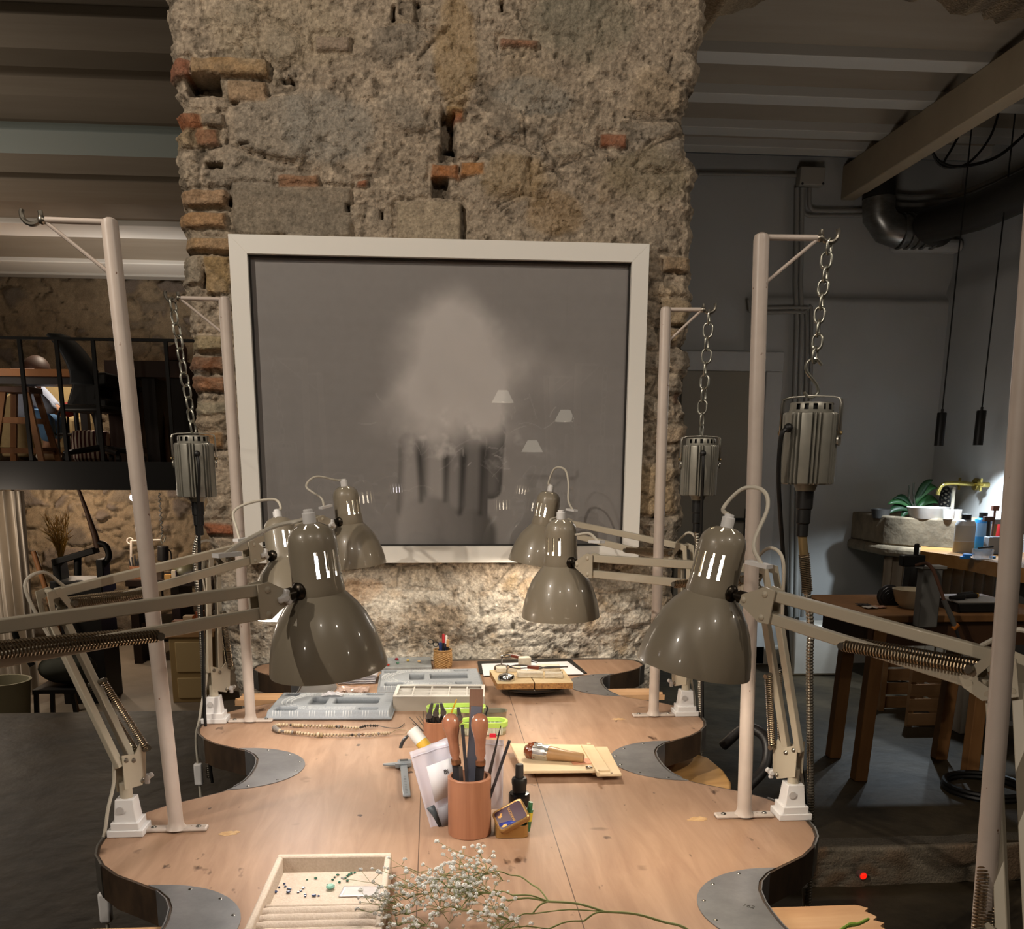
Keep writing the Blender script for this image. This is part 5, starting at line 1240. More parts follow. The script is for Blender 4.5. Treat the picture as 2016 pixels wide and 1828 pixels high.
# ---- lime boxes
def lime_box(label, px0, px1, pyb, h, depth_, lid=True, metal=False):
    a, b = onz(px0, pyb), onz(px1, pyb); W = b.x-a.x; c_ = V(((a.x+b.x)/2, a.y+depth_/2, TZ)); t = thing('storage_tin' if metal else 'storage_box', label, 'box', c_, None if metal else 'lime-rimmed plastic boxes')
    def loop(z, ins, n=28):
        out = []; hw, hd = W/2-ins, depth_/2-ins; r = min(hw, hd)*.92
        for k in range(n):
            a_ = 2*pi*k/n; out.append(c_+V(((hw-r)*(1 if cos(a_) >= 0 else -1)+r*cos(a_), (hd-r)*(1 if sin(a_) >= 0 else -1)+r*sin(a_), z)))
        return out
    def wall(rings):
        mb = MB(); L_ = [loop(z, i) for z, i in rings]; n = len(L_[0]); vs = sum(L_, []); fs = []
        for i in range(len(L_)-1):
            for k in range(n): fs.append((i*n+k, i*n+(k+1) % n, (i+1)*n+(k+1) % n, (i+1)*n+k))
        mb.add(vs, fs); return mb
    if metal:
        mb = wall([(0, .003), (h, .001), (h+.001, -.001), (h, .003), (.003, .005)]); obj('tin_wall', mb, mat('tin_plate', '#a7a494', .3, metal=.85), t); obj('tin_bottom', MB().prism(loop(.002, .005), (0, 0, .001)), mat('tin_plate', '#a7a494', .3, metal=.85), t)
    else:
        obj('box_wall', wall([(0, .004), (h-.006, .002)]), mat('translucent_lime_wall', '#cdd6bc', .4, trans=.0), t, solid=.0015)
        obj('bottom', MB().prism(loop(0, .004), (0, 0, .002)), M_LIME, t)
        obj('lime_rim', wall([(h-.010, .0015), (h-.010, -.001), (h, -.001), (h+.0008, .0005), (h, .0045), (h-.008, .005)]), M_LIME, t)
        gm = MB()
        for k in range(26):
            x = -W/2*.74+W*.74*k/25; gm.box(c_+V((x, -depth_/2+.0015, h*.42)), (.0016, .0015, h*.62))
            if k % 3 == 0: gm.box(c_+V((x, depth_/2-.004, h*.72)), (.0022, .0012, h*.3))
        obj('ribs', gm, mat('pale_rib', '#dfe3d4', .5), t)
    return t
lime_box('lime-rimmed box farthest back, behind the pliers', 840, 958, 1421, .028, .055)
lime_box('lime-rimmed box in front, right of the file handles', 905, 1001, 1450, .028, .05)
lime_box('oval metal tin standing between the two lime boxes', 902, 1000, 1427, .026, .04, metal=True)
rp = MB(); q = onz(969, 1452); 
one('red_pick', 'small red plastic piece leaning in the front lime box', 'plastic piece', MB().box(ony(970, 1451, onz(950, 1450).y-.004), (.0135, .004, .017)), mat('red_plastic', '#c21f35', .35), bevel=.001)
# ---- spray bottle
q = onz(1022, 1597); sb = thing('spray_bottle', 'small black spray bottle behind the open tin', 'bottle', q)
obj('bottle_body', MB().lathe([(0, 0), (.0165, 0), (.0175, .002), (.0175, .030), (.0165, .033), (.010, .034), (.0095, .036)], q, n=36), mat('black_gloss_bottle', '#100f0f', .25), sb)
obj('collar', MB().lathe([(.0085, .033), (.0115, .036), (.0118, .046), (.0128, .050), (.0128, .056), (.0112, .059), (.008, .060)], q, n=30), M_BLK, sb)
obj('nozzle', MB().lathe([(.0068, .058), (.0066, .080), (.0058, .082), (0, .0822)], q, n=24), mat('dark_grey_plastic', '#2e2c2b', .5), sb)
# ---- open tin
a, b = onz(976, 1651), onz(1041, 1649); tw = (b-a).length; tx = (b-a).normalized(); ty = V((-tx.y, tx.x, 0)); td = .037; tcn = (a+b)/2+ty*td/2
tin = thing('mint_tin', 'brown hinged tin standing open beside the wooden cup', 'tin', tcn)
def rrect(o, x, y, w, d, r, n=6):
    out = []
    for (sx, sy, a0) in ((1, 1, 0), (-1, 1, pi/2), (-1, -1, pi), (1, -1, 3*pi/2)):
        for k in range(n+1): a_ = a0+pi/2*k/n; out.append(o+x*(sx*(w/2-r)+r*cos(a_))+y*(sy*(d/2-r)+r*sin(a_)))
    return out
M_TIN = mat('bronze_tin', '#a5824f', .32, metal=.6); M_TINL = mat('aubergine_tin_print', '#3d2733', .35); M_GOLD = mat('gold_print', '#b78a44', .35, metal=.4)
wl = MB(); n = 28
L_ = [rrect(tcn+V((0, 0, z)), tx, ty, tw-i*2, td-i*2, .008) for z, i in ((0, .001), (.001, 0), (.020, 0), (.020, .0015), (.002, .0015))]
vs = sum(L_, []); fs = [(i*n+k, i*n+(k+1) % n, (i+1)*n+(k+1) % n, (i+1)*n+k) for i in range(4) for k in range(n)]+[tuple(range(4*n, 5*n)), tuple(range(n-1, -1, -1))]; wl.add(vs, fs); obj('tin_tray', wl, M_TIN, tin)
# the lid leans forward over the tray, seen from its printed side
c0_, c1_ = onz(975, 1632, TZ+.022), ony(1036, 1578, tcn.y+.006)
lo_ = ony(1005, 1604, tcn.y-.010); lx = (ony(1034, 1590, tcn.y-.008)-ony(976, 1622, tcn.y-.010)).normalized(); ly = (ony(1012, 1583, tcn.y+.008)-ony(998, 1626, tcn.y-.016)).normalized(); ly = (ly-lx*ly.dot(lx)).normalized(); lz = lx.cross(ly)
lidm = MB(); L_ = [rrect(lo_+lz*z, lx, ly, .052-i*2, .040-i*2, .007) for z, i in ((-.008, 0), (0, 0), (.0015, .0012), (.0008, .003), (.0008, .0032))]
vs = sum(L_, []); fs = [(i*n+k, i*n+(k+1) % n, (i+1)*n+(k+1) % n, (i+1)*n+k) for i in range(4) for k in range(n)]+[tuple(range(4*n, 5*n))]; lidm.add(vs, fs); lid = obj('lid', lidm, M_TIN, tin)
obj('lid_print', MB().prism(rrect(lo_+lz*.0009, lx, ly, .045, .033, .004), lz*.0003), M_TINL, lid, smooth=False)
text('lid_lettering', 'BARKLEYS', .0058, lo_+lz*.0014+lx*.002, ly, -lx, M_GOLD, lid)
obj('blue_band', MB().add([lo_+lz*.0014+lx*p+ly*q for p, q in ((-.0225, -.004), (-.0225, -.010), (-.005, -.0155), (.004, -.0155), (-.004, -.009))], [(0, 1, 2, 3, 4)]), mat('tin_blue', '#2c3a8c', .4), lid, solid=.0002)
obj('gold_oval', MB().prism([lo_+lz*.0014+lx*(-.015+.004*cos(a_))+ly*(-.0125+.0025*sin(a_)) for a_ in np.linspace(0, 2*pi, 18)[:-1]], lz*.0002), M_GOLD, lid, smooth=False)
dg = MB(); dg.prism([lo_+lz*.0014+lx*p+ly*q for p, q in ((-.016, .003), (-.012, .0045), (-.013, .007), (-.010, .009), (-.0125, .0105), (-.016, .007), (-.019, .0085), (-.0185, .005))], lz*.0002); obj('gold_figure', dg, M_GOLD, lid, smooth=False)
for k, (p0, p1, r, m_, lab) in enumerate([((1036, 1634), (1045, 1578), .0062, mat('tube_green', '#2e5a3a', .35), 'green and yellow tube sticking up from the open tin'), ((1008, 1637), (1036, 1622), .0058, mat('tube_dark_green', '#1f4030', .35), 'dark green tube lying in the open tin')]):
    a_, b_ = ony(*p0, tcn.y+.004), ony(*p1, tcn.y+.006); tb_ = thing('glue_tube', lab, 'tube', a_, 'glue tubes in the tin'); d = b_-a_
    obj('tube_body', MB().tube([a_, a_+d*.75], r, 14), m_, tb_); obj('tube_band', MB().tube([a_+d*.35, a_+d*.66], r*1.03, 14), mat('tube_yellow', '#c9b23a', .4), tb_); obj('crimp', MB().tube([a_+d*.75, b_], [r, r*.8], 14, flat=.6), m_, tb_)
# ---- wooden tray board with ring stick
zt2 = TZ+.013
q = [onz(*k, zt2) for k in ((1031, 1523), (1201, 1521), (1169, 1471), (1004, 1468))]
wt_ = thing('wooden_tray', 'pale wooden board with a stepped right edge on the bench', 'board', (q[0]+q[2])/2-V((0, 0, .013)))
obj('top_board', MB().prism(q, (0, 0, .006)), M_TRAYW, wt_, smooth=False, bevel=.0015)
q2 = [onz(*k, zt2-.003) for k in ((1175, 1529), (1224, 1528), (1196, 1474), (1150, 1474))]
obj('side_board', MB().prism(q2, (0, 0, .0055)), M_TRAYW, wt_, smooth=False, bevel=.0015)
rl = MB(); a_, b_ = onz(1146, 1466, zt2+.009), onz(1178, 1521, zt2+.009); 
obj('rail', MB().bar(a_-V((0, 0, .001)), b_-V((0, 0, .001)), .004, .004), M_TRAYW, wt_)
for (x, y) in ((1036, 1524), (1060, 1525), (1170, 1527), (1160, 1478)):
    f = onz(x, y, TZ); obj('foot', MB().b2((f.x-.004, f.y+.002, TZ), (f.x+.004, f.y+.012, zt2+.001)), M_TRAYW, wt_, bevel=.001)
for (x, y) in ((1177, 1516), (1204, 1521)): obj('dowel_mark', MB().box(onz(x, y, zt2+.0062 if x < 1190 else zt2+.0027), (.004, .003, .0004)), mat('dark_dowel', '#5e4630', .7), wt_)
zs = zt2+.006
st0, st1 = onz(1052, 1478, zs+.014), onz(1150, 1492, zs+.010); d = (st1-st0); L = d.length; d.normalize()
rs = thing('ring_clamp', 'turned wooden setting stick with a foil-wrapped brown wax ball', 'setting stick', st0-V((0, 0, .014)))
obj('wooden_handle', MB().lathe([(.0, .012), (.013, .012), (.0148, .022), (.0128, .04), (.0105, .06), (.0092, L-.004), (.0078, L-.001), (0, L)], st0, d, 28), wood_nodes('oiled_boxwood', '#8f6e4a', '#9f7d57', '#ad8c66', 14, .35, (.15, 1, 1)), rs)
wx = MB(); n0 = len(wx.v); wx.sphere(st0-d*.003, .0165, 24); wx.v = [tuple(V(p)+(V(p)-(st0-d*.003)).normalized()*.004*noise.noise(V(p)*160)) for p in wx.v]; obj('wax_ball', wx, mat('brown_wax', '#6a3219', .2, coat=.5), rs)
fo = MB(); fo.lathe([(.0172, .0), (.0165, .008), (.0155, .016), (.0152, .022), (.0150, .028)], st0, d, 40); fo.v = [tuple(V(p)+V((noise.noise(V(p)*210), noise.noise(V(p)*230+V((5, 0, 0))), noise.noise(V(p)*220+V((0, 9, 0)))))*.0022) for p in fo.v]; obj('foil_wrap', fo, mat('aluminium_foil', '#c9c6c2', .25, metal=.9), rs, ang=15)
pk_ = [onz(*k, zs) for k in ((1128, 1505), (1166, 1504), (1158, 1494), (1122, 1496))]
tl = thing('inlaid_tile', 'small pinkish square with a ringed stone on the wooden board', 'tile', sum(pk_, V())/4)
obj('tile_body', MB().prism(pk_, (0, 0, .0022)), mat('pink_tile', '#c38a6c', .5), tl, smooth=False)
cc_ = onz(1142, 1492, zs+.003); obj('stone_ring', MB().tube([cc_+V((.0065*cos(a_), .0075*sin(a_), 0)) for a_ in np.linspace(0, 2*pi, 24)[:-1]], .0011, 6, closed=True), M_FILE, tl)
obj('white_stone', MB().sphere(cc_, .0055, 14, (1, 1.1, .4)), M_GLAZE, tl)
cc_ = onz(1159, 1511, zs+.001); rg = MB(); rg.tube([cc_+V((.0052*cos(a_)*(1+.2*cos(3*a_)), .0052*sin(a_), .001)) for a_ in np.linspace(0, 2*pi, 24)[:-1]], .0013, 7, closed=True); one('silver_ring', 'little silver ring lying on the wooden board', 'ring', rg, M_CHROME)
# ---- linen ring tray with stones
zr = TZ+.030
FLq, FRq, BLq, BRq = [onz(*k, zr) for k in ((479, 1829), (752, 1822), (547, 1680), (771, 1677))]
rt_ = thing('jewellery_tray', 'linen-covered tray with loose stones and ring rolls', 'tray', (FLq+BRq)/2-V((0, 0, .03)))
bil = lambda u, v, z: (FLq.lerp(FRq, u)).lerp(BLq.lerp(BRq, u), v)+V((0, 0, z-.030))
tk = .055
def rim(u0, u1, v0, v1):
    mb = MB(); pts = [bil(u0, v0, 0), bil(u1, v0, 0), bil(u1, v1, 0), bil(u0, v1, 0)]; mb.prism(pts, (0, 0, .030)); obj('padded_rim', mb, M_LINEN, rt_, bevel=.003, seg=3)
rim(0, 1, -.06, -.0); rim(0, 1, 1-tk*.8, 1); rim(0, tk, 0, 1-tk*.8); rim(1-tk, 1, 0, 1-tk*.8)
obj('tray_floor', MB().prism([bil(tk, .34, .002), bil(1-tk, .34, .002), bil(1-tk, .96, .002), bil(tk, .96, .002)], (0, 0, .004)), M_LINEN, rt_)
for k in range(4):
    v = .052+.085*k; mb = MB(); A0, A1 = bil(tk, v, .014), bil(1-tk, v, .014)
    mb.tube([A0.lerp(A1, s) for s in np.linspace(0, 1, 14)], [.0085]+[.0098+.0006*noise.noise(V((s_*.7, k*2, 0))) for s_ in range(12)]+[.0085], 14); obj('ring_roll', mb, M_LINEN, rt_)
obj('tray_wall', MB().prism([bil(tk, .345, .004), bil(1-tk, .345, .004), bil(1-tk, .375, .004), bil(tk, .375, .004)], (0, 0, .018)), M_LINEN, rt_, bevel=.003, seg=3)
GB, GG, GT = mat('gem_dark_blue', '#2c3b5e', .12), mat('gem_green', '#2f5a4c', .12), mat('gem_turquoise', '#7fb0a0', .15)
rr = random.Random(3); gp_ = {}
for (x, y, s, m_) in [(265, 430, 1, 0), (310, 438, 1.3, 0), (335, 400, .8, 0), (372, 377, 1, 0), (380, 395, .9, 0), (402, 411, .9, 0), (416, 413, .9, 0), (402, 440, 1.5, 0), (475, 438, .9, 0), (493, 428, .9, 0), (512, 407, 1.1, 0), (527, 455, .9, 0), (527, 467, .9, 0), (590, 465, 1.4, 0), (625, 463, .8, 0),
                      (540, 345, .7, 1), (603, 337, 1.2, 1), (690, 383, .8, 1), (727, 347, 1, 1), (742, 328, .9, 1), (765, 310, 1, 1), (778, 365, 1, 1), (820, 335, 1.1, 1), (837, 318, 1, 1), (836, 355, 1.1, 1), (850, 308, 1.1, 1), (865, 300, 1.1, 1), (890, 293, 1, 1), (712, 413, 2.9, 2)]:
    q = onz(460+x/3.733, 1640+y/3.733, TZ+.0062)
    if m_ not in gp_:
        g_ = MB().lathe([(0, 0), (.0012, .0006), (.0021, .0016), (.0014, .0024), (0, .0024)], n=8); o = obj('gemstone', g_, (GB, GG, GT)[m_], smooth=False); gp_[m_] = o
    else: o = gp_[m_].copy(); COL.objects.link(o)
    o.location = q; o.scale = (s, s*rr.uniform(.8, 1.2), s); o.rotation_euler = (0, 0, rr.uniform(0, 3)); o['category'] = 'gemstone'
    o['label'] = ('tiny dark blue gemstone scattered on the left of the linen tray', 'tiny green gemstone scattered across the right of the linen tray', 'largest pale turquoise gemstone in the linen tray')[m_]
    if m_ < 2: o['group'] = ('blue gemstones in the tray', 'green gemstones in the tray')[m_]
q = [onz(460+x/3.733, 1640+y/3.733, TZ+.0065) for x, y in ((770, 470), (1080, 462), (1090, 395), (810, 392))]
bm_ = MB(); bm_.grid(lambda u, v: q[0].lerp(q[1], u).lerp(q[3].lerp(q[2], u), v)+V((0, 0, .001+.0012*noise.noise(V((u*5, v*9, 2))))), 16, 8); one('zip_bag', 'shiny white strip of plastic lying in the linen tray', 'bag', bm_, mat('shiny_white_film', '#dad5d4', .2, coat=.5), solid=.0008)
# ---- gypsophila
M_STEM = mat('green_stem', '#6a7440', .6, col2='#848a52', vscale=40); M_STEMF = mat('fresh_green_stem', '#7d9c3c', .5); M_PETAL = mat('white_petal', '#f0f0ec', .7)
gy = thing('flower_sprig', "spray of baby's breath lying across the front of the bench", 'flowers', onz(1000, 1790))
H = lambda x, y, z: onz(x, y, TZ+z)
node = {'m0': (1372, 1842, .020), 'm1': (1310, 1815, .030), 'm2': (1192, 1794, .040), 'm3': (1080, 1774, .045), 'm4': (1000, 1772, .040), 'm5': (940, 1757, .045), 'a1': (1046, 1740, .05), 'a2': (1005, 1722, .055), 'a3': (960, 1719, .055), 'a4': (925, 1730, .055),
        'b1': (1010, 1762, .05), 'b2': (970, 1758, .045), 'b3': (930, 1770, .04), 'c1': (1150, 1812, .03), 'c2': (1080, 1828, .025), 'd1': (1048, 1798, .035), 'd2': (1010, 1812, .03), 'd3': (985, 1830, .03), 'e1': (905, 1790, .04), 'e2': (865, 1790, .035), 'e3': (880, 1745, .05), 'e4': (840, 1760, .045), 'f1': (840, 1820, .03), 'f2': (800, 1800, .03), 'f3': (800, 1770, .04), 'f4': (850, 1730, .055)}
edges = [('m0', 'm1', .0016), ('m1', 'm2', .0015), ('m2', 'm3', .0014), ('m3', 'm4', .0012), ('m4', 'm5', .0011), ('m3', 'a1', .001), ('a1', 'a2', .0009), ('a2', 'a3', .0008), ('a3', 'a4', .0007), ('m3', 'b1', .001), ('b1', 'b2', .0008), ('b2', 'b3', .0008), ('m2', 'c1', .0011), ('c1', 'c2', .001), ('m3', 'd1', .001), ('d1', 'd2', .0008), ('d2', 'd3', .0007),
         ('m5', 'e1', .0008), ('e1', 'e2', .0007), ('m5', 'e3', .0007), ('e3', 'e4', .0006), ('e2', 'f1', .0006), ('e2', 'f2', .0006), ('e4', 'f3', .0006), ('e3', 'f4', .0006), ('m2', 'd1', .0008), ('c2', 'd3', .0007), ('d2', 'e1', .0007)]
sg = MB(); NP = {k: H(*v) for k, v in node.items()}
for a_, b_, r in edges:
    p, q = NP[a_], NP[b_]; mid = (p+q)/2+V((0, 0, .004)); sg.tube(smoothpath([p, mid, q], 4), r, 6)
leafend = ['a3', 'a4', 'b2', 'b3', 'd2', 'd3', 'e1', 'e2', 'e3', 'e4', 'f1', 'f2', 'f3', 'f4', 'm5']
rr = random.Random(21); fl_pts = []; subs = []
for k in range(112):
    nd = rr.choice(leafend); p = NP[nd]; q = p+V((rr.gauss(-.016, .017), rr.gauss(.002, .017), rr.uniform(-.014, .020))); q.z = min(max(q.z, TZ+.008), TZ+.085); subs.append(q)
    sg.tube(smoothpath([p, (p+q)/2+V((rr.uniform(-.004, .004), rr.uniform(-.004, .004), .003)), q], 3), .0004, 5)
    for j in range(rr.choice([3, 3, 4, 5])):
        f = q+V((rr.gauss(-.004, .010), rr.gauss(.002, .010), rr.uniform(-.004, .014))); f.z = min(max(f.z, TZ+.006), TZ+.095); sg.tube([q, f], .0003, 4); fl_pts.append(f)
obj('stem', sg, M_STEM, gy)
def floret():
    mb = MB(); r_ = random.Random(2)
    for k in range(11):
        a_ = 2.4*k; h = -.3+1.2*k/11; d = V((cos(a_)*sqrt(max(0, 1-h*h)), sin(a_)*sqrt(max(0, 1-h*h)), h)); mb.sphere(d*.0019, .00120, 6, (1.15, .8, .55), d)
    return mb
fm = floret().mesh('flower', (0, 0, 0), [M_PETAL], True, 60)
vis = sorted(fl_pts, key=lambda p: -proj(p)[1] if proj(p)[1] < 1835 else 1e4)
rest = MB(); fr = floret(); cnt = 0
for f in vis:
    R_ = Matrix.Rotation(rr.uniform(0, 6), 3, 'Z') @ Matrix.Rotation(rr.uniform(-.6, .6), 3, 'X'); s = rr.uniform(.75, 1.4)
    if cnt < 100 and proj(f)[1] < 1832:
        o = bpy.data.objects.new('flower', fm); COL.objects.link(o); o.parent = gy; o.matrix_local = Matrix.Translation(f-gy.location) @ (R_.to_4x4()) @ Matrix.Scale(s, 4); cnt += 1
    else: rest.add([f+R_ @ (V(p)*s) for p in fr.v], fr.f)
stuff(obj('small_flowers', rest, M_PETAL, gy, label='the smaller white florets'))
gt_ = MB(); gt_.tube(smoothpath([onz(1630, 1850, TZ+.02), onz(1668, 1822, TZ+.02), onz(1690, 1818, TZ+.02), onz(1710, 1808, TZ+.02)], 5), [.0022]*6+[.003]*3+[.0022]*6+[.0016], 8)
one('cut_stem', 'cut end of a fresh green stem over the right bench peg', 'stem', gt_, M_STEMF)
text('scratched_number', '162', .011, onz(1474, 1783, TZ+.0016), V((.8, -.6, 0)), V((.6, .8, 0)), mat('scratched_ink', '#44423f', .6), bench)
# ================================================================ left: gallery with railing, workshop underneath
MZ = ony(150, 911, 8.0).z; GY = 8.0                                # gallery floor level, its front edge
struct('floor', MB().b2((-9, GY+.06, MZ-.12), (-.1, FAR_Y, MZ)), mat('gallery_boards', '#6b5137', .6, col2='#7d6143', vscale=9, stretch=(.3, 3, 1)), smooth=False)
struct('trim_3', MB().b2((-9, GY-.01, ony(150, 964, GY).z), (-.1, GY+.06, MZ+.012)), M_BLACK, smooth=False)
rl = thing('railing', 'black steel balcony railing along the edge of the gallery', 'railing', ony(150, 910, GY))
zt_ = ony(150, 664, GY).z
obj('top_rail', MB().b2((-9, GY-.005, zt_-.02), (-.1, GY+.035, zt_)), M_BLACK, rl)
xb0, xb1 = ony(49, 790, GY).x, ony(120, 790, GY).x; k0 = -3
for k in range(-3, 9):
    x = xb0+(xb1-xb0)*k*1.01
    obj('baluster', MB().b2((x-.013, GY, MZ), (x+.013, GY+.03, zt_-.01)), M_BLACK, rl)
M_STOOLW = wood_nodes('stool_wood', '#6b4629', '#7b5332', '#8a603c', 9, .5, (1, 1, .2)); M_DKW = mat('dark_brown_furniture', '#3a2318', .5, col2='#472d20', vscale=6, stretch=(1, 1, .2)); M_DKW2 = mat('dark_walnut', '#241711', .5)
M_UPH = mat('cream_upholstery', '#a8946c', .9, var=.12, vscale=14)
def G(x, y, Y): return ony(x, y, Y)
def on_floor(x, y, Y, z): p = ony(x, y, Y); return V((p.x, Y, z))
# stool in front of the person
def trestle_stool(label, px, pyt, Y, w, d):
    c = on_floor(px, 905, Y, MZ); zt__ = G(px, pyt, Y).z; t = thing('trestle_stool', label, 'stool', c, 'trestle stools on the gallery')
    obj('seat', MB().box(V((c.x, Y, zt__)), (w*.85, d*.8, .045)), M_DKW, t, bevel=.005)
    for sx in (-1, 1):
        for sy in (-1, 1):
            obj('leg', MB().bar(V((c.x+sx*w*.62, Y+sy*d*.55, MZ)), V((c.x+sx*w*.30, Y+sy*d*.3, zt__-.02)), .045, .035, up=V((0, 1, 0))), M_STOOLW, t)
        h = (zt__-MZ)
        obj('rung', MB().bar(V((c.x+sx*w*.55, Y-d*.5, MZ+h*.18)), V((c.x+sx*w*.55, Y+d*.5, MZ+h*.18)), .035, .03), M_STOOLW, t)
    for sy in (-1, 1):
        for f in (.16, .58): obj('rung', MB().bar(V((c.x-w*(.62-.32*f), Y+sy*d*.5*(1-.4*f), MZ+h*f)), V((c.x+w*(.62-.32*f), Y+sy*d*.5*(1-.4*f), MZ+h*f)), .03, .045, up=V((0, 0, 1))), M_STOOLW, t)
    return t
trestle_stool('wooden trestle stool with a dark seat, in front of the seated person', 54, 768, 8.5, .30, .34)
trestle_stool('wooden trestle stool beyond the dark cabinet on the gallery', 311, 768, 9.3, .22, .24)
# sofa, cushions
sf = thing('sofa', 'cream sofa cut off by the left edge behind the railing', 'sofa', on_floor(20, 905, 9.8, MZ))
sx0, sx1 = G(-60, 850, 9.6).x, G(130, 850, 9.6).x
obj('seat_base', MB().b2((sx0-.4, 9.72, MZ+.08), (sx1, 10.4, MZ+.42)), M_UPH, sf, bevel=.05, seg=3)
obj('back', MB().b2((sx0-.4, 10.3, MZ+.08), (sx1, 10.65, MZ+.85)), M_UPH, sf, bevel=.08, seg=3)
xa = G(36, 850, 9.2).x
arm = MB(); prof = [(-.30, 0), (-.30, .40), (-.26, .52), (-.16, .58), (-.05, .54), (.0, .42), (.0, 0)]; arm.prism([V((xa-.06+p, 9.66, MZ+.04+q)) for p, q in prof], (0, .9, 0)); obj('armrest', arm, M_UPH, sf, bevel=.02)
cu = MB().sphere(V((G(-6, 795, 9.9).x, 10.0, G(4, 795, 9.9).z)), .2, 18, (1.1, .5, .8)); one('cushion', 'dark green cushion on the sofa at the left edge', 'cushion', cu, mat('dark_green_cloth', '#234038', .9))
cu = MB().sphere(V((G(-2, 762, 10.1).x, 10.15, G(4, 762, 10.1).z)), .2, 18, (1.2, .45, .8)); one('cushion', 'olive cushion above the green one at the left edge', 'cushion', cu, mat('olive_cloth', '#5e5c34', .9))
# desk the person bends under
dk = thing('desk', 'orange-topped desk on the gallery behind the railing', 'desk', on_floor(40, 905, 9.0, MZ)); zd = G(70, 733, 8.9).z; dx0, dx1 = G(-80, 733, 8.9).x, G(147, 733, 8.9).x
obj('desktop', MB().b2((dx0, 8.9, zd-.03), (dx1, 9.35, zd+.03)), mat('honey_wood_top', '#a9692c', .45, col2='#b97836', vscale=5, stretch=(.3, 3, 1)), dk)
obj('frame', MB().b2((dx0, 8.98, zd-.09), (dx1-.03, 9.3, zd-.03)), M_DKW2, dk)
for x in (dx0+.05, dx1-.06): obj('leg', MB().b2((x-.03, 9.2, MZ), (x+.03, 9.28, zd-.1)), M_DKW2, dk)
one('paper_sheet', 'white papers on the orange gallery desk', 'paper', MB().b2((G(22, 727, 9.0).x, 8.98, zd+.031), (G(66, 727, 9.0).x, 9.2, zd+.04)), M_PAPER)
# seated person, bent forward to the right
PYd = 9.50
def PP(x, y, d=0): return ony(x, y, PYd+d)
M_SHIRT = mat('pale_blue_shirt', '#a7b0c4', .9, var=.1, vscale=12); M_JEAN = mat('blue_jeans', '#5b80a6', .9, var=.12, vscale=16); M_SKIN = mat('skin', '#b08468', .6); M_HAIR = mat('dark_brown_hair', '#2e1d14', .6, var=.2, vscale=60); M_SHOE = mat('white_canvas_shoe', '#c9c1b2', .8)
ps = thing('person', 'person in pale blue shirt and jeans bending forward on the sofa', 'person', V((PP(65, 850).x, PYd, MZ)))
def skin_mesh(name, verts, edges, radii, m, parent, rootv=0, sub=2):
    me = bpy.data.meshes.new(name); off = root_of(parent).location
    me.from_pydata([V(v)-off for v in verts], edges, []); o = bpy.data.objects.new(name, me); COL.objects.link(o); o.parent = parent
    md = o.modifiers.new('skin', 'SKIN'); md.use_smooth_shade = True; md.branch_smoothing = .6
    for i, r in enumerate(radii):
        sv = me.skin_vertices[0].data[i]; sv.radius = (r, r) if not isinstance(r, tuple) else r; sv.use_root = (i == rootv)
    s = o.modifiers.new('sub', 'SUBSURF'); s.levels = sub; s.render_levels = sub; me.materials.append(m); return o
h = PP(48, 828); ch = PP(62, 782); nkp = PP(72, 756); hd = PP(75, 732)
kn1, kn2 = PP(92, 825, -.16), PP(112, 823, .10); an1, an2 = PP(96, 876, -.12), PP(109, 872, .10); to1, to2 = PP(84, 900, -.24), PP(103, 899, -.05)
sh1, sh2 = PP(52, 768, -.17), PP(68, 762, .17); el1, el2 = PP(92, 800, -.20), PP(100, 792, .16); wr1, wr2 = PP(117, 812, -.10), PP(116, 806, .08); ha1, ha2 = PP(127, 816, -.06), PP(126, 811, .05)
mid = h.lerp(ch, .5)
verts = [h, mid, ch, nkp, nkp.lerp(hd, .5), sh1, el1, wr1, ha1, sh2, el2, wr2, ha2, kn1, an1, to1, kn2, an2, to2]
edg = [(0, 1), (1, 2), (2, 3), (3, 4), (2, 5), (5, 6), (6, 7), (7, 8), (2, 9), (9, 10), (10, 11), (11, 12), (0, 13), (13, 14), (14, 15), (0, 16), (16, 17), (17, 18)]
rad = [.125, .12, .13, .06, .055, .07, .045, .03, .035, .07, .045, .03, .035, .075, .045, .035, .075, .045, .035]
body = skin_mesh('body', verts, edg, rad, M_SKIN, ps)
sv_ = [h, mid, ch, nkp.lerp(ch, .3), sh1, el1, wr1.lerp(el1, .2), sh2, el2, wr2.lerp(el2, .2)]
shirt = skin_mesh('shirt', sv_, [(0, 1), (1, 2), (2, 3), (2, 4), (4, 5), (5, 6), (2, 7), (7, 8), (8, 9)], [.15, .145, .155, .09, .09, .062, .048, .09, .062, .048], M_SHIRT, ps)
jn = skin_mesh('jeans', [h, kn1, an1.lerp(kn1, .08), kn2, an2.lerp(kn2, .08)], [(0, 1), (1, 2), (0, 3), (3, 4)], [.14, .088, .062, .088, .062], M_JEAN, ps)
hm = MB().sphere(hd, .105, 20, (.82, .95, 1.1), (.45, -.1, .9)); hm.sphere(hd+V((.10, -.02, -.02)), .018, 8); obj('head', hm, M_SKIN, ps)
hr = MB().sphere(hd+V((-.012, .0, .018)), .122, 22, (.92, 1.0, 1.05), (.4, -.1, .9)); obj('hair', hr, M_HAIR, ps)
for a_, b_ in ((an1, to1), (an2, to2)):
    f = MB(); d = (b_-a_); base = V((a_.x, a_.y, MZ+.045)); fd_ = V((d.x, d.y, 0)).normalized(); f.sphere(base+fd_*.07+V((0, 0, 0)), .05, 14, (1, 2.6, .85), (0, 0, 1)) if False else f.tube([base-fd_*.05, base, base+fd_*.10, base+fd_*.17, base+fd_*.20], [.030, .045, .044, .036, .018], 14)
    obj('shoe', f, M_SHOE, ps)
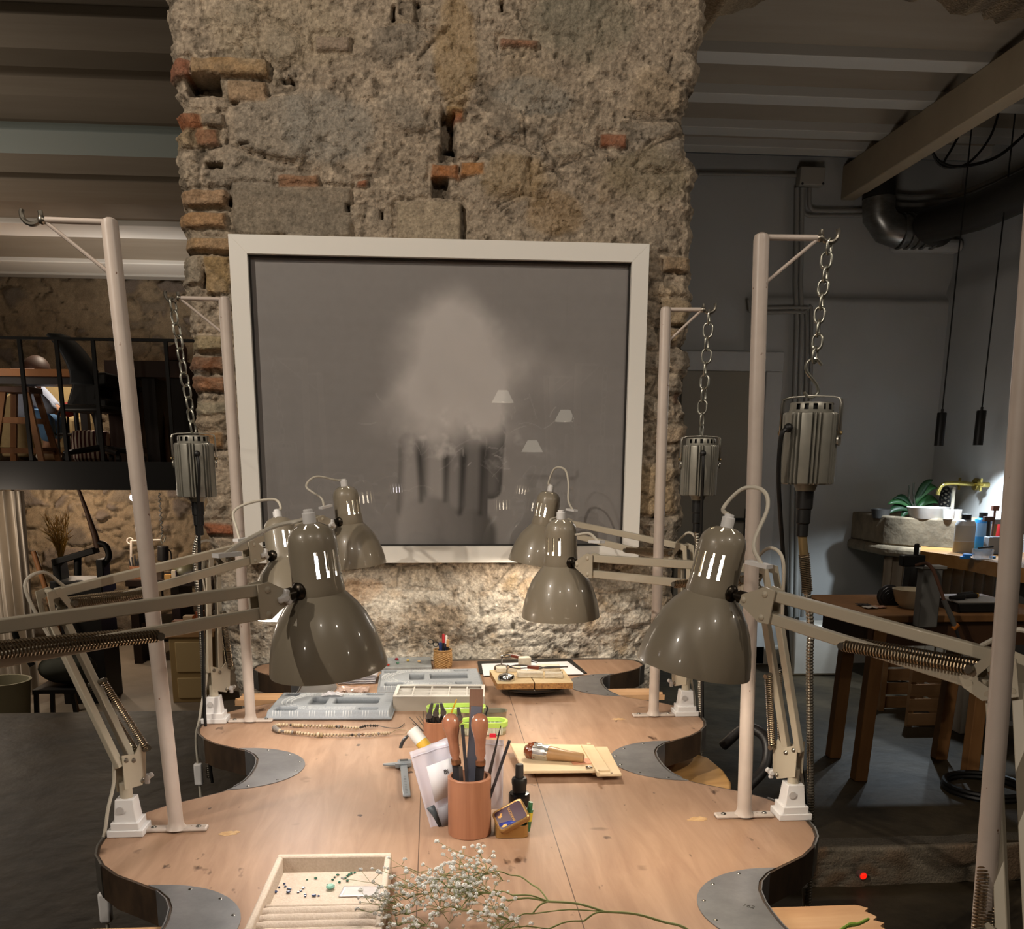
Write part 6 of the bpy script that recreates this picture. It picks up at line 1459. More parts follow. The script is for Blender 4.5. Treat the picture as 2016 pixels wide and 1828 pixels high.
# office chair: tall mesh back, black seat, five-star base
oc = thing('office_chair', 'black office chair with a tall curved mesh back, behind the railing', 'chair', on_floor(172, 905, 8.45, MZ))
oy = 8.45
def OC(x, y, d=0): return ony(x, y, oy+d)
bk = MB(); path_ = smoothpath([OC(116, 664), OC(134, 685), OC(150, 712), OC(160, 738), OC(160, 760)], 6); vs = []; fs = []
for i, p in enumerate(path_):
    t_ = i/(len(path_)-1); w_ = .035+.06*t_
    vs += [p+V((-.01, -.22, 0)), p+V((w_*1.2, -.1, .01)), p+V((w_*1.3, .1, .01)), p+V((-.01, .22, 0))]
for i in range(len(path_)-1):
    for k in range(3): fs.append((i*4+k, i*4+k+1, i*4+5+k, i*4+4+k))
bk.add(vs, fs); obj('backrest', bk, mat('charcoal_mesh', '#26292c', .7), oc, solid=.025)
sp_ = [OC(150, 735), OC(213, 735), OC(216, 808), OC(160, 808), OC(136, 797), OC(140, 775)]
obj('lower_back', MB().prism([p+V((0, -.05, 0)) for p in (OC(150, 735), OC(214, 733), OC(214, 760), OC(196, 762), OC(194, 782), OC(215, 785), OC(216, 812), OC(160, 810), OC(134, 798), OC(143, 765))], (0, .42, 0)), M_BLK, oc, bevel=.02)
obj('seat', MB().b2((OC(140, 800).x, oy-.24, OC(150, 812).z), (OC(222, 800).x, oy+.26, OC(150, 798).z)), M_BLK, oc, bevel=.03, seg=3)
bc_ = on_floor(200, 905, oy, MZ); obj('gas_lift', MB().cyl(bc_+V((0, 0, .10)), V((bc_.x, oy, OC(150, 808).z)), .03, 14), M_BLK, oc)
for k in range(5):
    a_ = 2*pi*k/5+2.9; e = bc_+V((cos(a_)*.33, sin(a_)*.33, .075)); obj('base_arm', MB().tube([bc_+V((0, 0, .12)), e], [.028, .02], 10), M_BLKG, oc); obj('caster', MB().cyl(e+V((-.012, 0, -.045)), e+V((.018, 0, -.045)), .03, 14), M_BLKG, oc)
# black bar stool with a foot ring between chair and railing
bs = thing('bar_stool', 'black metal stool with a curved foot ring beside the office chair', 'stool', on_floor(158, 905, 9.45, MZ)); c_ = bs.location
for k in range(4):
    a_ = pi/4+pi/2*k; obj('leg', MB().tube(smoothpath([c_+V((cos(a_)*.05, sin(a_)*.05, .50)), c_+V((cos(a_)*.16, sin(a_)*.16, .42)), c_+V((cos(a_)*.19, sin(a_)*.19, 0))], 4), .012, 8), M_BLK, bs)
obj('foot_ring', MB().tube([c_+V((cos(a_)*.18, sin(a_)*.18, .24)) for a_ in np.linspace(0, 2*pi, 24)[:-1]], .010, 8, closed=True), M_BLK, bs); obj('column', MB().cyl(c_+V((0, 0, .2)), c_+V((0, 0, .52)), .022, 12), M_BLK, bs)
# dark cabinet desk
cy = 8.88; cab = thing('cabinet_desk', 'dark brown desk with solid side panels right of the leaning pole', 'desk', on_floor(280, 908, cy, MZ)); zc0, zc1 = G(240, 709, cy).z, G(300, 742, cy).z
X_ = lambda x: G(x, 800, cy).x
obj('side_panel', MB().b2((X_(212), cy, MZ), (X_(254), cy+.5, zc0)), M_DKW, cab); obj('side_panel', MB().b2((X_(276), cy+.1, MZ), (X_(302), cy+.5, zc1)), M_DKW2, cab)
obj('top_board', MB().b2((X_(254), cy, zc1), (X_(372), cy+.5, zc0)), M_DKW, cab); obj('side_panel', MB().b2((X_(332), cy+.1, MZ), (X_(372), cy+.5, zc1)), M_DKW2, cab)
hb = MB(); w0 = G(326, 708, cy+.1); hb.prism([w0, G(358, 708, cy+.1), G(358, 684, cy+.1), G(352, 672, cy+.1), G(323, 686, cy+.1)], (0, .2, 0)); one('wooden_house_box', 'reddish wooden box with a sloping roof on the dark desk', 'box', hb, mat('red_brown_wood', '#5a2e1c', .5))
# striped bag and red bundle
bgm = MB().lathe([(.14, 0), (.17, .03), (.17, .2), (.15, .26), (.10, .27)], on_floor(184, 908, 9.0, MZ), n=28)
one('striped_bag', 'white and maroon striped bag on the floor behind the office chair', 'bag', bgm, None or (lambda: (lambda m: m)(mat('striped_cloth', '#b8a896', .9)))())
_m = MATS['striped_cloth']; nt = _m.node_tree; tc_ = nt.nodes.new('ShaderNodeTexCoord'); wv_ = nt.nodes.new('ShaderNodeTexWave'); wv_.inputs['Scale'].default_value = 9; mxx = nt.nodes.new('ShaderNodeMix'); mxx.data_type = 'RGBA'; mxx.inputs[6].default_value = lin('#4a1f22'); mxx.inputs[7].default_value = lin('#c2b6a6')
gt2 = nt.nodes.new('ShaderNodeMath'); gt2.operation = 'GREATER_THAN'; gt2.inputs[1].default_value = .5
nt.links.new(tc_.outputs['Object'], wv_.inputs['Vector']); nt.links.new(wv_.outputs['Fac'], gt2.inputs[0]); nt.links.new(gt2.outputs[0], mxx.inputs[0]); nt.links.new(mxx.outputs[2], nt.nodes['Principled BSDF'].inputs['Base Color'])
one('pouch', 'red pouch on the sofa beside the person', 'pouch', MB().sphere(G(134, 806, 9.5), .075, 14, (1, .7, .9)), mat('red_cloth', '#8a2a20', .8))
# ---------------------------------------------------------------- workshop under the gallery
LZ = -.6
def LF(x, y): return onz(x, y, LZ)
# hanging white curtain at the left edge
cx0, cx1 = ony(2, 1180, 8.3).x, ony(66, 1180, 8.3).x; czb = LZ+.1; czt = ony(30, 966, 8.3).z
cm = MB(); cm.grid(lambda u, v: V((cx0-.1+(cx1-cx0+.1)*(u*(1-.10*(1-v))), 8.3+.05*sin(u*26)+.025*sin(u*61+v*2), czb+(czt-czb)*v)), 90, 14); one('curtain', 'white curtain hanging in folds under the gallery at far left', 'curtain', cm, mat('off_white_curtain', '#cfc5b7', .9))
# rolling mill with long handle
my = 8.4; ml_ = thing('rolling_mill', 'black cast-iron rolling mill with a long raised handle', 'mill', V((ony(160, 1240, my).x, my, LZ)))
q = lambda x, y, d=0: ony(x, y, my+d)
M_IRON = mat('black_cast_iron', '#14120f', .55, metal=.3)
obj('stand', MB().b2((q(118, 1200).x, my-.1, LZ), (q(205, 1200).x, my+.3, q(160, 1160).z)), M_IRON, ml_)
obj('bed', MB().b2((q(108, 1150).x, my-.12, q(108, 1168).z), (q(210, 1150).x, my+.25, q(108, 1140).z)), M_IRON, ml_, bevel=.01)
for x0, x1 in ((108, 124), (194, 208)): obj('column', MB().b2((q(x0, 1120).x, my-.06, q(x0, 1150).z), (q(x1, 1120).x, my+.12, q(x0, 1100).z)), M_IRON, ml_, bevel=.008)
obj('top_beam', MB().bar(q(108, 1106), q(190, 1082), .14, .055, up=V((0, 0, 1))), M_IRON, ml_, bevel=.008)
obj('screw_post', MB().cyl(q(153, 1095), q(153, 1132), .03, 14), M_IRON, ml_)
hp_ = smoothpath([q(200, 1116), q(214, 1096), q(208, 1074), q(192, 1068)], 6); obj('curved_arm', MB().tube(hp_, .026, 10), M_IRON, ml_)
obj('handle', MB().tube([q(193, 1078), q(186, 1050), q(172, 1010), q(150, 950)], [.03, .026, .019, .012], 10), mat('brown_handle', '#4b3322', .6), ml_)
# dried grass in a tall vase
vy = 9.2; vb = ony(122, 1130, vy); ds = thing('dried_grass', 'bunch of yellow dried grass standing behind the rolling mill', 'plant', V((vb.x, vy, LZ)))
obj('vase', MB().lathe([(.11, 0), (.13, .25), (.10, .55), (.05, ony(122, 1100, vy).z-LZ)], ds.location, n=24), M_IRON, ds)
gs_ = MB(); rr = random.Random(8); b0 = V((vb.x, vy, ony(122, 1098, vy).z))
for k in range(64):
    tx, ty_ = rr.uniform(86, 136), rr.uniform(1008, 1062); tp = ony(tx, ty_, vy+rr.uniform(-.1, .1)); md_ = b0.lerp(tp, .55)+V((rr.uniform(-.01, .03), 0, .01)); gs_.tube([b0+V((rr.uniform(-.02, .02), 0, 0)), md_, tp], [.004, .0035, .002], 4)
    for j in range(2): gs_.tube([md_.lerp(tp, .5), tp+V((rr.uniform(-.06, .06), rr.uniform(-.04, .04), rr.uniform(-.02, .03)))], [.0028, .0012], 4)
obj('grass_stems', gs_, mat('dried_straw', '#a08446', .8), ds)
stk = MB().tube([V((ony(66, 1085, 8.16).x, 8.16, ony(66, 1085, 8.16).z)), V((ony(108, 1212, 8.1).x, 8.1, ony(108, 1212, 8.1).z)), V((ony(146, 1345, 8.05).x, 8.05, LZ))], .022, 10); one('broom_stick', 'brown stick leaning against the curtain', 'stick', stk, M_STOOLW)
# far workbench with lamps, motor, cups
wy = 9.9; zb_ = ony(300, 1142, wy).z; wb_ = thing('far_workbench', 'dark workbench against the stone wall under the gallery', 'workbench', V((ony(330, 1260, wy).x, wy, LZ)))
x0, x1 = ony(246, 1140, wy).x, ony(432, 1140, wy).x
obj('bench_top', MB().b2((x0, wy, zb_-.06), (x1, wy+.7, zb_)), M_DKW2, wb_); obj('shelf_board', MB().b2((x0, wy+.1, zb_-.5), (x1, wy+.7, zb_-.45)), M_DKW2, wb_)
for x in (x0+.05, (x0+x1)/2, x1-.05): obj('leg', MB().b2((x-.04, wy+.05, LZ), (x+.04, wy+.6, zb_-.05)), M_DKW2, wb_)
wz = lambda x, y, d=.15: ony(x, y, wy+d)
fm_ = thing('flex_shaft_motor', 'small black motor hanging over the far workbench', 'motor', wz(321, 1104)); obj('motor_body', MB().cyl(wz(321, 1104), wz(321, 1074), .055, 16), M_BLKG, fm_, bevel=.01); obj('hanger', MB().tube([wz(323, 1066), wz(326, 1056), wz(320, 1052), wz(316, 1062), wz(320, 1070)], .008, 6), M_BRACK, fm_)
obj('motor_shaft', MB().tube(smoothpath([wz(321, 1104), wz(320, 1130), wz(319, 1160), wz(322, 1190)], 4), .012, 7), M_BLKG, fm_); obj('motor_cord', MB().tube(smoothpath([wz(326, 1080), wz(336, 1086), wz(337, 1112), wz(334, 1140)], 4), .008, 6), M_BLKG, fm_)
chn = MB().tube([wz(313, 970)+V((.012*sin(k*1.9), 0, -(wz(313, 970)-wz(321, 1054)).z*k/30)) + (wz(321, 1054)-wz(313, 970))*V((1, 0, 0)).x*0 for k in range(31)], .007, 5); one('chain', 'thin chain above the small black far motor', 'chain', chn, M_IRON)
pst = thing('tool_stand', 'thin pale stand over the far workbench', 'stand', V((wz(258, 1140).x, wy+.15, zb_))); obj('post', MB().cyl(pst.location, wz(258, 1064), .012, 10), M_POLE, pst); obj('cross_arm', MB().cyl(wz(258, 1064), wz(318, 1062), .008, 8), M_POLE, pst); obj('hook', MB().tube([wz(258, 1064)+V((.03*cos(a_)-.01, 0, .03*sin(a_))) for a_ in np.linspace(0, 5, 12)], .007, 6), M_POLE, pst)
for k, (x, lab) in enumerate([(268, 'wooden cup of tools, left one on the far workbench'), (281, 'wooden cup of tools beside the post of the far workbench')]):
    c_ = V((wz(x, 1140).x, wy+.12, zb_)); cp_ = thing('tool_cup', lab, 'cup', c_, 'tool cups on the far bench'); obj('cup_body', MB().lathe([(0, 0), (.045, 0), (.045, .13), (.038, .13), (.038, .02), (0, .02)], c_, n=20), M_CUP, cp_)
    for j in range(4): obj('tool', MB().cyl(c_+V((.012*(j-1.5), 0, .03)), c_+V((.03*(j-1.5), 0, .2+.02*(j % 3))), .007, 7), M_FILE, cp_)
def dome_lamp(label, x, y, tube_p0, tube_p1):
    t = thing('bench_lamp', label, 'lamp', V((wz(x, 1140).x, wy+.2, zb_))); c_ = wz(x, y, .2)
    obj('lamp_shade', MB().lathe([(.13, 0), (.125, .05), (.09, .10), (.04, .125), (0, .13)], c_, n=28), mat('olive_enamel', '#5d5a45', .4), t, solid=.004)
    obj('lamp_tube', MB().cyl(wz(*tube_p0, .05), wz(*tube_p1, .05), .012, 10), mat('violet_tube_glow', '#ffffff', .5, emit='#d9c8ff', estr=5), t)
    obj('lamp_arm', MB().tube([c_+V((.0, 0, .1)), c_+V((.12, .1, .28)), V((c_.x+.25, wy+.4, zb_))], .012, 8), M_ARM, t)
dome_lamp('olive dome lamp with a violet tube on the far workbench', 366, 1132, (362, 1140), (385, 1131))
lb_ = thing('strip_lamp', 'violet-glowing strip lamp under the far workbench top', 'lamp', wz(343, 1186)); obj('glow_tube', MB().cyl(wz(343, 1185, .0), wz(386, 1175, .0), .014, 10), MATS['violet_tube_glow'], lb_); obj('housing', MB().bar(wz(343, 1183, .02), wz(386, 1173, .02), .06, .02), M_ARM, lb_)
for k, (x, w_, h_, colr, lab) in enumerate([(300, .05, .07, '#b9a68c', 'pale carton left on the far workbench'), (335, .06, .05, '#c99a5a', 'amber carton in the middle of the far workbench'), (347, .04, .09, '#d8cbb5', 'white carton right of the middle of the far workbench'), (292, .04, .05, '#7a5a3a', 'brown carton beside the cups on the far workbench')]):
    one('carton', lab, 'box', MB().b2((wz(x, 1140).x-w_/2, wy+.05, zb_), (wz(x, 1140).x+w_/2, wy+.11, zb_+h_)), mat('carton_%d' % k, colr, .7))
bl_ = thing('spot_bulb', 'bright bare lamp against the stone under the gallery', 'lamp', ony(262, 984, 10.6)); obj('bulb', MB().sphere(ony(262, 979, 10.6), .035, 14), mat('hot_bulb_glow', '#ffffff', .5, emit='#f4efff', estr=30), bl_); obj('lamp_holder', MB().cyl(ony(262, 976, 10.6), V((ony(262, 976, 10.6).x, 10.6, MZ-.12)), .02, 10), M_BLK, bl_)
# cream cabinet
cyb = 8.3; cc0, cc1 = ony(335, 1300, cyb).x, ony(415, 1300, cyb).x; zc = ony(370, 1254, cyb).z; cbn = thing('cabinet', 'cream wooden cabinet with a framed door under the gallery', 'cabinet', V(((cc0+cc1)/2, cyb, LZ)))
M_CRM = mat('cream_cabinet_paint', '#a58c5e', .6); obj('carcass', MB().b2((cc0, cyb, LZ), (cc1, cyb+.5, zc)), M_CRM, cbn, bevel=.005); obj('cabinet_top', MB().b2((cc0-.03, cyb-.02, zc), (cc1+.05, cyb+.55, zc+.05)), mat('cabinet_top_wood', '#b08a5e', .5), cbn, bevel=.006)
for z0, z1 in ((LZ+.04, LZ+.22), (LZ+.27, zc-.04)): obj('door', MB().b2((cc0+.05, cyb-.012, z0), (cc1-.05, cyb+.01, z1)), mat('cream_door_paint', '#bda577', .6), cbn, bevel=.006)
for k, (x, w_, h_, colr, lab) in enumerate([(352, .10, .06, '#8a5a3a', 'brown carton on the cream cabinet'), (372, .08, .10, '#c8b090', 'pale carton standing on the cream cabinet'), (395, .06, .14, '#a85a34', 'rust carton at the right of the cream cabinet')]):
    xx_ = ony(x, 1240, cyb+.2).x; one('carton', lab, 'box', MB().b2((xx_-w_/2, cyb+.18, zc+.05), (xx_+w_/2, cyb+.28, zc+.05+h_)), mat('carton_b%d' % k, colr, .7))
# wheeled cart with bag
ky = 7.55; K = lambda x, y, d=0: ony(x, y, ky+d); kt = thing('folding_cart', 'black folding cart with a curved handle before the curtain', 'cart', V((K(112, 1390).x, ky, LZ)))
obj('push_handle', MB().tube(smoothpath([K(64, 1310), K(44, 1280), K(30, 1248), K(32, 1232), K(46, 1226), K(78, 1224)], 5), .024, 10), M_BLK, kt)
obj('deck', MB().b2((K(74, 1358).x, ky-.1, K(100, 1352).z-.03), (K(160, 1358).x, ky+.28, K(100, 1352).z)), M_BLK, kt)
for x in (76, 158):
    for d in (-.08, .24): obj('leg', MB().bar(V((K(x, 1380).x, ky+d, LZ)), V((K(x+(6 if x < 100 else -6), 1380).x, ky+d, K(100, 1354).z)), .03, .03), M_BLK, kt)
obj('rung', MB().b2((K(80, 1380).x, ky-.09, LZ+.05), (K(156, 1380).x, ky-.06, LZ+.08)), M_BLK, kt)
one('cloth_bag', 'dark grey-green bag lying on the black cart', 'bag', MB().sphere(V((K(125, 1330).x, ky+.1, K(100, 1352).z+.13)), .2, 20, (1.1, .8, .62)), mat('grey_green_canvas', '#3d3f36', .9, var=.2, vscale=6))
one('waste_bin', 'pale tub on the floor at the far left edge', 'tub', MB().lathe([(.16, 0), (.2, .4), (.21, .42), (.19, .42), (.15, .02), (0, .02)], V((ony(8, 1385, 7.4).x, 7.4, LZ)), n=28), mat('pale_tub', '#8f8a72', .6))
# ================================================================ right-hand room
W9 = lambda x, y, d=0: ony(x, y, WALL_Y-d)
M_GALV = mat('galvanised_duct', '#7c7b78', .32, metal=.9, col2='#9b9a96', vscale=14, stretch=(1, 1, 3)); M_COND = mat('grey_conduit', '#8f8c86', .45)
# door: flat leaf, plain frame
d0, d1 = W9(1340, 740).x, W9(1502, 740).x; dz = W9(1400, 731).z
door = thing('door_1', 'flat dark grey door with a black handle', 'door', V(((d0+d1)/2, WALL_Y, 0))); door['kind'] = 'structure'; del door['label']; del door['category']
obj('door_leaf', MB().b2((d0, WALL_Y-.055, .005), (d1, WALL_Y-.02, dz)), mat('door_grey_paint', '#8e8779', .6), door, bevel=.004)
obj('door_lintel', MB().b2((d0-.05, WALL_Y-.075, dz), (d1+.12, WALL_Y-.01, dz+.13)), M_PLASTER, door, bevel=.008); obj('door_jamb', MB().b2((d1, WALL_Y-.075, 0), (d1+.12, WALL_Y-.01, dz)), M_PLASTER, door, bevel=.008)
hx = W9(1466, 1020); obj('handle_plate', MB().b2((hx.x-.02, WALL_Y-.066, W9(1466, 1066).z), (hx.x+.02, WALL_Y-.05, W9(1466, 1000).z)), M_BLK, door); obj('door_handle', MB().tube([V((hx.x, WALL_Y-.06, hx.z)), V((hx.x, WALL_Y-.11, hx.z)), V((hx.x-.12, WALL_Y-.11, hx.z))], .010, 8), M_BLK, door)
# conduits, junction box, bracket lamp pipe
def conduit(label, pts, r=.012, m=M_COND):
    return one('conduit', label, 'pipe', MB().tube([V((p.x, WALL_Y-(.078 if p.z < ledge+.04 and p.x > x_l-.03 else .034)-r, p.z)) for p in smoothpath([W9(x, y) for x, y in pts], 4)], r, 10), m, None)
jb = thing('junction_box', 'square grey junction box high on the back wall', 'junction box', V((W9(1590, 372).x, WALL_Y, W9(1590, 372).z)))
obj('box_body', MB().b2((W9(1565, 355).x, WALL_Y-.10, W9(1590, 372).z), (W9(1613, 355).x, WALL_Y-.02, W9(1590, 336).z)), mat('grey_box_plastic', '#a29d93', .5), jb, bevel=.006)
for x, y in ((1569, 369), (1609, 369)): obj('screw', MB().cyl(V((W9(x, y).x, WALL_Y-.102, W9(x, y).z)), V((W9(x, y).x, WALL_Y-.098, W9(x, y).z)), .008, 8), M_FILE, jb)
conduit('thin pipe running left from the junction box under the ceiling', [(1372, 346), (1460, 347), (1562, 349)])
conduit('pipe dropping from the junction box and running right to the duct', [(1588, 374), (1588, 402), (1592, 414), (1610, 418), (1700, 418)], .015)
conduit('second pipe just below, running right to the duct', [(1578, 374), (1578, 418), (1584, 426), (1600, 428), (1702, 427)], .012)
for k, (xs, lab) in enumerate([((1564, 1552), 'left vertical wall pipe running down from the junction box'), ((1574, 1562), 'right vertical wall pipe running down from the junction box')]):
    conduit(lab, [(xs[0], 374), (xs[0]-3, 560), (xs[1], 900), (xs[1]-4, 1210)], .016, mat('painted_pipe', '#9a9994', .5))
for k, (o, lab) in enumerate([(0, 'outer bent pipe around the low ledge'), (9, 'inner bent pipe nested under the outer one')]):
    conduit(lab, [(1500, 610+o), (1540, 609+o), (1580-o, 610+o), (1587-o, 620+o), (1586-o, 760), (1578-o, 1000), (1570-o, 1210)], .013)
hk = MB().tube([W9(1474, 590, .08), W9(1476, 612, .08), W9(1500, 614, .08)], .012, 8); one('wall_bracket', 'small bracket where the bent pipes begin', 'bracket', hk, M_COND)
# duct: drops beside the beam, turns along the wall, then along the side wall
dct = thing('air_duct', 'dark galvanised ventilation duct bending round the far corner', 'duct', W9(1790, 440, .3))
R_ = .105; dY = WALL_Y-.17
def DP(x, y): return ony(x, y, dY)
pth = [V((DP(1730, 340).x, dY, CEIL+.1)), DP(1730, 390), DP(1730, 424), DP(1746, 448), DP(1772, 456), DP(1850, 452)]
xs_ = RX-.22
tail = [V((xs_-.12, dY-.12, pth[-1].z)), V((xs_, dY-.5, pth[-1].z+.0)), V((xs_, 4.6, pth[-1].z)), V((xs_, 3.2, pth[-1].z))]
obj('duct_pipe', MB().tube(pth[:2], R_, 24), mat('black_duct', '#2a2724', .5, metal=.4), dct)
obj('elbow', MB().tube(pth[1:5], R_, 24), M_GALV, dct); obj('duct_pipe', MB().tube([pth[4], pth[5]], R_*.98, 24), M_GALV, dct); obj('duct_pipe', MB().tube([pth[5]]+tail, R_*1.05, 24), mat('dull_duct', '#45423e', .5, metal=.6), dct)
for k, x in enumerate((1772, 1788, 1803, 1818, 1838)):
    p = DP(x, 455); obj('seam_ring', MB().tube([p+V((0, cos(a_)*R_*1.03, sin(a_)*R_*1.03)) for a_ in np.linspace(0, 2*pi, 26)[:-1]], .008, 6, closed=True), M_GALV, dct)
obj('clamp_ring', MB().tube([V((xs_+cos(a_)*R_*1.1, 5.4, pth[-1].z+sin(a_)*R_*1.1)) for a_ in np.linspace(0, 2*pi, 26)[:-1]], .012, 6, closed=True), M_BLK, dct)
lg = MB(); b0, b1 = W9(1745, 500), W9(1880, 478); lg.b2((b0.x, WALL_Y-.14, b0.z), (b1.x, WALL_Y-.02, b1.z)); struct('trim_4', lg, M_PLASTER, bevel=.03)
for k in range(2):
    conduit_y = pth[-1].z+.17+.05*k
    one('conduit', ['lower long pipe above the duct along the side wall', 'upper long pipe above the duct along the side wall'][k], 'pipe', MB().tube(smoothpath([V((W9(1740, 430).x, WALL_Y-.08, conduit_y)), V((RX-.3, WALL_Y-.08, conduit_y)), V((RX-.08, WALL_Y-.3, conduit_y)), V((RX-.08, 5.2, conduit_y)), V((RX-.08, 3.2, conduit_y))], 5), .017, 8), M_COND)
# slack cables under the joists
for k, (pts, lab) in enumerate([([(1832, 292), (1850, 318), (1890, 328), (1960, 310), (2020, 262), (2100, 190)], 'thick slack black cable swinging to the right under the joists'), ([(1832, 292), (1848, 322), (1872, 330), (1910, 318), (1950, 268), (1972, 200)], 'thin slack black cable looping back up to a joist'), ([(1886, 270), (1872, 296), (1862, 312), (1856, 326)], 'short dangling black cable before the side wall')]):
    one('cable', lab, 'cable', MB().tube(smoothpath([ony(x, y, 5.9) for x, y in pts], 6), .009 if k == 0 else .007, 7), M_BLK)
# two slim pendants
for k, (x, yt, yb, x0, y0, lab) in enumerate([(1848, 812, 877, 1905, 262, 'slim black cylinder pendant, left of two over the sink'), (1925, 808, 876, 1988, 195, 'slim black cylinder pendant, right of two over the sink')]):
    Yp = 5.85; a_, b_ = ony(x, yt, Yp), ony(x, yb, Yp); t = thing('cylinder_pendant', lab, 'lamp', b_, 'slim black pendants')
    r = .0275 if k == 0 else .0285
    obj('cylinder', MB().lathe([(r*.86, .004), (r, 0), (r, (a_-b_).length-.004), (r-.003, (a_-b_).length), (0, (a_-b_).length)], b_, n=32), M_BLK, t)
    obj('pendant_cord', MB().tube([V((b_.x, Yp, a_.z)), V((b_.x, Yp, CEIL+.03))], .0045, 8), M_BLK, t); obj('cord_gland', MB().cyl(V((b_.x, Yp, a_.z-.002)), V((b_.x, Yp, a_.z+.022)), .008, 10), M_BLK, t)
# stone sink in the corner, counter, their supports
sz = .125
cf = onz(1812, 1084, .95); CZ = .95
skl = onz(1688, 1022, CZ+.17); sk_y0 = 5.62
sink = thing('stone_sink', 'rough stone trough sink in the lit corner', 'sink', V((2.55, 6.2, CZ)))
xl_ = ony(1684, 1030, 6.75).x
M_SINK = mat('weathered_stone', '#9c8b72', .85, col2='#6d6252', vscale=7, vdetail=8, bump=.008, bscale=14)
zt3 = CZ+.17
op = [(xl_, WALL_Y-.08), (xl_, 6.30), (xl_+.10, 6.12), (RX-.06, 5.70), (RX-.06, WALL_Y-.08)]
ctr = V((sum(p[0] for p in op)/5, sum(p[1] for p in op)/5, 0)); ip = [(ctr.x+(x-ctr.x)*.80, ctr.y+(y-ctr.y)*.80) for x, y in op]; n = 5
mb = MB(); vs = [V((x, y, CZ-.02)) for x, y in op]+[V((x, y, zt3)) for x, y in op]+[V((x, y, zt3)) for x, y in ip]+[V((x, y, CZ+.03)) for x, y in ip]
fs = [tuple(range(n-1, -1, -1)), tuple(range(3*n, 4*n))]+[(r*n+i, r*n+(i+1) % n, (r+1)*n+(i+1) % n, (r+1)*n+i) for r in range(3) for i in range(n)]; mb.add(vs, fs); obj('trough', mb, M_SINK, sink, bevel=.012)
obj('ledge_slab', MB().prism([V((x, y, CZ-.09)) for x, y in ((xl_-.02, WALL_Y-.07), (xl_-.02, 6.26), (xl_+.1, 6.04), (RX-.06, 5.65), (RX-.06, WALL_Y-.07))], (0, 0, .07)), M_SINK, sink, bevel=.025, seg=3)
lc = MB(); lc.grid(lambda u, v: V((xl_+.02+(RX-xl_-.1)*u, 6.30-.50*u+.02*sin(u*70)+.01*sin(u*23), .02+(CZ-.12)*v)), 110, 6); one('skirt_curtain', 'pale pleated cloth hanging under the stone sink', 'curtain', lc, mat('pale_cloth', '#a49684', .9))
# wooden counter right of the sink, running along the side wall towards the lens
ct_ = thing('counter', 'thick oak counter running from the sink along the right wall', 'counter', V((2.8, 5.0, 0)))
cx_ = cf.x
obj('counter_top', MB().prism([V((x, y, CZ-.075)) for x, y in ((cx_, cf.y), (cx_+.09, 5.25), (cx_+.05, 3.6), (RX-.06, 3.6), (RX-.06, 5.5), (cx_+.16, 5.95))], (0, 0, .075)), M_COUNTER, ct_, smooth=False)
for (x, y) in ((cx_+.25, 5.1), (cx_+.2, 3.9)): obj('counter_leg', MB().b2((x, y, 0), (x+.14, y+.14, CZ-.075)), mat('grey_painted_post', '#7d7c78', .6), ct_)
# things on the sink and counter
def SK(x, y, z): return onz(x, y, z)
pb_ = SK(1800, 1022, zt3); pb_ = V((pb_.x, 6.4, zt3-.02)); pl = thing('potted_orchid', 'dark green broad-leaved orchid on the stone sink', 'plant', pb_)
obj('pot', MB().lathe([(0, 0), (.05, 0), (.065, .06), (.06, .06), (.045, .01), (0, .01)], pb_, n=24), mat('dark_pot', '#3c3a38', .5), pl)
def leaf(base, tip, w, m=None, droop=.04):
    base, tip = V(base), V(tip); d = tip-base; sd = d.cross(V((0, -1, .5))).normalized(); mb = MB(); nn = 10; vs = []; fs = []
    for i in range(nn+1):
        t_ = i/nn; c_ = base+d*t_+V((0, 0, droop*4*t_*(1-t_))); ww = w*sin(pi*min(.98, .08+t_*.92))**.7
        vs += [c_-sd*ww+V((0, 0, ww*.25)), c_, c_+sd*ww+V((0, 0, ww*.25))]
    for i in range(nn):
        for k in range(2): fs.append((i*3+k, i*3+k+1, i*3+4+k, i*3+3+k))
    mb.add(vs, fs); return mb
M_LEAF = mat('orchid_leaf', '#2f5a32', .35, col2='#3d6e3c', vscale=10); M_LEAFD = mat('orchid_leaf_dark', '#1f3d24', .4)
LB = lambda x, y, d=0: ony(x, y, 6.4+d)
for (a_, b_, w_, m_) in [((1798, 1000), (1836, 944), .026, M_LEAFD), ((1800, 990), (1845, 960), .034, M_LEAF), ((1806, 1000), (1850, 992), .034, M_LEAF), ((1800, 1004), (1748, 992), .034, M_LEAF), ((1798, 1008), (1746, 1012), .034, M_LEAFD), ((1806, 1006), (1844, 1010), .03, M_LEAFD), ((1795, 1000), (1758, 983), .02, M_LEAFD), ((1800, 1010), (1772, 1022), .03, M_LEAFD)]:
    obj('leaf', leaf(LB(*a_), LB(*b_), w_), m_, pl, solid=.003)
for p_ in ([(1800, 1000), (1789, 980), (1790, 955)], [(1802, 1000), (1798, 970), (1799, 950)]): obj('flower_stalk', MB().tube([LB(*q_) for q_ in p_], .006, 6), mat('dry_stalk', '#4a4b40', .7), pl)
bw_ = SK(1826, 1032, zt3); one('basin', 'shallow white basin standing in the stone sink', 'basin', MB().lathe([(0, 0), (.11, 0), (.135, .07), (.13, .07), (.105, .008), (0, .008)], V((ony(1826, 1020, 6.15).x, 6.15, zt3-.005)), n=36), M_GLAZE)
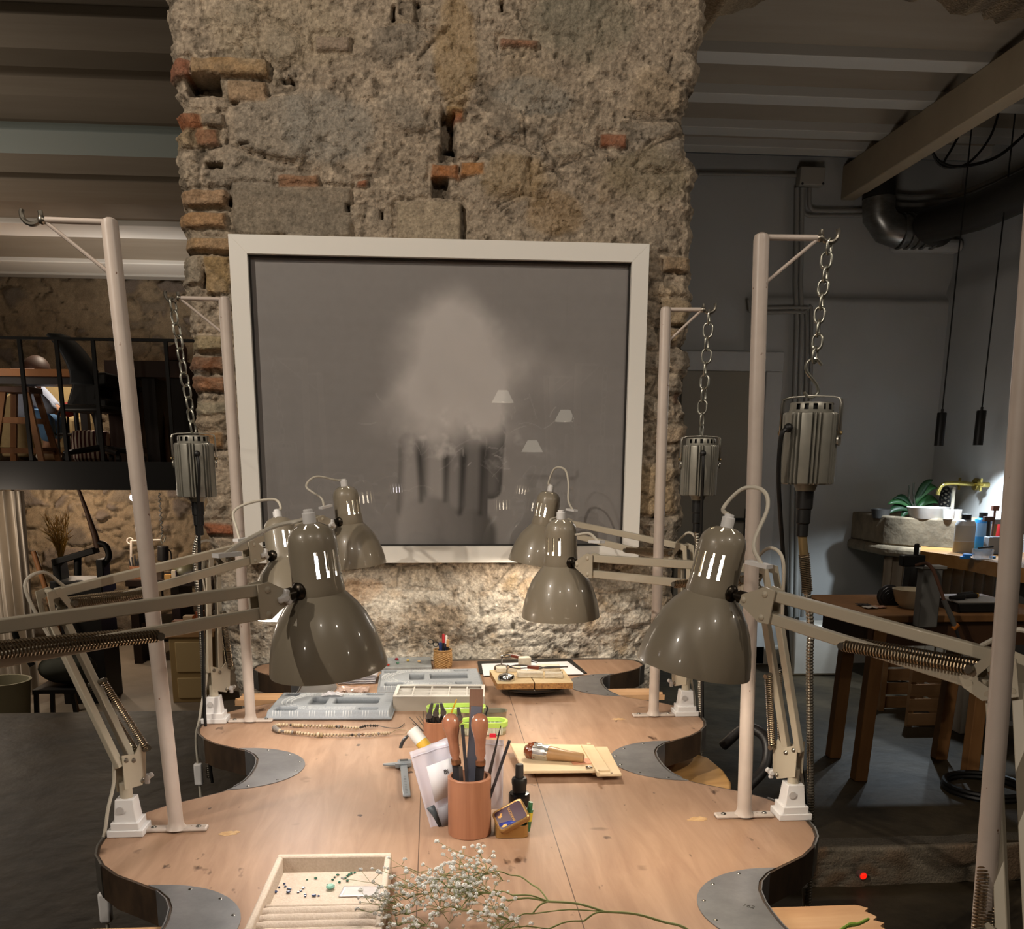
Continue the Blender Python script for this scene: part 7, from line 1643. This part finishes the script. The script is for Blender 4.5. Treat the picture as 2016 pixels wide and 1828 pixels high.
for k, (x, lab) in enumerate([(1866, 'white cup at the rim of the sink, left one'), (1880, 'white cup at the rim of the sink beside the bottle')]):
    one('white_cup', lab, 'cup', MB().lathe([(0, 0), (.03, 0), (.036, .06), (.032, .06), (.027, .006), (0, .006)], V((ony(x, 1025, 5.98).x, 5.98, zt3-.001)), n=24), M_GLAZE)
# patterned tile leaning on the side wall
tl_ = thing('knotwork_tile', 'cream tile with a black interlaced pattern behind the faucet', 'tile', ony(1858, 1016, 6.3)); q4 = [ony(1844, 1012, 6.34), ony(1872, 1017, 6.22), ony(1878, 957, 6.28), ony(1852, 953, 6.40)]
nrm_ = (q4[1]-q4[0]).cross(q4[3]-q4[0]).normalized(); 
if nrm_.y > 0: nrm_ = -nrm_
obj('tile_slab', MB().prism(q4, -nrm_*.02), mat('cream_glaze', '#b3aa98', .4), tl_, smooth=False)
kn_ = MB(); B4 = lambda u, v: q4[0].lerp(q4[1], u).lerp(q4[3].lerp(q4[2], u), v)+nrm_*.004
for ph in (0, pi, pi/2, 3*pi/2):
    kn_.tube([B4(.5+.36*sin(2*pi*t_*1.5+ph), .08+.84*t_) for t_ in np.linspace(0, 1, 40)], .0055, 5)
kn_.tube([B4(.5+.40*cos(a_), .5+.44*sin(a_)) for a_ in np.linspace(0, 2*pi, 30)[:-1]], .005, 5, closed=True); obj('knot_pattern', kn_, M_BLK, tl_)
# brass wall faucet
M_BRASS = mat('satin_brass', '#b9a860', .25, metal=.9)
fw_ = onx(1918, 953, RX-.05); fy = fw_.y; fc = thing('wall_faucet', 'brass faucet arching from the right wall over the sink', 'faucet', V((RX-.04, fy, fw_.z)))
FA = lambda x, y: ony(x, y, fy)
obj('spout', MB().tube(smoothpath([V((RX-.04, fy, fw_.z)), FA(1900, 952), FA(1872, 951), FA(1856, 954), FA(1848, 966), FA(1846, 974)], 6), .014, 12), M_BRASS, fc)
obj('wall_rose', MB().cyl(V((RX-.05, fy, fw_.z)), V((RX+.0, fy, fw_.z)), .04, 24), M_BRASS, fc, bevel=.004)
for dy in (-.13, .13):
    c_ = V((RX-.03, fy+dy, fw_.z)); tp_ = MB(); tp_.cyl(c_+V((.03, 0, 0)), c_+V((-.06, 0, 0)), .018, 16); tp_.bar(c_+V((-.05, -.04, 0)), c_+V((-.05, .04, 0)), .012, .012); tp_.bar(c_+V((-.05, 0, -.04)), c_+V((-.05, 0, .04)), .012, .012); obj('cross_tap', tp_, M_BRASS, fc)
# bottles and bits on the counter
def bottle(label, x, yb, Y, w, h_, m, band=None):
    c_ = V((ony(x, yb, Y).x, Y, CZ)); t = thing('bottle', label, 'bottle', c_, 'plastic bottles on the counter')
    obj('bottle_body', MB().lathe([(0, 0), (w*.96, 0), (w, .01), (w, h_*.82), (w*.85, h_*.93), (w*.4, h_*.98), (w*.4, h_)], c_, n=32), m, t); obj('bottle_cap', MB().lathe([(w*.48, h_*.96), (w*.48, h_*1.12), (0, h_*1.12)], c_, n=20), M_BLK, t); return t, c_
t, c_ = bottle('translucent white bottle with a grey label on the counter', 1896, 1080, 5.55, .057, .20, mat('milky_white_plastic', '#c5cad2', .35))
obj('bottle_label', MB().lathe([(.0576, .07), (.0576, .16)], c_, n=32), mat('grey_label', '#aeb1b3', .6), t); obj('liquid_line', MB().lathe([(.0577, .005), (.0577, .065)], c_, n=32), mat('amber_liquid_label', '#a89f8d', .5), t)
t, c_ = bottle('bright blue bottle beside the white one on the counter', 1929, 1076, 5.62, .050, .205, mat('bright_blue_plastic', '#2f8fd6', .35))
obj('bottle_label', MB().lathe([(.0506, .09), (.0506, .17)], c_, n=32), mat('pale_blue_label', '#86b4dd', .6), t)
cc_ = V((ony(1935, 1088, 5.15).x, 5.15, CZ)); one('clear_dish', 'clear plastic dish at the counter edge', 'dish', MB().lathe([(0, 0), (.045, 0), (.05, .004), (.056, .055), (.053, .055), (.046, .006), (0, .006)], cc_, n=36), film('clear_dish_plastic', '#cdd8e4', .35, .1))
one('dish_lid_edge', 'dark tool resting across the clear dish', 'tool', MB().tube([cc_+V((-.03, 0, .062)), cc_+V((.055, 0, .070))], .006, 8), M_BLK)
for k, (x, y, w_, lab) in enumerate([(1902, 1082, .05, 'blue lid nearest the counter corner'), (1906, 1074, .045, 'blue lid lying on the first blue lid'), (1956, 1082, .03, 'blue lid right of the clear dish')]):
    c_ = V((ony(x, 1082, 5.2).x, 5.2, CZ+(.013 if k == 1 else 0))); one('blue_lid', lab, 'lid', MB().lathe([(0, 0), (w_*.55, 0), (w_*.55, .010), (w_*.5, .012), (0, .012)], c_, n=24), mat('blue_lid_plastic', '#2e86cf', .35), 'blue lids on the counter')
for k, (x, y, h_, w_, colr, lab) in enumerate([(1946, 1030, .20, .02, '#1d1a1a', 'black-handled brush leaning among the counter tools'), (1958, 1000, .26, .012, '#6a4638', 'brown-headed hammer standing among the counter tools'), (1966, 1020, .18, .016, '#a07838', 'brass-handled tool among the counter tools')]):
    c_ = V((ony(x, 1060, 5.5).x, 5.5+.03*k, CZ)); t = thing('hand_tool', lab, 'tool', c_, 'tools standing on the counter'); obj('tool_handle', MB().tube([c_, c_+V((.01*(k-1), 0, h_))], w_*.55, 8), mat('tool_c%d' % k, colr, .5), t); obj('tool_head', MB().box(c_+V((.012*(k-1), 0, h_)), (w_*3.2, .022, .028)), mat('tool_h%d' % k, ['#4a3530', '#7a5346', '#8c8f92'][k], .5), t)
c_ = V((ony(1962, 1078, 5.42).x, 5.42, CZ)); one('grey_box', 'pale grey box behind the blue lid on the counter', 'box', MB().b2(c_+V((-.05, 0, 0)), c_+V((.06, .06, .10))), mat('pale_grey_box', '#8f959e', .5), bevel=.004)
c_ = V((ony(1972, 1040, 5.7).x, 5.7, CZ)); one('red_jar', 'red jar half hidden by the near pole', 'jar', MB().lathe([(0, 0), (.05, 0), (.05, .16), (.04, .18), (0, .18)], c_, n=24), mat('red_jar_glass', '#a8201c', .3))
one('tool_bin', 'pale box on the counter right of the near pole', 'box', MB().b2((RX-.45, 4.3, CZ), (RX-.25, 4.45, CZ+.07)), mat('pale_bin', '#9c9486', .5), bevel=.006)
# low wooden work table
M_TBW = wood_nodes('orange_pine', '#735031', '#845d38', '#936a41', 8, .5, (1, 1, .15))
B_, A_, C_, D_ = onz(1690, 1534, 0), onz(1640, 1489, 0), onz(1848, 1492, 0), onz(1908, 1524, 0)
tY0 = B_.y; tX0 = ony(1640, 1230, tY0).x
tz = ony(1740, 1208, tY0-.02).z
lt = thing('work_table', 'low orange pine work table in the dim right-hand room', 'table', V(((B_.x+D_.x)/2, tY0+.3, 0)))
tb_ = MB().b2((B_.x-.09, tY0-.06, tz-.035), (D_.x+.30, tY0+.62, tz)); obj('tabletop', tb_, M_TBW, lt, bevel=.006)
obj('apron', MB().b2((B_.x-.03, tY0-.02, tz-.15), (D_.x+.2, tY0+.02, tz-.035)), mat('dark_apron', '#4a2f1a', .6), lt); obj('apron', MB().b2((B_.x-.03, tY0, tz-.15), (B_.x+.01, tY0+.5, tz-.035)), MATS['dark_apron'], lt)
for p_, t_ in ((B_, (B_.x+.03, tY0)), (A_, (A_.x+.03, A_.y)), (C_, (C_.x+.03, C_.y)), (D_, (D_.x+.0, D_.y))): obj('leg', MB().bar(V((p_.x, p_.y, 0)), V((t_[0], t_[1], tz-.03)), .062, .062, up=V((0, 1, 0))), M_TBW, lt, bevel=.004)
TT = lambda x, y: onz(x, y, tz)
c_ = TT(1762, 1190); fn = thing('round_fan', 'small round black fan on the pine table', 'fan', c_); hc = ony(1750, 1174, c_.y); 
obj('fan_guard', MB().lathe([(0, -.022), (.035, -.020), (.055, -.008), (.058, .010), (.05, .016), (0, .016)], hc, (-.25, -.95, .15), 28), M_BLKG, fn)
for k in range(3): obj('guard_ring', MB().tube([hc+V((-.006, -.021, .003))+V((cos(a_), 0, sin(a_)))*(.018+.014*k) for a_ in np.linspace(0, 2*pi, 26)[:-1]], .0016, 5, closed=True), M_STEEL, fn)
obj('fan_foot', MB().cyl(V((hc.x, hc.y+.01, tz)), V((hc.x, hc.y+.01, hc.z-.03)), .018, 14, .010), M_BLKG, fn)
c_ = TT(1792, 1196); c_ = V((c_.x, c_.y, tz)); one('white_bowl', 'white bowl on the pine table half behind the grey post', 'bowl', MB().lathe([(0, 0), (.04, 0), (.07, .03), (.088, .09), (.083, .09), (.064, .032), (.036, .006), (0, .006)], c_, n=36), mat('cream_bowl', '#c9bda4', .35))
tp0, tp1 = TT(1885, 1206), TT(1960, 1206); trt = thing('tool_tray', 'black tray of dark-handled tools on the pine table', 'tray', V(((tp0.x+tp1.x)/2, tp0.y+.1, tz))); obj('tray_body', MB().b2((tp0.x, tp0.y, tz), (tp1.x+.06, tp0.y+.2, tz+.045)), M_BLK, trt, bevel=.006)
obj('tray_rim', MB().b2((tp0.x-.004, tp0.y-.004, tz+.045), (tp1.x+.064, tp0.y+.204, tz+.051)), M_COND, trt)
for k, (x0_, x1_, colr, lab) in enumerate([(1870, 1900, '#171514', 'black-handled chisel left in the tool tray'), (1893, 1926, '#1d1b1a', 'black-handled chisel with a yellow end in the tool tray'), (1885, 1915, '#2a2725', 'dark chisel at the back of the tool tray')]):
    y_ = tp0.y+.05+.05*k; a_, b_ = ony(x0_, 1180, y_), ony(x1_, 1180, y_); t = thing('chisel', lab, 'tool', V((a_.x, y_, tz+.052)), 'chisels in the tool tray'); obj('tool_handle', MB().tube([V((a_.x, y_, tz+.063)), V((b_.x, y_+.02, tz+.063))], [.009, .013], 10), mat('chis_%d' % k, colr, .5), t)
    obj('end_cap', MB().sphere(V((b_.x, y_+.02, tz+.063)), .0135, 10), mat('chis_y', '#b48a2c', .5) if k == 1 else M_BLK, t)
for k, (x, y, colr, lab) in enumerate([(1700, 1192, '#2a2220', 'dark cloth scrap at the left of the pine table'), (1712, 1197, '#b5aca0', 'white paper scrap at the left of the pine table'), (1728, 1196, '#a8806a', 'pinkish paper scrap in front of the fan')]):
    c_ = TT(x, y); mb = MB(); mb.grid(lambda u, v: c_+V(((u-.5)*.06, (v-.5)*.06, .006+.008*noise.noise(V((u*3, v*3, k*4))))), 6, 6); one('scrap', lab, 'scrap', mb, mat('scrap_%d' % k, colr, .8), None, solid=.002)
# torch on its hose, grey posts
gY = tY0-.09; gp0, gp1 = ony(1820, 1233, gY), ony(1826, 1118, gY); gp_t = thing('grey_post', 'square grey metal post clamped to the front of the pine table', 'post', V((gp0.x, tY0-.09, gp0.z)))
obj('post_body', MB().b2((gp0.x-.045, tY0-.12, gp0.z), (gp0.x+.045, tY0-.061, gp1.z)), mat('grey_post_paint', '#6d6c68', .55), gp_t, bevel=.006); obj('post_cap', MB().b2((gp0.x-.055, tY0-.13, gp1.z), (gp0.x+.055, tY0-.055, gp1.z+.012)), M_COND, gp_t)
th = thing('torch', 'soldering torch hanging on a brown hose over the grey post', 'torch', ony(1888, 1262, tY0-.17))
T_ = lambda x, y: ony(x, y, tY0-.17)
obj('hose', MB().tube(smoothpath([T_(1800, 1112), T_(1822, 1108), T_(1836, 1120), T_(1848, 1150), T_(1858, 1180)], 6), .008, 8), mat('brown_hose', '#6b4a3a', .6), th)
obj('torch_grip', MB().tube([T_(1858, 1180), T_(1872, 1212), T_(1880, 1232)], [.011, .012, .010], 12), mat('grey_torch', '#75736f', .4, metal=.4), th); obj('orange_valve', MB().tube([T_(1876, 1238), T_(1886, 1228)], .012, 10), mat('orange_plastic', '#b3681f', .4), th); obj('nozzle', MB().tube([T_(1880, 1232), T_(1890, 1262)], [.008, .006], 10), M_STEEL, th)
one('black_clamp', 'black clamp holding the torch hose above the post', 'clamp', MB().box(T_(1800, 1104)+V((0, .02, 0)), (.10, .05, .05)).b2(T_(1806, 1104)+V((-.008, .01, 0)), T_(1814, 1070)+V((0, .03, 0))), M_BLK, bevel=.006)
one('black_sack', 'black sack hanging behind the grey post', 'sack', MB().prism([ony(1790, 1165, 4.6), ony(1822, 1165, 4.6), ony(1822, 1110, 4.6), ony(1798, 1108, 4.6)], (0, .1, 0)), M_BLK, bevel=.02)
# slatted crate on the floor
kx0, kx1 = onz(1775, 1395, 0), onz(1842, 1420, 0); cr = thing('wooden_crate', 'slatted wooden crate on the floor under the pine table', 'crate', V((kx0.x+.25, kx0.y+.1, 0)))
cxa, cxb, cya, cyb_ = ony(1772, 1400, 5.2).x, ony(1862, 1400, 5.2).x, 5.1, 5.5
M_CRT = wood_nodes('crate_pine', '#96704a', '#a67f57', '#b58e65', 8, .6, (.15, 1, 1))
for k in range(4):
    z0 = .01+.085*k
    obj('slat', MB().b2((cxa, cya, z0), (cxb, cya+.012, z0+.072)), M_CRT, cr, bevel=.002); obj('slat', MB().b2((cxa, cyb_, z0), (cxb, cyb_+.012, z0+.072)), M_CRT, cr, bevel=.002); obj('slat', MB().b2((cxb, cya, z0), (cxb+.012, cyb_, z0+.072)), M_CRT, cr, bevel=.002)
for x in (cxa+.02, cxb-.02):
    for y in (cya+.03, cyb_-.02): obj('corner_post', MB().b2((x-.015, y-.015, 0), (x+.015, y+.015, .345)), M_CRT, cr)
# black hoop, white post, red button light
hc = onz(1935, 1557, 0)
one('black_hoop', 'pair of black rubber hoops lying on the floor at right', 'hoop', MB().tube([hc+V((.17*cos(a_), .17*sin(a_), .015)) for a_ in np.linspace(0, 2*pi, 44)[:-1]], .013, 8, closed=True).tube([hc+V((.005+.172*cos(a_), .172*sin(a_), .034)) for a_ in np.linspace(0, 2*pi, 44)[:-1]], .012, 8, closed=True), M_RUBBER)
one('white_post', 'short white square post on the floor behind the crate', 'post', MB().b2((ony(1892, 1415, 4.95).x, 4.95, 0), (ony(1928, 1415, 4.95).x, 5.05, .5)), M_WHITE, bevel=.006)
rbp = ony(1700, 1724, STEP_Y-.03); rb_ = thing('red_indicator', 'round red light glowing in the face of the step', 'light', rbp+V((0, 0, -.012)))
obj('lens', MB().sphere(rbp, .0125, 16, (1, .5, 1)), mat('red_lens_glow', '#ff2010', .3, emit='#ff1408', estr=2.2), rb_); obj('mount', MB().cyl(rbp+V((0, .002, 0)), rbp+V((0, .03, 0)), .017, 16), mat('pinkish_mount', '#8a6a64', .6), rb_)
# cartons and buckets under the corner
bx_ = V((ony(1590, 1300, 6.6).x, 6.55, 0)); one('white_bin', 'white square bin against the wall under the lamp bars', 'bin', MB().b2(bx_+V((-.18, -.12, 0)), bx_+V((.16, .12, .36))), M_WHITE, bevel=.02)
# stool with oval wooden back, tucked into the right bay
bkc = onz(1385, 1512, TZ-.02); sty = 1.80
st_ = thing('work_stool', 'stool with an oval striped-ash back tucked under the bench at right', 'stool', V((.74, 1.76, -.16)))
pl0 = [(1308, 1498), (1330, 1484), (1360, 1479), (1395, 1490), (1425, 1515), (1440, 1538), (1440, 1558), (1405, 1560), (1370, 1548), (1335, 1530), (1312, 1515)]
q = [onz(x, y, .83) for x, y in pl0]
M_ASH = wood_nodes('striped_ash', '#a87a45', '#c79a60', '#d6ae78', 6, .4, (.25, 1.6, 1))
obj('oval_seat', MB().prism(q, (0, 0, -.025)), M_ASH, st_, bevel=.006, seg=3)
sc_ = sum(q, V())/len(q)
bkp = smoothpath([V((sc_.x+.10, sc_.y-.03, .80)), V((sc_.x+.15, sc_.y, .84)), V((sc_.x+.16, sc_.y+.04, .89)), V((sc_.x+.13, sc_.y+.09, .90)), V((sc_.x+.09, sc_.y+.12, .85))], 6); obj('black_back_rail', MB().tube(bkp, .012, 10), M_BLKG, st_)
for k in range(4):
    a_ = pi/4+pi/2*k; obj('leg', MB().tube([V((sc_.x+cos(a_)*.07, sc_.y+sin(a_)*.05, .80)), V((sc_.x+cos(a_)*.16, sc_.y+sin(a_)*.16, -.16))], .012, 8), M_BLK, st_)
# ================================================================ light, camera
def spot(loc, to, e, col=(1, .86, .70), size=60, blend=.6, r=.05):
    d = bpy.data.lights.new('spot_light', 'SPOT'); d.energy = e; d.color = col; d.spot_size = radians(size); d.spot_blend = blend; d.shadow_soft_size = r
    o = bpy.data.objects.new('spot_light', d); COL.objects.link(o); o.location = loc
    o.rotation_euler = (V(to)-V(loc)).to_track_quat('-Z', 'Y').to_euler(); return o
def point(loc, e, col=(1, .86, .70), r=.08):  # fill light added without a fixture
    d = bpy.data.lights.new('fill_light', 'POINT'); d.energy = e; d.color = col; d.shadow_soft_size = r
    o = bpy.data.objects.new('fill_light', d); COL.objects.link(o); o.location = loc; return o
# unseen ceiling spots of the front room, no fixtures, above and behind the lens
WARM = (1, .88, .74)
spot((-1.7, .5, 3.25), (.1, 2.7, 1.72), 170, WARM, 54, r=.012)
spot((1.4, -.6, 3.3), (.0, 2.7, 1.6), 95, WARM, 47, r=.015)
spot((-.3, -1.0, 3.3), (.05, 1.0, .92), 50, WARM, 62, r=.015)
spot((-2.3, -.1, 2.9), (.0, 1.35, 1.15), 120, WARM, 42, r=.012)
point((-4.2, -3.5, 2.9), 50, WARM, .06)  # fill points added to brighten the front room and its floor
point((4.4, -2.5, 2.9), 22, WARM, .06)
point((3.1, 1.3, 2.6), 16, WARM, .06)
# left: lights added to brighten the gallery and the workshop below it
point((-2.6, 5.0, 2.3), 9, (1, .86, .70), .25)
point((-4.6, 7.3, 2.2), 38, (1, .86, .72), .25)
spot((-2.6, 9.4, 2.2), (-2.6, 9.7, 3.3), 48, (1, .93, .84), 140, r=.04)  # uplight added to brighten the ceiling strips, hung in mid-air
spot((-3.2, 9.6, 3.1), (-3.2, 9.9, 1.4), 110, (1, .84, .66), 120, r=.05)
point((-3.75, 10.4, 1.22), 30, (1, .80, .60), .05)
point((-3.0, 9.7, .9), 22, (1, .84, .64), .05)
point((-3.6, 7.4, 1.0), 24, (1, .84, .68), .1)
# right: cool pendants over the sink, plus a warm fill added in mid-room
COOL = (.78, .90, 1)
pa, pb = ony(1848, 880, 5.85), ony(1925, 879, 5.85)
spot(pa, pa-V((0, 0, 1)), 50, COOL, 125, .5, .02)
spot(pb, pb-V((0, 0, 1)), 42, COOL, 125, .5, .02)
point((1.9, 4.6, 1.9), 13, (1, .90, .80), .25)
w = bpy.data.worlds.new('world'); SC.world = w; w.use_nodes = True
w.node_tree.nodes['Background'].inputs[0].default_value = (1, .9, .8, 1); w.node_tree.nodes['Background'].inputs[1].default_value = .01
# camera
cd = bpy.data.cameras.new('camera'); cam = bpy.data.objects.new('camera', cd); COL.objects.link(cam)
M = Matrix((RT, UP, -FW)).transposed().to_4x4(); M.translation = CAM; cam.matrix_world = M
cd.sensor_fit = 'HORIZONTAL'; cd.sensor_width = 36; cd.lens = 36*F_PX/2016; cd.shift_y = -(914-CY)/2016*-1*-1
cd.clip_start = .02; cd.clip_end = 60
SC.camera = cam
vs = SC.view_settings; vs.view_transform = 'Standard'; vs.look = 'None'; vs.gamma = 1; vs.use_curve_mapping = False; vs.exposure = 0
c = SC.cycles; c.use_denoising = True
c.max_bounces = 8; c.diffuse_bounces = 4; c.glossy_bounces = 4; c.transmission_bounces = 8; c.transparent_max_bounces = 12; c.caustics_reflective = False; c.caustics_refractive = False; c.sample_clamp_indirect = 4
